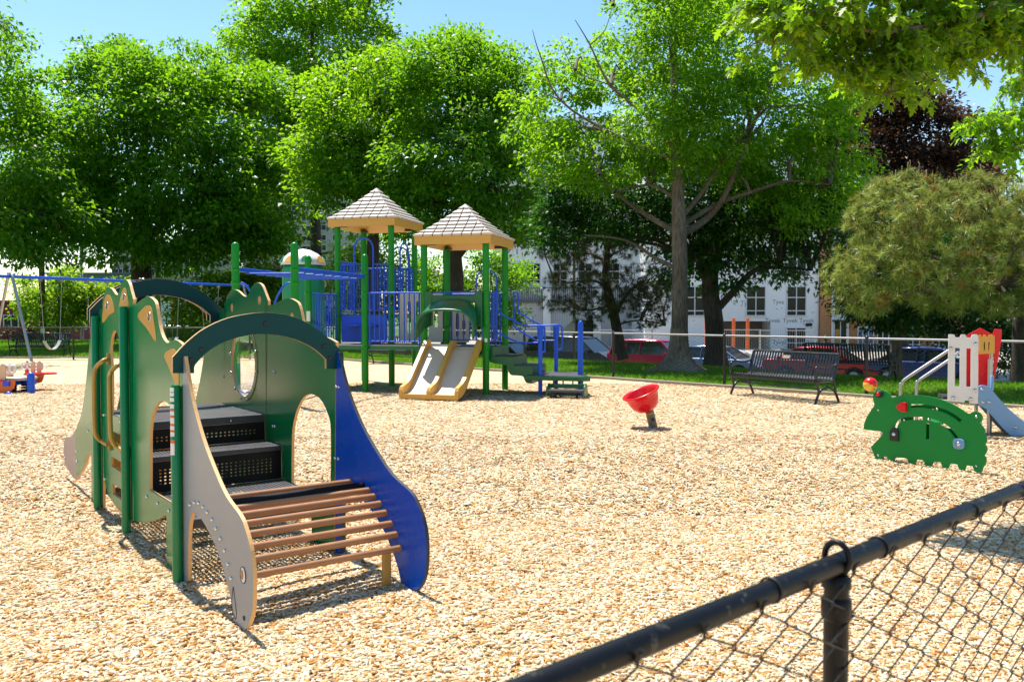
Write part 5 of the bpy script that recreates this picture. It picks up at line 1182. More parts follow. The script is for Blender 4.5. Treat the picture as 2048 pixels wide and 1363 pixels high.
for py_b in (632, 552, 472, 392):
    for px in (1389, 1511, 1592): win(wb_, bx(px), DB, bz(py_b), 1.7, 2.55)
for px in (1592,): win(wb_, bx(px), DB, bz(706), 1.7, 2.2, 2, (0.6, 0.4))
mb = MB(); ap_ = lambda s, px, py, sz_: (lambda vf: mb.add([(bx(px) + v[0], DB - 0.012, bz(py) + v[1]) for v in vf[0]], vf[1]))(text_mesh(s, sz_))
for s, px, py in (('Tyvek', 1508, 563), ('Tyvek', 1541, 563), ('Tyvek', 1575, 562), ('k', 1469, 606), ('Ty', 1487, 606), ('Tyve', 1556, 604), ('Tyvek', 1545, 641), ('Tyvek', 1580, 641), ('Tyvek', 1613, 641), ('Tyvek', 1628, 685), ('Tyvek', 1560, 684), ('Tyvek', 1450, 482), ('Tyvek', 1550, 483), ('Tyvek', 1590, 402), ('Tyvek', 1440, 402)): ap_(s, px, py, 0.52)
for k in range(120):
    px, py = R.uniform(1300, 1630), R.uniform(310, 690)
    if 1447 < px < 1541 and py > 630: continue
    mb.box((bx(px), DB - 0.008, bz(py)), (0.09 + 0.25 * R.random() ** 3, 0.012, 0.05))
mb.build('house_wrap_print', m_print, wb_)
mb = MB(); mb.box((bx(1414), DB - 0.3, bz(338)), (1.6, 0.1, 0.75)); mb.build('safety_net', m_orange, wb_)
for px in (1614, 1620): 
    mb = MB(); mb.lathe(V((bx(px), DB - 0.01, bz(649))), [(0.14, 0), (0.14, 0.2), (0.0, 0.22)], 12, V((0, -1, 0))); mb.build('wall_lamp', m_black, wb_)
# left wing, farther back, with a slatted parapet above a ribbed ground floor
DW = 80.0
lw_ = thing('building_wing', 'white building wing with a slatted balcony above a ribbed ground floor wall', 'building', (bx(1150, DW), DW, GZ))
x0, x1 = bx(985, DW), bx(1316, DW)
mb = MB(); mb.box(((x0 + x1) / 2, DW + 6, (GZ + 20) / 2), (x1 - x0, 12, 20 - GZ)); mb.build('wall', m_wrap, lw_)
mb = MB(); za, zb = GZ, bz(606, DW); n = 70
for k in range(n): mb.box((x0 + (x1 - x0) * (k + 0.5) / n, DW - 0.06, (za + zb) / 2), ((x1 - x0) / n - 0.05, 0.10, zb - za))
mb.build('ribbed_panel', M('panel_white', (0.55, 0.55, 0.56), 0.5), lw_)
mb = MB(); za, zb = bz(600, DW), bz(577, DW)
for k in range(90): mb.box((x0 + (x1 - x0) * (k + 0.5) / 90, DW - 0.5, (za + zb) / 2), (0.07, 0.05, zb - za))
mb.box(((x0 + x1) / 2, DW - 0.3, za - 0.12), (x1 - x0, 0.6, 0.2)); mb.box(((x0 + x1) / 2, DW - 0.5, zb + 0.04), (x1 - x0, 0.08, 0.08)); mb.build('balcony', M('balcony_grey', (0.10, 0.10, 0.11), 0.6), lw_)
for px in (1093, 1193, 1290): mb = MB(); mb.box((bx(px, DW), DW - 0.45, (GZ + bz(577, DW)) / 2), (0.7, 0.7, bz(577, DW) - GZ)); mb.build('pillar', m_wrap, lw_)
for py_b in (568, 490, 412, 334):
    for px in (1035, 1067, 1120, 1170, 1225, 1275): win(lw_, bx(px, DW), DW, bz(py_b, DW), 1.35, 2.0, 2, (0.4, 0.4, 0.2))
mb = MB(); mb.box((bx(1172, DW), DW - 0.15, (GZ + bz(640, DW)) / 2), (2.2, 0.3, bz(640, DW) - GZ)); mb.build('doorway', m_dark, lw_)
# brick block
bk = thing('brick_building', 'orange brick building with tall windows right of the white building', 'building', (bx(1740), DB, GZ))
x0, x1 = bx(1638), bx(1990)
mb = MB(); mb.box(((x0 + x1) / 2, DB + 5.7, (GZ + 15.5) / 2), (x1 - x0, 12, 15.5 - GZ)); mb.build('wall', m_brick, bk)
mb = MB(); mb.box((bx(1677), DB - 0.33, (GZ + 15.4) / 2), (1.45, 0.1, 15.4 - GZ)); mb.box((bx(1752), DB - 0.35, bz(634)), (3.3, 0.12, 0.28)); mb.build('white_trim', m_wrap, bk)
for py_b in (631, 551, 471, 391): win(bk, bx(1677), DB - 0.38, bz(py_b), 1.15, 2.5)
d_ = win(bk, bx(1677), DB - 0.38, GZ + 0.1, 1.15, 2.3, 2, (1.0,)); d_.name = 'door'
mb = MB(); mb.box((bx(1671), DB - 0.42, bz(672)), (0.36, 0.04, 1.2)); mb.build('notice', M('board_ochre', (0.45, 0.25, 0.04), 0.7), d_)
mb = MB(); mb.box((bx(1687), DB - 0.9, bz(641)), (2.2, 1.0, 0.14)); mb.build('canopy', m_black, bk)
mb = MB(); mb.box((bx(1785), DB - 0.9, bz(641)), (2.6, 1.0, 0.14)); mb.build('canopy', m_black, bk)
m_bp, nt, bs = nodes_of('blue_film'); bs.inputs['Base Color'].default_value = (0.03, 0.10, 0.22, 1); bs.inputs['Roughness'].default_value = 0.15
for px, w in ((1728, 1.4), (1768, 1.5), (1822, 1.2), (1880, 1.6)):
    f = win(bk, bx(px), DB - 0.30, bz(700), w, bz(653) - bz(700), 3 if w > 1.3 else 2, (0.75, 0.25)); f.children[0].data.materials[0] = m_bp if px < 1760 else m_pane
    for q in (560, 480): win(bk, bx(px), DB - 0.30, bz(q), w, 2.2)
# site: pipes, hoarding panels, orange posts, cone
m_pipe = M('concrete_pipe', (0.45, 0.44, 0.42), 0.8, var=0.12, bump=0.15)
for (px, py, D, L_, lab) in ((1492, 695, 46, 3.6, 'grey concrete pipe with its dark end open toward the benches'), (1474, 690, 48.5, 3.4, 'grey concrete pipe lying behind another pipe'), (1530, 708, 44, 3.0, 'pale concrete pipe lying in front of the others')):
    c = P(px, py, D); c.z = GZ + 0.42; d = V((0.86, 0.50, 0)).normalized() if px != 1530 else V((0.97, 0.2, 0)).normalized(); r = 0.40
    mb = MB(); mb.lathe(c, [(r - 0.07, 0.9), (r - 0.07, 0.0), (r + 0.03, 0.0), (r + 0.03, 0.25), (r, 0.28), (r, L_), (r - 0.07, L_)], 24, d); mb.lathe(c + d * 0.85, [(r - 0.06, 0), (0, 0.01)], 24, d, 1)  # dark disc inside the bore stands in for the shade there
    o = mb.build('concrete_pipe', [m_pipe, m_dark], loc=(c.x, c.y, GZ)); tag(o, lab, 'pipe', 'concrete pipes')
for k, px in enumerate((1467, 1495, 1412, 1437)):
    p = P(px, 690, 60); mb = MB(); zt = bz(636, 60) ; mb.box((p.x, p.y, (GZ + zt) / 2), (0.22, 0.14, zt - GZ)); mb.box((p.x, p.y, GZ + 0.03), (0.5, 0.4, 0.06)); o = mb.build('orange_post', m_orange, loc=(p.x, p.y, GZ), bevel=0.02)
    tag(o, ('orange steel post left of the open bay of the white building', 'orange steel post in front of the open bay, nearest the boarding', 'orange post behind the second thick trunk, left one', 'orange post behind the second thick trunk, right one')[k], 'post', 'orange site posts')
for k, (px, D, L_) in enumerate(((1575, 52, 3.4), (1470, 54, 3.2), (1250, 53, 3.4))):
    c = P(px, 690, D); t = thing('site_fence_panel', ('pale wire hoarding panel beside the concrete pipes', 'pale wire hoarding panel behind the second trunk', 'pale wire hoarding panel behind the crimson car')[k], 'fence', (c.x, c.y, GZ), 'site hoarding panels')
    for s_ in (-1, 1): mb = MB(); mb.tube([V((c.x + s_ * L_ / 2, c.y, GZ)), V((c.x + s_ * L_ / 2, c.y, GZ + 1.95))], 0.05, 8); mb.build('post', m_galv, t)
    mb = MB(); [mb.tube([V((c.x - L_ / 2, c.y, z)), V((c.x + L_ / 2, c.y, z))], 0.035, 6) for z in (GZ + 0.2, GZ + 1.9)]; mb.build('rail', m_galv, t)
    mb = MB(); [mb.tube([V((c.x - L_ / 2 + L_ * q / 24, c.y, GZ + 0.2)), V((c.x - L_ / 2 + L_ * q / 24, c.y, GZ + 1.9))], 0.008, 4) for q in range(25)]; mb.build('wire_mesh', m_galv, t)
lg = P(1218, 697, 50); mb = MB()
for k in range(22): mb.box((lg.x - 1.2 + 0.05 * R.random(), lg.y + 0.02 * k, GZ + 0.09 + 0.1 * (k // 2 % 8)), (3.2 + 0.4 * R.random(), 0.14, 0.085))
o = mb.build('lumber_pile', M('lumber', (0.32, 0.24, 0.16), 0.8, var=0.2), loc=(lg.x, lg.y, GZ)); tag(o, 'pile of stacked lumber behind the minivan', 'lumber pile')
cone = P(1818, 713, 36); mb = MB(); cz = terrain(cone.x, cone.y); 
cb_ = V((cone.x, cone.y, -1.2)); mb.lathe(cb_, [(0.19, 0), (0.19, 0.04), (0.14, 0.05), (0.04, 0.72), (0, 0.72)], 16); mb.lathe(cb_, [(0.115, 0.22), (0.085, 0.40)], 16, Z, 1); mb.lathe(cb_ + Z * 0.0, [(0.117, 0.22), (0.087, 0.40)], 16, Z, 1)
# street furniture
def pole(name, label, px, D, zt, r, mat, cat='pole', zb=None):
    b = P(px, 690, D); zb_ = terrain(b.x, b.y) - 0.05 if zb is None else zb; t = thing(name, label, cat, (b.x, b.y, zb_)); mb = MB(); mb.tube([V((b.x, b.y, zb_)), V((b.x, b.y, zt))], [r, r * 0.75], 12); mb.build('pole', mat, t); return t, V((b.x, b.y, zb_))
m_wood = M('pole_wood', (0.22, 0.16, 0.10), 0.85, var=0.25, scale=8, bump=0.3)
t, b = pole('utility_pole', 'slim pale wooden utility pole beside the dark pine', 1148, 33.5, 9.5, 0.06, m_wood, 'pole')
q = P(1137, 651, 33.4); mb = MB(); mb.prism([(-0.32, -0.25), (0.25, -0.25), (0.25, 0.32)], lambda a, c: V((q.x + a, q.y, q.z + c)), V((0, 0.01, 0)), (), 0, 0); mb.build('sign_plate', m_galv, t)
t, b = pole('utility_pole', 'brown wooden utility pole with a white notice behind the left bench', 86, 46, 8.5, 0.16, M('pole_brown', (0.10, 0.065, 0.045), 0.85, var=0.3, bump=0.3), 'pole')
q = P(86, 661, 45.8); mb = MB(); mb.box((q.x, q.y - 0.02, q.z), (0.23, 0.02, 0.42)); mb.build('notice', m_white, t)
t, b = pole('lamp_post', 'tall grey steel lamp post with a thick base left of the dinosaur climber', 165, 50, 11.0, 0.09, m_galv, 'lamp post')
mb = MB(); q = P(165, 620, 49.9); mb.box((q.x, q.y, q.z - 0.4), (0.42, 0.3, 1.5)); mb.build('cabinet', m_galv, t, bevel=0.03)
mb = MB(); mb.tube([V((b.x, b.y, 10.9)), V((b.x + 0.6, b.y, 11.3)), V((b.x + 1.6, b.y, 11.4))], 0.05, 8); mb.box((b.x + 1.8, b.y, 11.38), (0.6, 0.25, 0.12)); mb.build('lamp_arm', m_galv, t)
t, b = pole('sign_post', 'one way arrow sign on a thin post seen through the rear arch', 397, 50, 2.0, 0.03, m_galv, 'sign')
q = P(397, 641, 49.9); mb = MB(); mb.box((q.x, q.y, q.z), (0.62, 0.015, 0.28), None, 0); mb.box((q.x, q.y - 0.009, q.z), (0.58, 0.006, 0.24), None, 1)
mb.prism([(-0.25, -0.06), (0.10, -0.06), (0.10, -0.10), (0.25, 0), (0.10, 0.10), (0.10, 0.06), (-0.25, 0.06)], lambda a, c: V((q.x + a, q.y - 0.013, q.z + c)), V((0, -0.004, 0)), (), 0, 0)
tv = text_mesh('ONE WAY', 0.085); mb.add([(q.x - 0.06 + v[0], q.y - 0.0185, q.z + v[1]) for v in tv[0]], tv[1], 1); mb.build('sign_plate', [m_white, m_dark], t)
t, b = pole('sign_post', 'grey steel pole with a pale sign back beside the one way sign', 389, 52, 3.4, 0.05, m_galv, 'sign')
q = P(386, 645, 51.8); mb = MB(); mb.lathe(V((q.x, q.y, q.z)), [(0.0, 0), (0.33, 0), (0.33, 0.02), (0.0, 0.02)], 8, V((0, -1, 0))); mb.build('sign_plate', m_galv, t)
t, b = pole('banner_flag', 'orange feather flag on a thin pole beyond the rear arch', 345, 48, 2.2, 0.02, m_galv, 'flag')
q = P(346, 640, 47.9); mb = MB(); vs = []
for k in range(12):
    z = 2.2 - 1.25 * k / 11; w = 0.10 + 0.14 * math.sin(math.pi * (k + 0.6) / 13); vs += [V((b.x, b.y - 0.02, z)), V((b.x + w, b.y - 0.02 + 0.06 * math.sin(k * 1.1), z - 0.03)), ]
mb.add(vs, [(2 * k, 2 * k + 1, 2 * k + 3, 2 * k + 2) for k in range(11)], 0, True); fl = mb.build('cloth', m_orange, t); fl.modifiers.new('t', 'SOLIDIFY').thickness = 0.004
t, b = pole('utility_pole', 'dark wooden pole behind the middle of the rear arch', 318, 52, 8.0, 0.14, M('pole_slate', (0.07, 0.075, 0.09), 0.8), 'pole')
# far fence along the left road
fence('tall dark fence with a pale top rail beside the left road', V((-38, 49.5, -0.25)), V((1, 0, 0)), 11, 2.98, 1.75, m_galv, post_r=0.04, rail_r=0.03, wr=0.004)
# far left buildings
m_crim = M('wall_crimson', (0.22, 0.006, 0.03), 0.7, var=0.1, scale=0.5); m_slate = M('wall_slate', (0.10, 0.12, 0.15), 0.7, var=0.1, scale=0.3); m_offw = M('wall_offwhite', (0.66, 0.64, 0.61), 0.7, var=0.06, scale=0.4); m_brown = M('wall_concrete', (0.30, 0.26, 0.22), 0.85, var=0.1, scale=0.2, bump=0.1); m_obrick = M('wall_orange', (0.45, 0.13, 0.05), 0.8, var=0.1, scale=0.5)
def block(label, D, pxa, pxb, pyt, depth, mat, floors=0, cols=0, wcol=None, pyb=None, wsz=(1.6, 1.3)):
    xa, xb, zt = bx(pxa, D), bx(pxb, D), bz(pyt, D); t = thing('building', label, 'building', ((xa + xb) / 2, D, GZ)); mb = MB(); mb.box(((xa + xb) / 2, D + depth / 2, (zt + GZ) / 2), (xb - xa, depth, zt - GZ)); mb.build('wall', mat, t)
    mb = MB(); mb.box(((xa + xb) / 2, D + depth / 2, zt + 0.15), (xb - xa + 0.5, depth + 0.5, 0.3)); mb.build('roof', mat, t)
    for f in range(floors):
        z = zt - 2.6 - f * ((zt - GZ) / (floors + 0.3))
        for c in range(cols):
            x = xa + (xb - xa) * (c + 0.5) / cols; mb = MB(); w, h = wsz
            for s_ in (-1, 1): mb.box((x + s_ * w / 2, D - 0.02, z + h / 2), (0.12, 0.16, h))
            mb.box((x, D - 0.02, z), (w, 0.2, 0.12)); mb.box((x, D - 0.02, z + h), (w, 0.16, 0.12)); mb.box((x, D - 0.02, z + h / 2), (0.1, 0.14, h)); fr_ = mb.build('window', m_offw, t)
            mb = MB(); mb.box((x, D - 0.004, z + h / 2), (w, 0.05, h)); mb.build('pane', m_pane, fr_)
    return t
block('low crimson building at the far left behind the swing legs', 92, -160, 133, 606, 12, m_crim, 1, 4)
block('low orange banded building between the poles at the left', 105, 60, 178, 588, 12, m_obrick, 1, 4)
block('white flat roofed hall left of the dinosaur climber', 108, 172, 262, 572, 14, m_offw, 1, 2)
block('dark slate office building behind the white hall', 165, 95, 262, 548, 20, m_slate, 3, 9)
block('grey concrete block with bands of windows behind the big left tree', 170, 228, 400, 500, 25, m_brown, 6, 8, wsz=(2.6, 1.4))
tw = block('beige apartment tower with balconies left of the roofed towers', 240, 486, 628, 262, 25, M('wall_tower', (0.36, 0.30, 0.25), 0.85, var=0.08, scale=0.2), 19, 5, wsz=(2.4, 1.5))
block('pale grey apartment tower joined to the beige tower', 246, 600, 720, 300, 25, M('wall_tower_pale', (0.46, 0.43, 0.42), 0.85, var=0.08, scale=0.2), 17, 4, wsz=(2.4, 1.5))
for k in range(18):
    xa, xb = bx(496, 240), bx(560, 240); z = bz(262, 240) - 3.0 - k * ((bz(262, 240) - GZ) / 19.3); mb = MB(); mb.box(((xa + xb) / 2, 239.2, z), (xb - xa, 1.6, 0.9)); mb.build('balcony', m_brown, tw)
# pedestrian on the far pavement (only the head shows above the bench)
pd = P(1651, 700, 39.0); pz = -1.2; ped = thing('person', 'person with short black hair standing beyond the benches, seen from behind', 'person', (pd.x, pd.y, pz))
m_skin = M('skin_brown', (0.16, 0.075, 0.045), 0.5); m_hair = M('hair_black', (0.008, 0.007, 0.006), 0.6)
def skinbody(name, nodes, edges, mat, par):
    me = bpy.data.meshes.new(name); off = OFF[par.name]
    me.from_pydata([tuple(V(p) - V((0, 0, 0))) for p, r in nodes], edges, []); o = bpy.data.objects.new(name, me); COL.objects.link(o); o.parent = par
    o.modifiers.new('skin', 'SKIN'); sv = me.skin_vertices[0].data
    for k, (p, r) in enumerate(nodes): sv[k].radius = (r, r)
    sv[0].use_root = True
    o.modifiers.new('sub', 'SUBSURF').levels = 2; o.modifiers['sub'].render_levels = 2
    for p_ in me.polygons: p_.use_smooth = True
    me.materials.append(mat); return o
N_ = [((0, 0, 0.93), 0.15), ((0, 0, 1.15), 0.14), ((0, 0, 1.35), 0.16), ((0, 0, 1.47), 0.07), ((0, -0.01, 1.53), 0.055), ((0, 0, 1.62), 0.09), ((0, 0.01, 1.70), 0.085),
      ((0.19, 0, 1.39), 0.06), ((0.25, -0.02, 1.12), 0.045), ((0.24, 0.06, 0.88), 0.035), ((0.23, 0.09, 0.80), 0.035), ((-0.19, 0, 1.39), 0.06), ((-0.25, -0.02, 1.12), 0.045), ((-0.24, 0.06, 0.88), 0.035), ((-0.23, 0.09, 0.80), 0.035),
      ((0.10, 0, 0.86), 0.095), ((0.11, 0.0, 0.48), 0.065), ((0.11, 0.0, 0.09), 0.045), ((0.12, 0.13, 0.04), 0.04), ((-0.10, 0, 0.86), 0.095), ((-0.11, 0.0, 0.48), 0.065), ((-0.11, 0.0, 0.09), 0.045), ((-0.12, 0.13, 0.04), 0.04)]
E_ = [(0, 1), (1, 2), (2, 3), (3, 4), (4, 5), (5, 6), (2, 7), (7, 8), (8, 9), (9, 10), (2, 11), (11, 12), (12, 13), (13, 14), (0, 15), (15, 16), (16, 17), (17, 18), (0, 19), (19, 20), (20, 21), (21, 22)]
skinbody('body', N_, E_, m_skin, ped)
mb = MB(); off = V((pd.x, pd.y, pz)); mb.ball(off + V((0, -0.015, 1.665)), 0.112, 18, 0, (0.95, 1.05, 1.15)); mb.build('hair', m_hair, ped)
mb = MB(); mb.tube([off + V((0, 0, z)) for z in (0.85, 0.95, 1.15, 1.36, 1.45)], [0.175, 0.175, 0.17, 0.19, 0.09], 18); 
for s_ in (-1, 1): mb.tube([off + V((s_ * 0.12, 0, 1.40)), off + V((s_ * 0.21, 0, 1.36)), off + V((s_ * 0.26, -0.02, 1.12))], [0.085, 0.075, 0.06], 12)
mb.build('shirt', M('shirt_navy', (0.03, 0.04, 0.08), 0.8), ped)
mb = MB()
for s_ in (-1, 1): mb.tube([off + V((s_ * 0.09, 0, 0.92)), off + V((s_ * 0.10, 0, 0.8)), off + V((s_ * 0.11, 0, 0.48)), off + V((s_ * 0.11, 0, 0.08))], [0.11, 0.105, 0.08, 0.065], 14)
mb.build('trousers', M('trousers_dark', (0.02, 0.022, 0.03), 0.8), ped)
# ---------------------------------------------------------------- trees
def barkmat(name, c, lo=0.45, hi=1.5):
    m, nt, bs = nodes_of(name); N = nt.nodes; L = nt.links; tc = N.new('ShaderNodeTexCoord'); mp = N.new('ShaderNodeMapping'); mp.inputs['Scale'].default_value = (9, 9, 1.6); L.new(tc.outputs['Object'], mp.inputs['Vector'])
    n1 = N.new('ShaderNodeTexNoise'); n1.inputs['Scale'].default_value = 2.2; n1.inputs['Detail'].default_value = 9; n1.inputs['Roughness'].default_value = 0.7; L.new(mp.outputs['Vector'], n1.inputs['Vector'])
    n2 = N.new('ShaderNodeTexNoise'); n2.inputs['Scale'].default_value = 1.1; n2.inputs['Detail'].default_value = 4; L.new(tc.outputs['Object'], n2.inputs['Vector'])
    r = N.new('ShaderNodeValToRGB'); e = r.color_ramp.elements; e[0].position = 0.35; e[0].color = (*[x * lo for x in c], 1); e[1].position = 0.68; e[1].color = (*[x * hi for x in c], 1); L.new(n1.outputs['Fac'], r.inputs['Fac'])
    mx = N.new('ShaderNodeMix'); mx.data_type = 'RGBA'; mx.blend_type = 'MULTIPLY'; mx.inputs['Factor'].default_value = 0.7; L.new(r.outputs['Color'], mx.inputs['A']); r2 = N.new('ShaderNodeValToRGB'); r2.color_ramp.elements[0].position = 0.35; r2.color_ramp.elements[0].color = (0.55, 0.5, 0.42, 1); r2.color_ramp.elements[1].position = 0.6; r2.color_ramp.elements[1].color = (1.15, 1.1, 1.05, 1)
    L.new(n2.outputs['Fac'], r2.inputs['Fac']); L.new(r2.outputs['Color'], mx.inputs['B']); L.new(mx.outputs['Result'], bs.inputs['Base Color']); bs.inputs['Roughness'].default_value = 0.92
    bp = N.new('ShaderNodeBump'); bp.inputs['Strength'].default_value = 1.0; bp.inputs['Distance'].default_value = 0.04; L.new(n1.outputs['Fac'], bp.inputs['Height']); L.new(bp.outputs['Normal'], bs.inputs['Normal']); return m
m_bark = barkmat('bark_grey', (0.15, 0.12, 0.09)); m_bark2 = barkmat('bark_dark', (0.07, 0.054, 0.042))
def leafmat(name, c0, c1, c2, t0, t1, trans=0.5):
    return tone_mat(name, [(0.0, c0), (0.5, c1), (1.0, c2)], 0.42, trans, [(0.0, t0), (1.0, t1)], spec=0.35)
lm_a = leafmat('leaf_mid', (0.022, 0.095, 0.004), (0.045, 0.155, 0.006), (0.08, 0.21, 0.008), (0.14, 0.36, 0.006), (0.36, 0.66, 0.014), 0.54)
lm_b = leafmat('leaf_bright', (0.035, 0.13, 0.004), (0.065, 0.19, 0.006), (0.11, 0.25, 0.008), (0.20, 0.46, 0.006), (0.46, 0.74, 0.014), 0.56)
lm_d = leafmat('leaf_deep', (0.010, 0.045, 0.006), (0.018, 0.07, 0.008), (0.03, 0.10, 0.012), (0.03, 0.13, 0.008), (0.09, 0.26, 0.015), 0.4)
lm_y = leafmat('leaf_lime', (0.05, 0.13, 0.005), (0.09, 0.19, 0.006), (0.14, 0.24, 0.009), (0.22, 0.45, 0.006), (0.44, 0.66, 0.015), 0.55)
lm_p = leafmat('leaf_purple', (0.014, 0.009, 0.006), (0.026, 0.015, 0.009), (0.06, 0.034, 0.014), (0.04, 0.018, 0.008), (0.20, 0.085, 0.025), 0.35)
lm_needle = tone_mat('needles_olive', [(0.0, (0.34, 0.16, 0.03)), (0.10, (0.26, 0.24, 0.035)), (0.3, (0.11, 0.21, 0.025)), (0.7, (0.22, 0.34, 0.045)), (1.0, (0.42, 0.52, 0.13))], 0.4, 0.35, [(0.0, (0.4, 0.2, 0.03)), (1.0, (0.42, 0.50, 0.10))], spec=0.5)
lm_needle_d = tone_mat('needles_dark', [(0.0, (0.10, 0.06, 0.02)), (0.15, (0.045, 0.055, 0.012)), (0.6, (0.035, 0.055, 0.016)), (1.0, (0.12, 0.13, 0.03))], 0.5, 0.15, spec=0.3)
def unit(v): return v / np.maximum(np.linalg.norm(v, axis=-1, keepdims=True), 1e-9)
def leaf_quads(c, d, up, L, Wd):
    """rhombic folded leaves: base c, direction d, up normal, length and half width arrays"""
    s = unit(np.cross(d, up)); u = np.cross(s, d)
    mid = c + d * (L * 0.5)[:, None]; tip = c + d * L[:, None] - np.array([0, 0, 1.0]) * (L * 0.18)[:, None]
    lft = mid + s * Wd[:, None] + u * (Wd * 0.35)[:, None]; rgt = mid - s * Wd[:, None] + u * (Wd * 0.35)[:, None]
    return np.stack([c, rgt, tip, lft], 1).reshape(-1, 3)
def crown(par, blobs, n_cl, per, size, mat, cr_, g, droop=0.15, name='crown', flat=0.65, shell=0.5, kind=None):
    """blobs: (px,py,rx,ry,D,rd) ellipsoids in picture pixels at depth D with depth radius rd metres"""
    cr = cr_ * 1.28; n_cl = int(n_cl * 0.64); per = per * 1.6
    w = np.array([b[2] * b[3] for b in blobs], dtype=float) ** 0.85; w /= w.sum()
    kids = []
    for b in blobs:
        for q in range(4):
            a = g.uniform(-0.5, math.pi + 0.5); f = g.uniform(0.28, 0.46); kids.append((b[0] + math.cos(a) * b[2] * 0.92, b[1] - math.sin(a) * b[3] * 0.92, b[2] * f, b[3] * f, b[4] + g.uniform(-0.6, 0.6) * b[5], b[5] * f))
    blobs = list(blobs) + kids; w = np.array([b[2] * b[3] for b in blobs], dtype=float) ** 0.85; w /= w.sum()
    cs = []
    for b, k in zip(blobs, g.multinomial(n_cl, w)):
        c = np.array(P(b[0], b[1], b[4])); sc_ = b[4] / F; rad = np.array([b[2] * sc_, b[5], b[3] * sc_])
        u = unit(g.normal(size=(k, 3))); r = (shell ** 3 + (1 - shell ** 3) * g.random(k)) ** (1 / 3)
        lump = 1 + 0.16 * np.sin(u[:, 0] * 5 + b[0]) * np.sin(u[:, 2] * 6 + b[1] * 0.3) + 0.10 * np.sin(u[:, 0] * 11 + u[:, 1] * 9)
        cs.append(c + u * (r * lump)[:, None] * rad)
    cs = np.concatenate(cs); N0 = len(cs); cen = cs.mean(0)
    ct = g.beta(2, 2, N0); csz = cr * g.uniform(0.6, 1.35, N0)
    idx = np.repeat(np.arange(N0), g.poisson(per, N0).clip(3)); n = len(idx)
    u = unit(g.normal(size=(n, 3))); u[:, 2] = np.abs(u[:, 2]) * np.where(g.random(n) < 0.8, 1, -0.6)
    sq = g.uniform(0.75, 1.3, (N0, 2)); off = u * (g.random(n) ** 0.45)[:, None] * np.array([1.0, 1.0, flat]) * csz[idx][:, None]; off[:, :2] *= sq[idx]
    off += g.normal(size=(n, 3)) * (0.10 * csz[idx])[:, None]
    # twigs fan outwards and hang a little
    outw = unit(cs - cen + np.array([0, 0, 0.3]) * np.ones((N0, 1)))[idx]
    c = cs[idx] + off; c[:, 2] -= droop * csz[idx] * (np.linalg.norm(off, axis=1) / csz[idx]) ** 2
    d = unit(unit(off) * 0.6 + outw * 0.5 + g.normal(size=(n, 3)) * 0.55 + np.array([0, 0, -0.25]))
    up = unit(np.array([0, 0, 1.0]) + g.normal(size=(n, 3)) * 0.55 + outw * 0.3)
    L = size * g.uniform(0.6, 1.3, n); v = leaf_quads(c, d, up, L, L * g.uniform(0.24, 0.36, n))
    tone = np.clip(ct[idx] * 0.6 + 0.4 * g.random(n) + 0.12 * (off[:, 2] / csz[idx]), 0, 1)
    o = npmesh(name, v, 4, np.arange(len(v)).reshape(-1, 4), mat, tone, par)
    if kind: o['kind'] = kind
    return cs, o
def limbs(mb, origin_pts, targets, r0, g, n=7, sag=0.12):
    op = np.array(origin_pts)
    for t in targets:
        dd = op - np.array(t); cost = np.linalg.norm(dd, axis=1) + 2.5 * np.maximum(0, dd[:, 2] + 0.2); o = V(op[np.argmin(cost + g.random(len(op)) * 0.6)]); t = V(t); d = t - o; L = d.length
        pts = [o]
        for k in (0.3, 0.6, 0.85, 1.0):
            q = o + d * k + Z * (L * sag * math.sin(k * math.pi)) + V(g.normal(size=3)) * (0.035 * L if k < 1 else 0)
            pts.append(q)
        mb.tube(pts, [r0, r0 * 0.72, r0 * 0.45, r0 * 0.25, r0 * 0.1], n, 0, False)
def pxline(pts, D, dd=None): return [P(x, y, D + (dd[k] if dd else 0)) for k, (x, y) in enumerate(pts)]
def tree(name, label, base, trunk, radii, blobs, n_cl, per, size, mat, bark, cr, seed, group='broadleaf trees around the playground', nl=26, extra=(), rl=0.10, droop=0.15, shell=0.5, flare=True, fork=2):
    g = np.random.default_rng(seed); b = V(trunk[0]); t = thing(name, label, 'tree', (b.x, b.y, b.z), group)
    cs, co_ = crown(t, blobs, n_cl, per, size, mat, cr, g, droop, shell=shell)
    mb = MB(); tp = [V(p) for p in trunk]
    sm = [V(p) for p in curve([tuple(p) for p in tp], 4, False)]; rr = list(np.interp(np.linspace(0, len(tp) - 1, len(sm)), range(len(tp)), radii))
    if flare:
        for k in range(min(3, len(rr))): rr[k] *= (1.45, 1.15, 1.03)[k]
    sm[0] = sm[0] - Z * 0.25
    mb.tube(sm, rr, 14)
    for pts, ra, rb_ in extra:
        q = [V(p) for p in curve([tuple(p) for p in pts], 4, False)]; mb.tube(q, list(np.linspace(ra, rb_, len(q))), 9, 0, False)
    up_ = [tuple(p) for p in sm[len(sm) // fork:]] + [tuple(p) for pts, a_, b_ in extra for p in pts[1:]]
    ix = g.choice(len(cs), min(nl, len(cs)), replace=False); limbs(mb, up_, cs[ix], rl, g)
    mb.build('trunk', bark, t); return t, g, cs
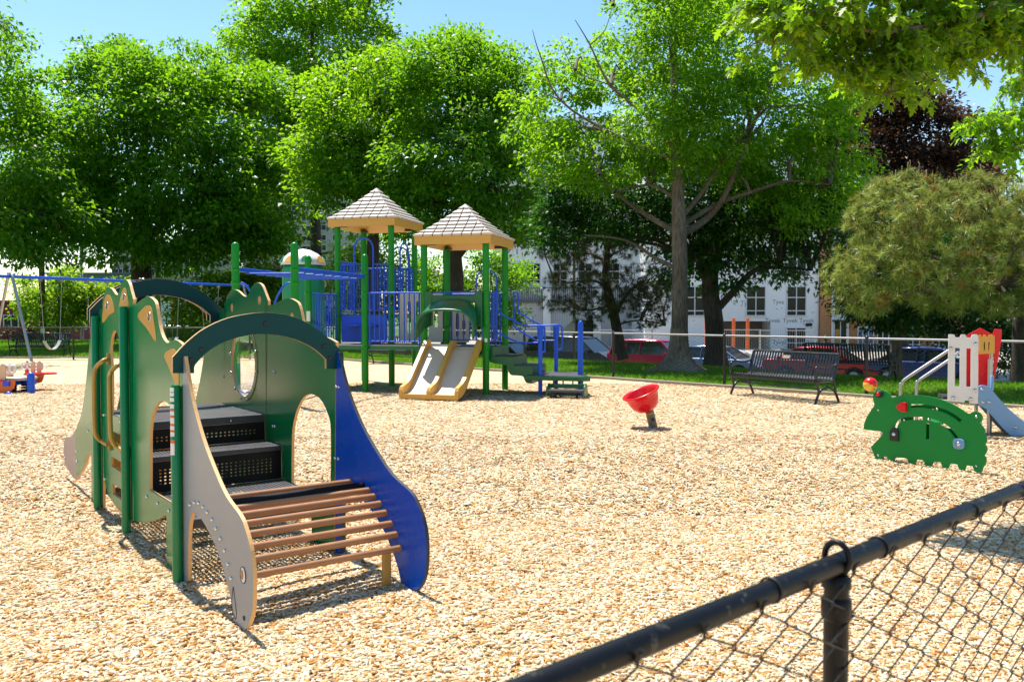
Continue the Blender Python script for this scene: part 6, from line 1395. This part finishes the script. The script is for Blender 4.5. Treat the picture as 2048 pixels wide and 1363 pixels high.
# unseen trees added at the left so the glossy boards mirror dark crowns
for k_, (px_, D_, sd_) in enumerate(((-760, 20, 61), (-640, 38, 62))):
    tree('broadleaf_tree', ('wide unseen tree added left of the swing set for the boards to mirror', 'unseen tree added farther back at the left for the boards to mirror')[k_], None, [V((P(px_, 640, D_).x, D_, 0)), P(px_, 480, D_), P(px_ + 8, 330, D_), P(px_ + 12, 150, D_)], [0.35, 0.3, 0.22, 0.08], [(px_, 330, 5.5 * F / D_, 4.2 * F / D_, D_, 5.0), (px_ + 70, 470, 4.5 * F / D_, 2.8 * F / D_, D_, 4), (px_ - 120, 480, 4 * F / D_, 2.6 * F / D_, D_, 4)], 330, 50, 0.26, lm_a, m_bark2, 1.0, sd_, nl=20, rl=0.12)
# big dense tree at the left
tree('broadleaf_tree', 'broad dense tree with a wide crown left of the roofed towers', None, [G(282, 688), P(283, 560, 43), P(282, 470, 43), P(285, 350, 43), P(290, 220, 43)] and [V((P(282, 600, 43).x, 43, -0.05)), P(283, 560, 43), P(281, 470, 43), P(285, 350, 43), P(292, 220, 43)], [0.55, 0.5, 0.42, 0.25, 0.1],
     [(330, 340, 230, 190, 43, 6.0), (210, 270, 130, 150, 42, 4.5), (410, 260, 150, 140, 42.5, 4.5), (250, 160, 80, 60, 43, 3), (400, 190, 130, 70, 43, 3.5), (480, 390, 90, 120, 42, 3.5), (130, 400, 80, 110, 42, 3), (310, 450, 170, 95, 41, 3.5), (430, 470, 110, 70, 41.5, 3)], 1200, 66, 0.25, lm_a, m_bark2, 0.85, 1, nl=40, rl=0.16,
     extra=[([P(282, 520, 43), P(240, 470, 42.5), P(190, 420, 42)], 0.22, 0.06), ([P(283, 500, 43), P(330, 440, 42.5), P(400, 380, 42)], 0.24, 0.06), ([P(282, 480, 43), P(265, 400, 43), P(235, 300, 43)], 0.2, 0.05)])
# far left tree
tree('broadleaf_tree', 'tree at the left picture edge hanging low over the swing set', None, [V((P(-120, 640, 36).x, 36, 0)), P(-118, 560, 36), P(-110, 430, 36), P(-90, 250, 36)], [0.4, 0.36, 0.28, 0.1],
     [(-40, 330, 120, 170, 36, 4.5), (-60, 180, 110, 100, 36, 4), (20, 420, 100, 90, 35.5, 3.2), (90, 470, 75, 55, 35.5, 2.6), (-20, 480, 110, 60, 35, 3), (30, 240, 45, 80, 36, 2)], 420, 60, 0.21, lm_a, m_bark2, 0.8, 2, nl=30, rl=0.13,
     extra=[([P(-110, 450, 36), P(-30, 430, 35.6), P(70, 430, 35.4)], 0.16, 0.04)])
tree('broadleaf_tree', 'sparse high twigs of a tree reaching in at the upper left corner', None, [V((P(-160, 640, 28).x, 28, 0)), P(-160, 300, 28), P(-140, 100, 28), P(-110, -60, 28)], [0.3, 0.26, 0.18, 0.08],
     [(-70, 40, 75, 60, 28, 2.4), (-110, -60, 90, 80, 28, 2.6), (5, 70, 28, 25, 28, 0.8)], 90, 40, 0.16, lm_a, m_bark2, 0.5, 3, nl=16, rl=0.08)
# tall bright tree behind, with a dark straight trunk
tree('broadleaf_tree', 'tall bright green tree with a straight dark trunk rising out of the picture', None, [V((P(632, 640, 55).x, 55, -0.6)), P(632, 540, 55), P(630, 400, 55), P(626, 220, 55), P(624, 20, 55)], [0.42, 0.38, 0.30, 0.2, 0.08],
     [(620, 120, 150, 130, 55, 6), (560, 160, 95, 100, 55, 5), (700, 120, 100, 110, 55, 5), (630, -10, 120, 100, 55, 5), (560, 270, 80, 90, 54, 4), (640, 290, 110, 90, 54, 5), (520, 80, 45, 60, 55, 3), (775, 100, 35, 50, 55, 3)], 620, 62, 0.30, lm_b, m_bark2, 1.0, 4, nl=50, rl=0.12, shell=0.3,
     extra=[([P(631, 480, 55), P(580, 470, 54), P(520, 455, 53)], 0.08, 0.02), ([P(631, 440, 55), P(570, 420, 54), P(510, 425, 53)], 0.08, 0.02), ([P(631, 510, 55), P(690, 500, 54), P(740, 505, 53)], 0.08, 0.02), ([P(630, 300, 55), P(570, 230, 55), P(530, 130, 55)], 0.14, 0.04), ([P(630, 280, 55), P(690, 180, 55), P(720, 60, 55)], 0.14, 0.04)])
# two lobed tree behind the roofs
tree('broadleaf_tree', 'rounded tree crown directly above the left shingled roof', None, [V((P(742, 640, 40).x, 40, -0.2)), P(745, 520, 40), P(750, 400, 40), P(748, 250, 40)], [0.35, 0.3, 0.2, 0.08],
     [(740, 230, 115, 110, 40, 4), (690, 300, 80, 100, 39.5, 3), (790, 330, 80, 110, 39.5, 3), (735, 400, 110, 70, 39, 3), (640, 330, 60, 60, 39, 2.5), (800, 200, 60, 80, 40, 3)], 520, 62, 0.22, lm_b, m_bark2, 0.8, 5, nl=36, rl=0.12)
tree('broadleaf_tree', 'rounded dense tree with a forked dark trunk above the right shingled roof', None, [V((P(907, 640, 37).x, 37, -0.3)), P(907, 560, 37), P(905, 480, 37), P(925, 380, 37), P(945, 240, 37)], [0.5, 0.45, 0.38, 0.25, 0.1],
     [(950, 240, 110, 130, 37, 4.5), (880, 180, 70, 90, 37, 3.5), (1020, 230, 75, 110, 37, 3.5), (930, 350, 110, 110, 36, 3.5), (1020, 380, 75, 90, 36, 3), (850, 330, 60, 100, 36, 3), (900, 430, 110, 60, 36, 3), (910, 110, 50, 40, 37, 2.5), (1030, 440, 45, 45, 36, 2)], 720, 62, 0.20, lm_a, m_bark2, 0.75, 6, nl=44, rl=0.15,
     extra=[([P(906, 520, 37), P(950, 470, 36.6), P(1005, 430, 36)], 0.26, 0.07), ([P(905, 500, 37), P(870, 430, 36.6), P(840, 360, 36)], 0.2, 0.05)])
# the great tree on the lawn with its flared root
gb = G(1357, 741); gb.z = 0
T4D = gb.y
t4, g4, cs4 = tree('broadleaf_tree', 'large spreading tree with a smooth grey trunk and flared roots on the lawn', None, [gb, P(1359, 660, T4D), P(1360, 560, T4D), P(1358, 450, T4D), P(1354, 330, T4D + 0.2), P(1349, 180, T4D + 0.3), P(1345, 10, T4D + 0.3)], [0.33, 0.225, 0.205, 0.20, 0.14, 0.10, 0.05],
     [(1330, 90, 150, 130, T4D + 3.0, 3.2), (1480, 110, 150, 130, T4D + 2.2, 3.2), (1500, 260, 170, 110, T4D + 1.6, 2.6), (1290, 250, 140, 100, T4D + 2.2, 2.6), (1120, 230, 95, 90, T4D + 2.6, 2.2), (1170, 320, 140, 55, T4D + 2.0, 1.9), (1280, 350, 110, 50, T4D + 1.4, 1.6), (1610, 330, 110, 90, T4D + 2.4, 2.2), (1420, -40, 200, 110, T4D + 3.0, 3.4), (1240, 130, 60, 80, T4D + 2.6, 2), (1075, 290, 70, 50, T4D + 2.5, 1.4), (1560, 430, 120, 45, T4D + 2.6, 1.6), (1352, 150, 70, 120, T4D - 0.6, 0.9), (1375, 290, 75, 40, T4D - 0.7, 0.8), (1300, 270, 60, 50, T4D - 0.5, 0.9), (1440, 200, 70, 70, T4D - 0.3, 1.0), (1350, 20, 90, 60, T4D - 0.6, 1.2), (1650, 260, 80, 90, T4D + 2.8, 2.0), (1600, 180, 90, 80, T4D + 2.8, 2.2), (1420, 330, 80, 50, T4D + 1.4, 1.5)], 1250, 62, 0.125, lm_b, m_bark, 0.44, 7, nl=60, rl=0.05, shell=0.25, flare=False, fork=2,
     extra=[([P(1358, 470, T4D), P(1410, 440, T4D + 1.1), P(1450, 390, T4D + 0.8), P(1490, 290, T4D + 0.6), P(1545, 160, T4D - 1)], 0.12, 0.03), ([P(1357, 440, T4D), P(1400, 390, T4D + 0.3), P(1440, 330, T4D + 0.3), P(1500, 250, T4D)], 0.09, 0.02),
            ([P(1358, 465, T4D), P(1310, 440, T4D + 1.0), P(1250, 400, T4D + 0.7), P(1200, 350, T4D + 0.5)], 0.10, 0.025), ([P(1358, 540, T4D), P(1310, 515, T4D + 1.2), P(1250, 480, T4D + 1.0), P(1170, 470, T4D + 0.8)], 0.07, 0.015),
            ([P(1357, 455, T4D), P(1430, 410, T4D + 1.1), P(1500, 385, T4D + 0.9), P(1580, 362, T4D + 0.8), P(1660, 370, T4D + 0.8)], 0.085, 0.02), ([P(1355, 400, T4D), P(1300, 370, T4D + 0.6), P(1230, 385, T4D + 0.2)], 0.06, 0.015),
            ([P(1352, 300, T4D), P(1290, 230, T4D), P(1220, 170, T4D), P(1180, 90, T4D), P(1150, 40, T4D)], 0.06, 0.008), ([P(1352, 320, T4D), P(1230, 270, T4D + 0.2), P(1120, 200, T4D + 0.2), P(1080, 110, T4D + 0.2), P(1065, 60, T4D)], 0.05, 0.006), ([P(1120, 200, T4D), P(1090, 190, T4D), P(1060, 205, T4D)], 0.02, 0.005), ([P(1180, 90, T4D), P(1210, 60, T4D), P(1225, 10, T4D)], 0.02, 0.005), ([P(1220, 170, T4D), P(1150, 140, T4D), P(1120, 75, T4D)], 0.02, 0.005)])
mb = MB(); vs = []; nn_ = 48; lv = [(-0.15, 0.95, 0.34), (0.0, 0.80, 0.32), (0.07, 0.62, 0.28), (0.16, 0.48, 0.22), (0.30, 0.37, 0.15), (0.50, 0.295, 0.09), (0.80, 0.245, 0.04), (1.15, 0.222, 0.0)]
for z, r, a_ in lv:
    for k in range(nn_):
        t = 2 * math.pi * k / nn_; lob = math.sin(t * 4 + 0.6) * 0.7 + 0.45 * math.sin(t * 7 + 2.0) + 0.35 * math.sin(t * 3 + 4)
        rr__ = r * (1 + a_ * lob); vs.append(gb + V((math.cos(t) * rr__, math.sin(t) * rr__, z)))
mb.add(vs, [(i * nn_ + k, i * nn_ + (k + 1) % nn_, (i + 1) * nn_ + (k + 1) % nn_, (i + 1) * nn_ + k) for i in range(len(lv) - 1) for k in range(nn_)], 0, True)
mb.build('root_flare', barkmat('bark_root', (0.22, 0.18, 0.13)), t4)
# second trunk behind it
b5 = V((P(1432, 700, 28.0).x, 28.0, -0.12)); D5 = 28.0
tree('broadleaf_tree', 'darker tree with a thick leaning trunk right behind the great lawn tree', None, [b5, P(1428, 640, D5), P(1420, 570, D5), P(1432, 470, D5), P(1462, 370, D5), P(1480, 250, D5)], [0.33, 0.30, 0.27, 0.2, 0.14, 0.06],
     [(1560, 480, 110, 60, D5, 2.4), (1470, 440, 120, 80, D5, 2.6), (1640, 440, 90, 80, D5, 2.4), (1620, 540, 60, 45, D5 - 0.4, 1.3), (1340, 470, 110, 60, D5, 2.4), (1240, 440, 90, 60, D5, 2.2), (1420, 540, 90, 50, D5 + 0.6, 1.6), (1560, 380, 120, 80, D5, 2.4), (1350, 380, 120, 70, D5 + 0.4, 2.4), (1180, 400, 80, 60, D5, 2), (1130, 460, 50, 50, D5, 1.4)], 620, 60, 0.16, lm_d, m_bark2, 0.6, 8, nl=40, rl=0.07,
     extra=[([P(1428, 625, D5), P(1470, 580, D5 - 0.2), P(1510, 540, D5 - 0.4), P(1560, 535, D5 - 0.5), P(1620, 540, D5 - 0.5)], 0.14, 0.03), ([P(1422, 590, D5), P(1395, 520, D5), P(1370, 450, D5)], 0.14, 0.04)])
# copper beech far right, pines and the slim trunk
D8 = 42.0
tree('broadleaf_tree', 'dark purple leaved tree behind the bright olive pine', None, [V((P(1800, 680, D8).x, D8, -1.3)), P(1800, 540, D8), P(1805, 400, D8), P(1810, 250, D8)], [0.4, 0.35, 0.25, 0.1],
     [(1800, 330, 120, 150, D8, 4), (1740, 300, 70, 110, D8, 3), (1870, 330, 85, 100, D8, 3.2), (1790, 220, 80, 70, D8, 2.6), (1920, 360, 60, 60, D8, 2.4), (1800, 470, 140, 70, D8, 3)], 460, 60, 0.24, lm_p, m_bark2, 0.8, 9, nl=24, rl=0.12)
D10 = 21.0
tree('broadleaf_tree', 'small tree with a slim smooth grey trunk between the bench and the slide', None, [V((P(1793, 700, D10).x, D10, -0.02)), P(1794, 700, D10), P(1797, 620, D10), P(1803, 520, D10), P(1806, 420, D10)], [0.14, 0.12, 0.11, 0.09, 0.04],
     [(1790, 600, 60, 50, D10 + 0.2, 1.3), (1740, 560, 70, 55, D10 + 0.4, 1.4), (1840, 560, 80, 60, D10 + 0.6, 1.6), (1800, 490, 90, 70, D10 + 0.4, 1.8), (1765, 640, 35, 25, D10, 0.7)], 260, 50, 0.12, lm_d, m_bark, 0.42, 10, nl=20, rl=0.035)
D11 = 25.0
tree('broadleaf_tree', 'dense dark shrub like tree in deep shade behind the toddler slide', None, [V((P(2040, 700, D11 - 6).x, D11 - 6, 0)), P(2040, 640, D11 - 6), P(2046, 560, D11 - 6)], [0.16, 0.15, 0.08],
     [(1950, 620, 130, 60, D11, 2.4), (2040, 590, 120, 80, D11 - 1, 2.4), (1880, 650, 60, 45, D11, 1.4), (2060, 680, 90, 60, D11 - 2, 1.6), (1960, 540, 140, 70, D11, 2.4), (2110, 620, 100, 110, D11 - 2, 2.4)], 480, 60, 0.13, lm_d, m_bark2, 0.5, 11, nl=16, rl=0.05)
def pine(label, base, trunk, radii, blobs, n_t, need, ln, wd_, mat, seed, candles=0, extra=(), bark=m_bark2, upb=0.35, nl=24):
    g = np.random.default_rng(seed); b = V(trunk[0]); t = thing('pine_tree', label, 'tree', tuple(b), 'pines beside the lawn')
    w = np.array([q[2] * q[3] for q in blobs], float); w /= w.sum(); cs, us = [], []
    for q, k in zip(blobs, g.multinomial(n_t, w)):
        c = np.array(P(q[0], q[1], q[4])); sc_ = q[4] / F; rad = np.array([q[2] * sc_, q[5], q[3] * sc_]); u = unit(g.normal(size=(k, 3))); r = (0.45 ** 3 + (1 - 0.45 ** 3) * g.random(k)) ** (1 / 3)
        cs.append(c + u * r[:, None] * rad); us.append(u)
    cs = np.concatenate(cs); us = np.concatenate(us); n0 = len(cs)
    axd = unit(us * 0.7 + np.array([0, 0, upb]) + g.normal(size=(n0, 3)) * 0.35)
    idx = np.repeat(np.arange(n0), need); n = len(idx); a = axd[idx]
    along = g.uniform(-0.04, 0.02, n) * (ln / 0.11)
    st_ = cs[idx] + a * along[:, None]
    rd_ = unit(np.cross(a, g.normal(size=(n, 3)))); ang = np.arccos(g.uniform(-0.15, 0.95, n))
    d = a * np.cos(ang)[:, None] + rd_ * np.sin(ang)[:, None]; L = ln * g.uniform(0.7, 1.15, n)
    s = unit(np.cross(d, g.normal(size=(n, 3)))) * wd_
    tip = st_ + d * L[:, None] - np.array([0, 0, 1.0]) * (L * 0.12)[:, None]
    v = np.stack([st_ - s, st_ + s, tip], 1).reshape(-1, 3); tt = np.where(g.random(n0) < 0.05, g.uniform(0, 0.1, n0), g.uniform(0.25, 0.95, n0)); tone = np.clip(tt[idx] + g.normal(0, 0.1, n), 0, 1)
    npmesh('crown', v, 3, np.arange(len(v)).reshape(-1, 3), mat, tone, t)
    mb = MB(); sm = [V(p) for p in curve([tuple(p) for p in trunk], 4, False)]; mb.tube(sm, list(np.interp(np.linspace(0, len(trunk) - 1, len(sm)), range(len(trunk)), radii)), 12)
    for pts, ra, rb_ in extra: q = [V(p) for p in curve([tuple(p) for p in pts], 4, False)]; mb.tube(q, list(np.linspace(ra, rb_, len(q))), 8, 0, False)
    o_ = [tuple(p) for p in sm[len(sm) // 3:]] + [tuple(p) for pts, a_, b_ in extra for p in pts[1:]]
    ix = g.choice(n0, min(nl * 8, n0), replace=False); limbs(mb, o_, cs[ix[:nl]], 0.045, g, 6, 0.05)
    for k in ix: mb.tube([V(cs[k] - axd[k] * ln * 2.6 + np.array([0, 0, -0.04])), V(cs[k] - axd[k] * ln), V(cs[k] + axd[k] * 0.02)], [0.012, 0.009, 0.006], 5, 0, False)
    mb.build('trunk', bark, t)
    if candles:
        top = cs[np.argsort(-cs[:, 2])[:candles * 5]]; mc = M('pine_candle', (0.42, 0.33, 0.18), 0.7)
        for k in g.choice(len(top), candles, replace=False):
            mb = MB(); c = V(top[k]); h = g.uniform(0.12, 0.30); mb.tube([c, c + V((g.normal(0, 0.01), g.normal(0, 0.01), h))], [0.008, 0.006], 6); mb.ball(c + Z * h, 0.012, 6, 0, (1, 1, 1.6)); mb.build('shoot', mc, t)
    return t
D7 = 17.0
pine('bright olive pine with long needles and upright shoots at the right', None, [V((P(2150, 720, 18).x, 18, 0)), P(2140, 620, 18), P(2110, 560, 17.6), P(2070, 470, 17.4)], [0.2, 0.17, 0.13, 0.05],
     [(1900, 470, 150, 100, D7, 1.4), (1790, 440, 90, 85, D7 - 0.3, 1.1), (1980, 410, 110, 70, D7, 1.3), (1750, 530, 85, 60, D7 - 0.4, 1.0), (1860, 570, 110, 55, D7 - 0.5, 1.1), (2010, 540, 110, 90, D7 - 0.4, 1.3), (1690, 555, 45, 40, D7 - 0.5, 0.5), (1720, 600, 60, 30, D7 - 0.6, 0.6), (2100, 500, 120, 120, D7 + 0.4, 1.6), (1810, 380, 90, 35, D7, 0.8), (1950, 600, 70, 30, D7 - 0.6, 0.7), (2050, 430, 90, 80, D7 + 0.2, 1.2), (2060, 570, 80, 50, D7 - 0.2, 1.0)], 1500, 60, 0.185, 0.0058, lm_needle, 21, 40, bark=m_bark,
     extra=[([P(2110, 560, 17.6), P(2030, 590, 17.2), P(1940, 540, 17.0), P(1850, 510, 16.8)], 0.10, 0.02), ([P(2080, 490, 17.4), P(1980, 440, 17.0), P(1890, 430, 16.8)], 0.07, 0.015), ([P(2100, 540, 17.5), P(2000, 570, 16.6), P(1900, 580, 16.4), P(1770, 590, 16.4)], 0.07, 0.012)])
D6 = 30.5
pine('dark pine with a leaning trunk on the lawn left of the great tree', None, [V((P(1247, 712, D6).x, D6, -0.08)), P(1240, 690, D6), P(1226, 620, D6), P(1212, 560, D6), P(1216, 480, D6), P(1222, 420, D6)], [0.23, 0.2, 0.17, 0.14, 0.1, 0.04],
     [(1150, 560, 70, 30, D6 - 0.4, 1.2), (1280, 560, 80, 40, D6 - 0.3, 1.4), (1200, 490, 90, 45, D6, 1.6), (1120, 605, 45, 18, D6 - 0.5, 0.7), (1190, 610, 60, 30, D6 - 0.6, 0.9), (1290, 630, 50, 26, D6 - 0.4, 0.9), (1130, 500, 60, 30, D6, 1.2), (1260, 450, 70, 40, D6, 1.4), (1180, 645, 35, 14, D6 - 0.6, 0.5), (1300, 590, 60, 30, D6, 1.0)], 1300, 40, 0.21, 0.006, lm_needle_d, 22,
     extra=[([P(1228, 640, D6), P(1260, 580, D6 - 0.2), P(1320, 560, D6 - 0.3)], 0.08, 0.02), ([P(1216, 575, D6), P(1180, 560, D6 - 0.3), P(1110, 570, D6 - 0.5)], 0.06, 0.015), ([P(1230, 650, D6), P(1280, 640, D6), P(1330, 650, D6)], 0.04, 0.01), ([P(1222, 610, D6), P(1170, 620, D6 - 0.4), P(1100, 600, D6 - 0.6)], 0.045, 0.012)])
# saplings and shrubs at the left and behind the structure
def sap(label, px, D, zb, blobs, n, mat, seed, size=0.2, cr=0.6):
    return tree('young_tree', label, None, [V((P(px, 690, D).x, D, zb)), P(px, 640, D), P(px, 590, D)], [0.09, 0.07, 0.03], blobs, n, 45, size, mat, m_bark, cr, seed, 'young trees along the left road', nl=14, rl=0.04, shell=0.2)
sap('bright young tree between the two left poles', 118, 47, -0.3, [(115, 605, 65, 45, 47, 1.8), (140, 570, 40, 30, 47, 1.4), (95, 640, 50, 25, 47, 1.3), (150, 630, 45, 30, 47, 1.3), (65, 590, 30, 30, 47, 1.2)], 150, lm_y, 31)
sap('young tree beside the tail of the dinosaur climber', 205, 48, -0.4, [(200, 600, 40, 25, 48, 1.2), (185, 625, 30, 20, 48, 1.0), (225, 590, 35, 22, 48, 1.0)], 60, lm_y, 32)
sap('bushy bright tree behind the rear teal arch', 425, 44, -0.2, [(430, 600, 70, 45, 44, 2), (370, 620, 55, 35, 44, 1.7), (470, 570, 60, 35, 44, 1.8), (330, 590, 30, 22, 44, 1.2), (420, 660, 60, 25, 44, 1.5), (520, 590, 60, 45, 44, 2), (560, 620, 50, 40, 44, 1.8)], 330, lm_y, 33, 0.17, 0.55)
sap('pale rounded young tree just left of the green spiral tower', 545, 46, -0.3, [(545, 545, 50, 28, 46, 1.8), (530, 580, 60, 35, 46, 1.8), (570, 570, 40, 30, 46, 1.5)], 150, leafmat('leaf_pale', (0.06, 0.11, 0.025), (0.10, 0.16, 0.04), (0.17, 0.23, 0.07), (0.12, 0.22, 0.03), (0.25, 0.38, 0.06), 0.3), 34, 0.16, 0.5)
sap('bright young tree glimpsed between the play structure posts', 735, 48, -0.4, [(700, 560, 70, 50, 48, 2), (790, 560, 70, 55, 48, 2), (740, 500, 70, 40, 48, 2), (850, 600, 60, 50, 48, 2), (690, 630, 80, 40, 48, 2)], 300, lm_y, 35, 0.2, 0.7)
sap('shrubby green tree behind the right roofed tower', 985, 44, -0.5, [(960, 570, 70, 60, 44, 2), (1010, 560, 50, 40, 44, 1.6), (920, 620, 60, 50, 44, 2), (1000, 640, 40, 30, 44, 1.3), (880, 570, 50, 60, 44, 2)], 260, lm_a, 36, 0.18, 0.6)
# clipped low hedge pieces below the far fence
g = np.random.default_rng(41)
for k, (px, D, w, h, lab) in enumerate(((405, 40, 55, 18, 'low round shrub below the one way sign'), (40, 47, 45, 14, 'low shrub with pinkish tips by the far left fence'))):
    b = P(px, 690, D); t = thing('shrub', lab, 'shrub', (b.x, b.y, terrain(b.x, b.y)), 'low shrubs by the left fence')
    crown(t, [(px, HORIZON + 1700 * (1.5 - 0.35) / D, w, h, D, 0.9)], 60, 40, 0.10, lm_a if k == 0 else lm_p, 0.3, g, name='foliage')
    mb = MB(); [mb.tube([V((b.x + 0.1 * q, b.y, terrain(b.x, b.y) - 0.05)), V((b.x + 0.25 * q, b.y, terrain(b.x, b.y) + 0.4))], [0.02, 0.008], 6) for q in (-2, -1, 0, 1, 2)]; mb.build('stems', m_bark2, t)
# foreground maple branches hanging in at the top right
LOBE = [(0, 0), (0.10, -0.02), (0.30, -0.30), (0.34, -0.12), (0.62, -0.42), (0.58, -0.16), (0.78, -0.18), (1.0, 0.0)]
LOBE = LOBE + [(x, -y) for x, y in LOBE[-2:0:-1]]
def maple(label, base, trunk, radii, boughs, nleaf, size, mat, seed, spread, group='maples overhanging the fence'):
    g = np.random.default_rng(seed); b = V(trunk[0]); t = thing('maple_tree', label, 'tree', tuple(b), group); mb = MB(); sm = [V(p) for p in curve([tuple(p) for p in trunk], 4, False)]
    mb.tube(sm, list(np.interp(np.linspace(0, len(trunk) - 1, len(sm)), range(len(trunk)), radii)), 14); A_ = []
    for pts, ra in boughs:
        q = [V(p) for p in curve([tuple(p) for p in pts], 6, False)]; mb.tube(q, list(np.linspace(ra, 0.006, len(q))), 8, 0, False)
        for k in range(len(q)):
            if k < len(q) * 0.12: continue
            for s_ in range(4):
                d = V(g.normal(size=3) * np.array([1, 1, 0.35])).normalized() * g.uniform(0.5, 1.2) * spread; e = q[k] + d - Z * 0.18 * spread; mid = q[k] + d * 0.55 + Z * 0.05
                mb.tube([q[k], mid, e], [0.007, 0.005, 0.002], 5, 0, False)
                for f in np.linspace(0.2, 1.0, 9):
                    p = (q[k].lerp(mid, f / 0.55) if f < 0.55 else mid.lerp(e, (f - 0.55) / 0.45)); A_.append(tuple(p) + tuple(d.normalized()))
    mb.build('trunk', m_bark, t)
    A_ = np.array(A_); ix = g.choice(len(A_), nleaf); c = A_[ix, :3] + g.normal(size=(nleaf, 3)) * 0.05 * spread; dd = A_[ix, 3:]
    d = unit(dd * 0.5 + g.normal(size=(nleaf, 3)) * 0.7 + np.array([0, 0, -0.45])); up = unit(np.array([0, 0, 1.0]) + g.normal(size=(nleaf, 3)) * 0.5)
    s = unit(np.cross(d, up)); u = np.cross(s, d); L = size * g.uniform(0.65, 1.25, nleaf); k = len(LOBE); l2 = np.array(LOBE)
    v = c[:, None] + d[:, None] * (l2[None, :, 0] * L[:, None])[..., None] + s[:, None] * (l2[None, :, 1] * L[:, None] * 1.05)[..., None] + u[:, None] * (np.abs(l2[None, :, 1]) * L[:, None] * 0.25)[..., None] - np.array([0, 0, 1.0]) * ((l2[None, :, 0] ** 2) * L[:, None] * 0.2)[..., None]
    npmesh('crown', v.reshape(-1, 3), k, np.arange(nleaf * k).reshape(-1, k), mat, g.beta(2, 2, nleaf), t); return t
Dm = 6.8
maple('maple bough with large yellow green leaves hanging in at the top right corner', None, [V((5.6, 8.0, 0)), V((5.5, 8.0, 2.2)), V((5.2, 7.9, 4.4)), V((4.9, 7.8, 6.5))], [0.2, 0.17, 0.13, 0.05],
      [([V((5.2, 7.9, 4.3)), P(2000, 20, 7.3), P(1850, 55, Dm), P(1720, 60, Dm - 0.1), P(1590, 40, Dm - 0.2)], 0.05), ([V((5.3, 7.9, 3.9)), P(2050, 90, 7.4), P(1930, 60, 7.2), P(1800, 110, 7.0), P(1720, 150, 6.9)], 0.035), ([V((5.1, 7.9, 4.8)), P(1900, -60, 7.2), P(1740, -50, 7.0), P(1600, -10, 6.9), P(1530, 20, 6.8)], 0.045), ([V((5.1, 7.9, 4.6)), P(2040, 40, 7.6), P(1960, 90, 7.4), P(1900, 130, 7.3)], 0.03), ([V((5.1, 7.9, 4.4)), P(1950, 0, 7.2), P(1800, 20, 7.1), P(1680, 100, 7.0), P(1640, 140, 6.9)], 0.04), ([V((5.1, 7.9, 4.4)), P(1960, 30, 7.0), P(1840, 90, 6.9), P(1770, 190, 6.8)], 0.035), ([V((5.1, 7.9, 4.9)), P(1800, -40, 6.7), P(1660, 20, 6.6), P(1560, 70, 6.6)], 0.035), ([V((5.0, 7.8, 5.2)), P(1850, -170, 7.2), P(1700, -150, 7.0)], 0.04)], 11500, 0.082, lm_y, 51, 0.34)
maple('maple with small bright leaves at the right edge above the olive pine', None, [V((10.2, 13.6, 0)), V((10.1, 13.6, 2.5)), V((9.9, 13.4, 5.0)), V((9.6, 13.2, 7.0))], [0.18, 0.16, 0.11, 0.05],
      [([V((9.95, 13.4, 4.2)), P(2120, 200, 12.6), P(2030, 230, 12.2), P(1960, 250, 12.0)], 0.05), ([V((10.0, 13.4, 3.7)), P(2110, 290, 12.6), P(2040, 290, 12.3), P(1985, 310, 12.1)], 0.04), ([V((9.9, 13.4, 4.8)), P(2100, 120, 12.6), P(2040, 180, 12.4)], 0.04), ([V((9.9, 13.3, 5.4)), P(2150, 40, 12.6), P(2090, 0, 12.2)], 0.05)], 4600, 0.10, lm_b, 52, 0.5)
# ---------------------------------------------------------------- light, sky, camera
SUN_EL = math.radians(66.0)
SUN_AZ = math.atan2(-0.57, 0.82)          # toward the sun, measured from +Y towards +X
sd = V((math.cos(SUN_EL) * math.sin(SUN_AZ), math.cos(SUN_EL) * math.cos(SUN_AZ), math.sin(SUN_EL)))
sun = bpy.data.lights.new('sun', 'SUN'); sun.energy = 5.0; sun.angle = math.radians(0.53); sun.color = (1.0, 0.955, 0.88)
so = bpy.data.objects.new('sun', sun); COL.objects.link(so)
so.rotation_euler = (-sd).to_track_quat('-Z', 'Y').to_euler(); so.location = (0, 0, 60)
wd = bpy.data.worlds.new('World'); SC.world = wd; wd.use_nodes = True
wn = wd.node_tree
sky = wn.nodes.new('ShaderNodeTexSky'); sky.sky_type = 'NISHITA'; sky.sun_disc = False
sky.sun_elevation = SUN_EL; sky.sun_rotation = SUN_AZ
sky.altitude = 20; sky.air_density = 1.15; sky.dust_density = 0.25; sky.ozone_density = 0.4
bg = wn.nodes['Background']; bg.inputs['Strength'].default_value = 0.115
hs = wn.nodes.new('ShaderNodeHueSaturation'); hs.inputs['Saturation'].default_value = 1.22; hs.inputs['Hue'].default_value = 0.498
wn.links.new(sky.outputs['Color'], hs.inputs['Color']); wn.links.new(hs.outputs['Color'], bg.inputs['Color'])
cam = bpy.data.cameras.new('camera'); co = bpy.data.objects.new('camera', cam); COL.objects.link(co)
cam.sensor_width = 36.0; cam.lens = 36.0 * F / 2048.0
co.location = CAM; co.rotation_euler = (math.pi / 2 - PITCH, 0, 0)
cam.clip_start = 0.05; cam.clip_end = 6000
cam.dof.use_dof = True; cam.dof.focus_distance = 10.0; cam.dof.aperture_fstop = 7.0
SC.camera = co
SC.view_settings.view_transform = 'Standard'; SC.view_settings.look = 'None'
SC.view_settings.exposure = 0.80; SC.view_settings.gamma = 1.0
SC.render.engine = 'CYCLES'
SC.cycles.max_bounces = 8; SC.cycles.diffuse_bounces = 4; SC.cycles.glossy_bounces = 3; SC.cycles.transmission_bounces = 5; SC.cycles.transparent_max_bounces = 8
SC.cycles.caustics_reflective = False; SC.cycles.caustics_refractive = False
SC.cycles.sample_clamp_indirect = 6.0
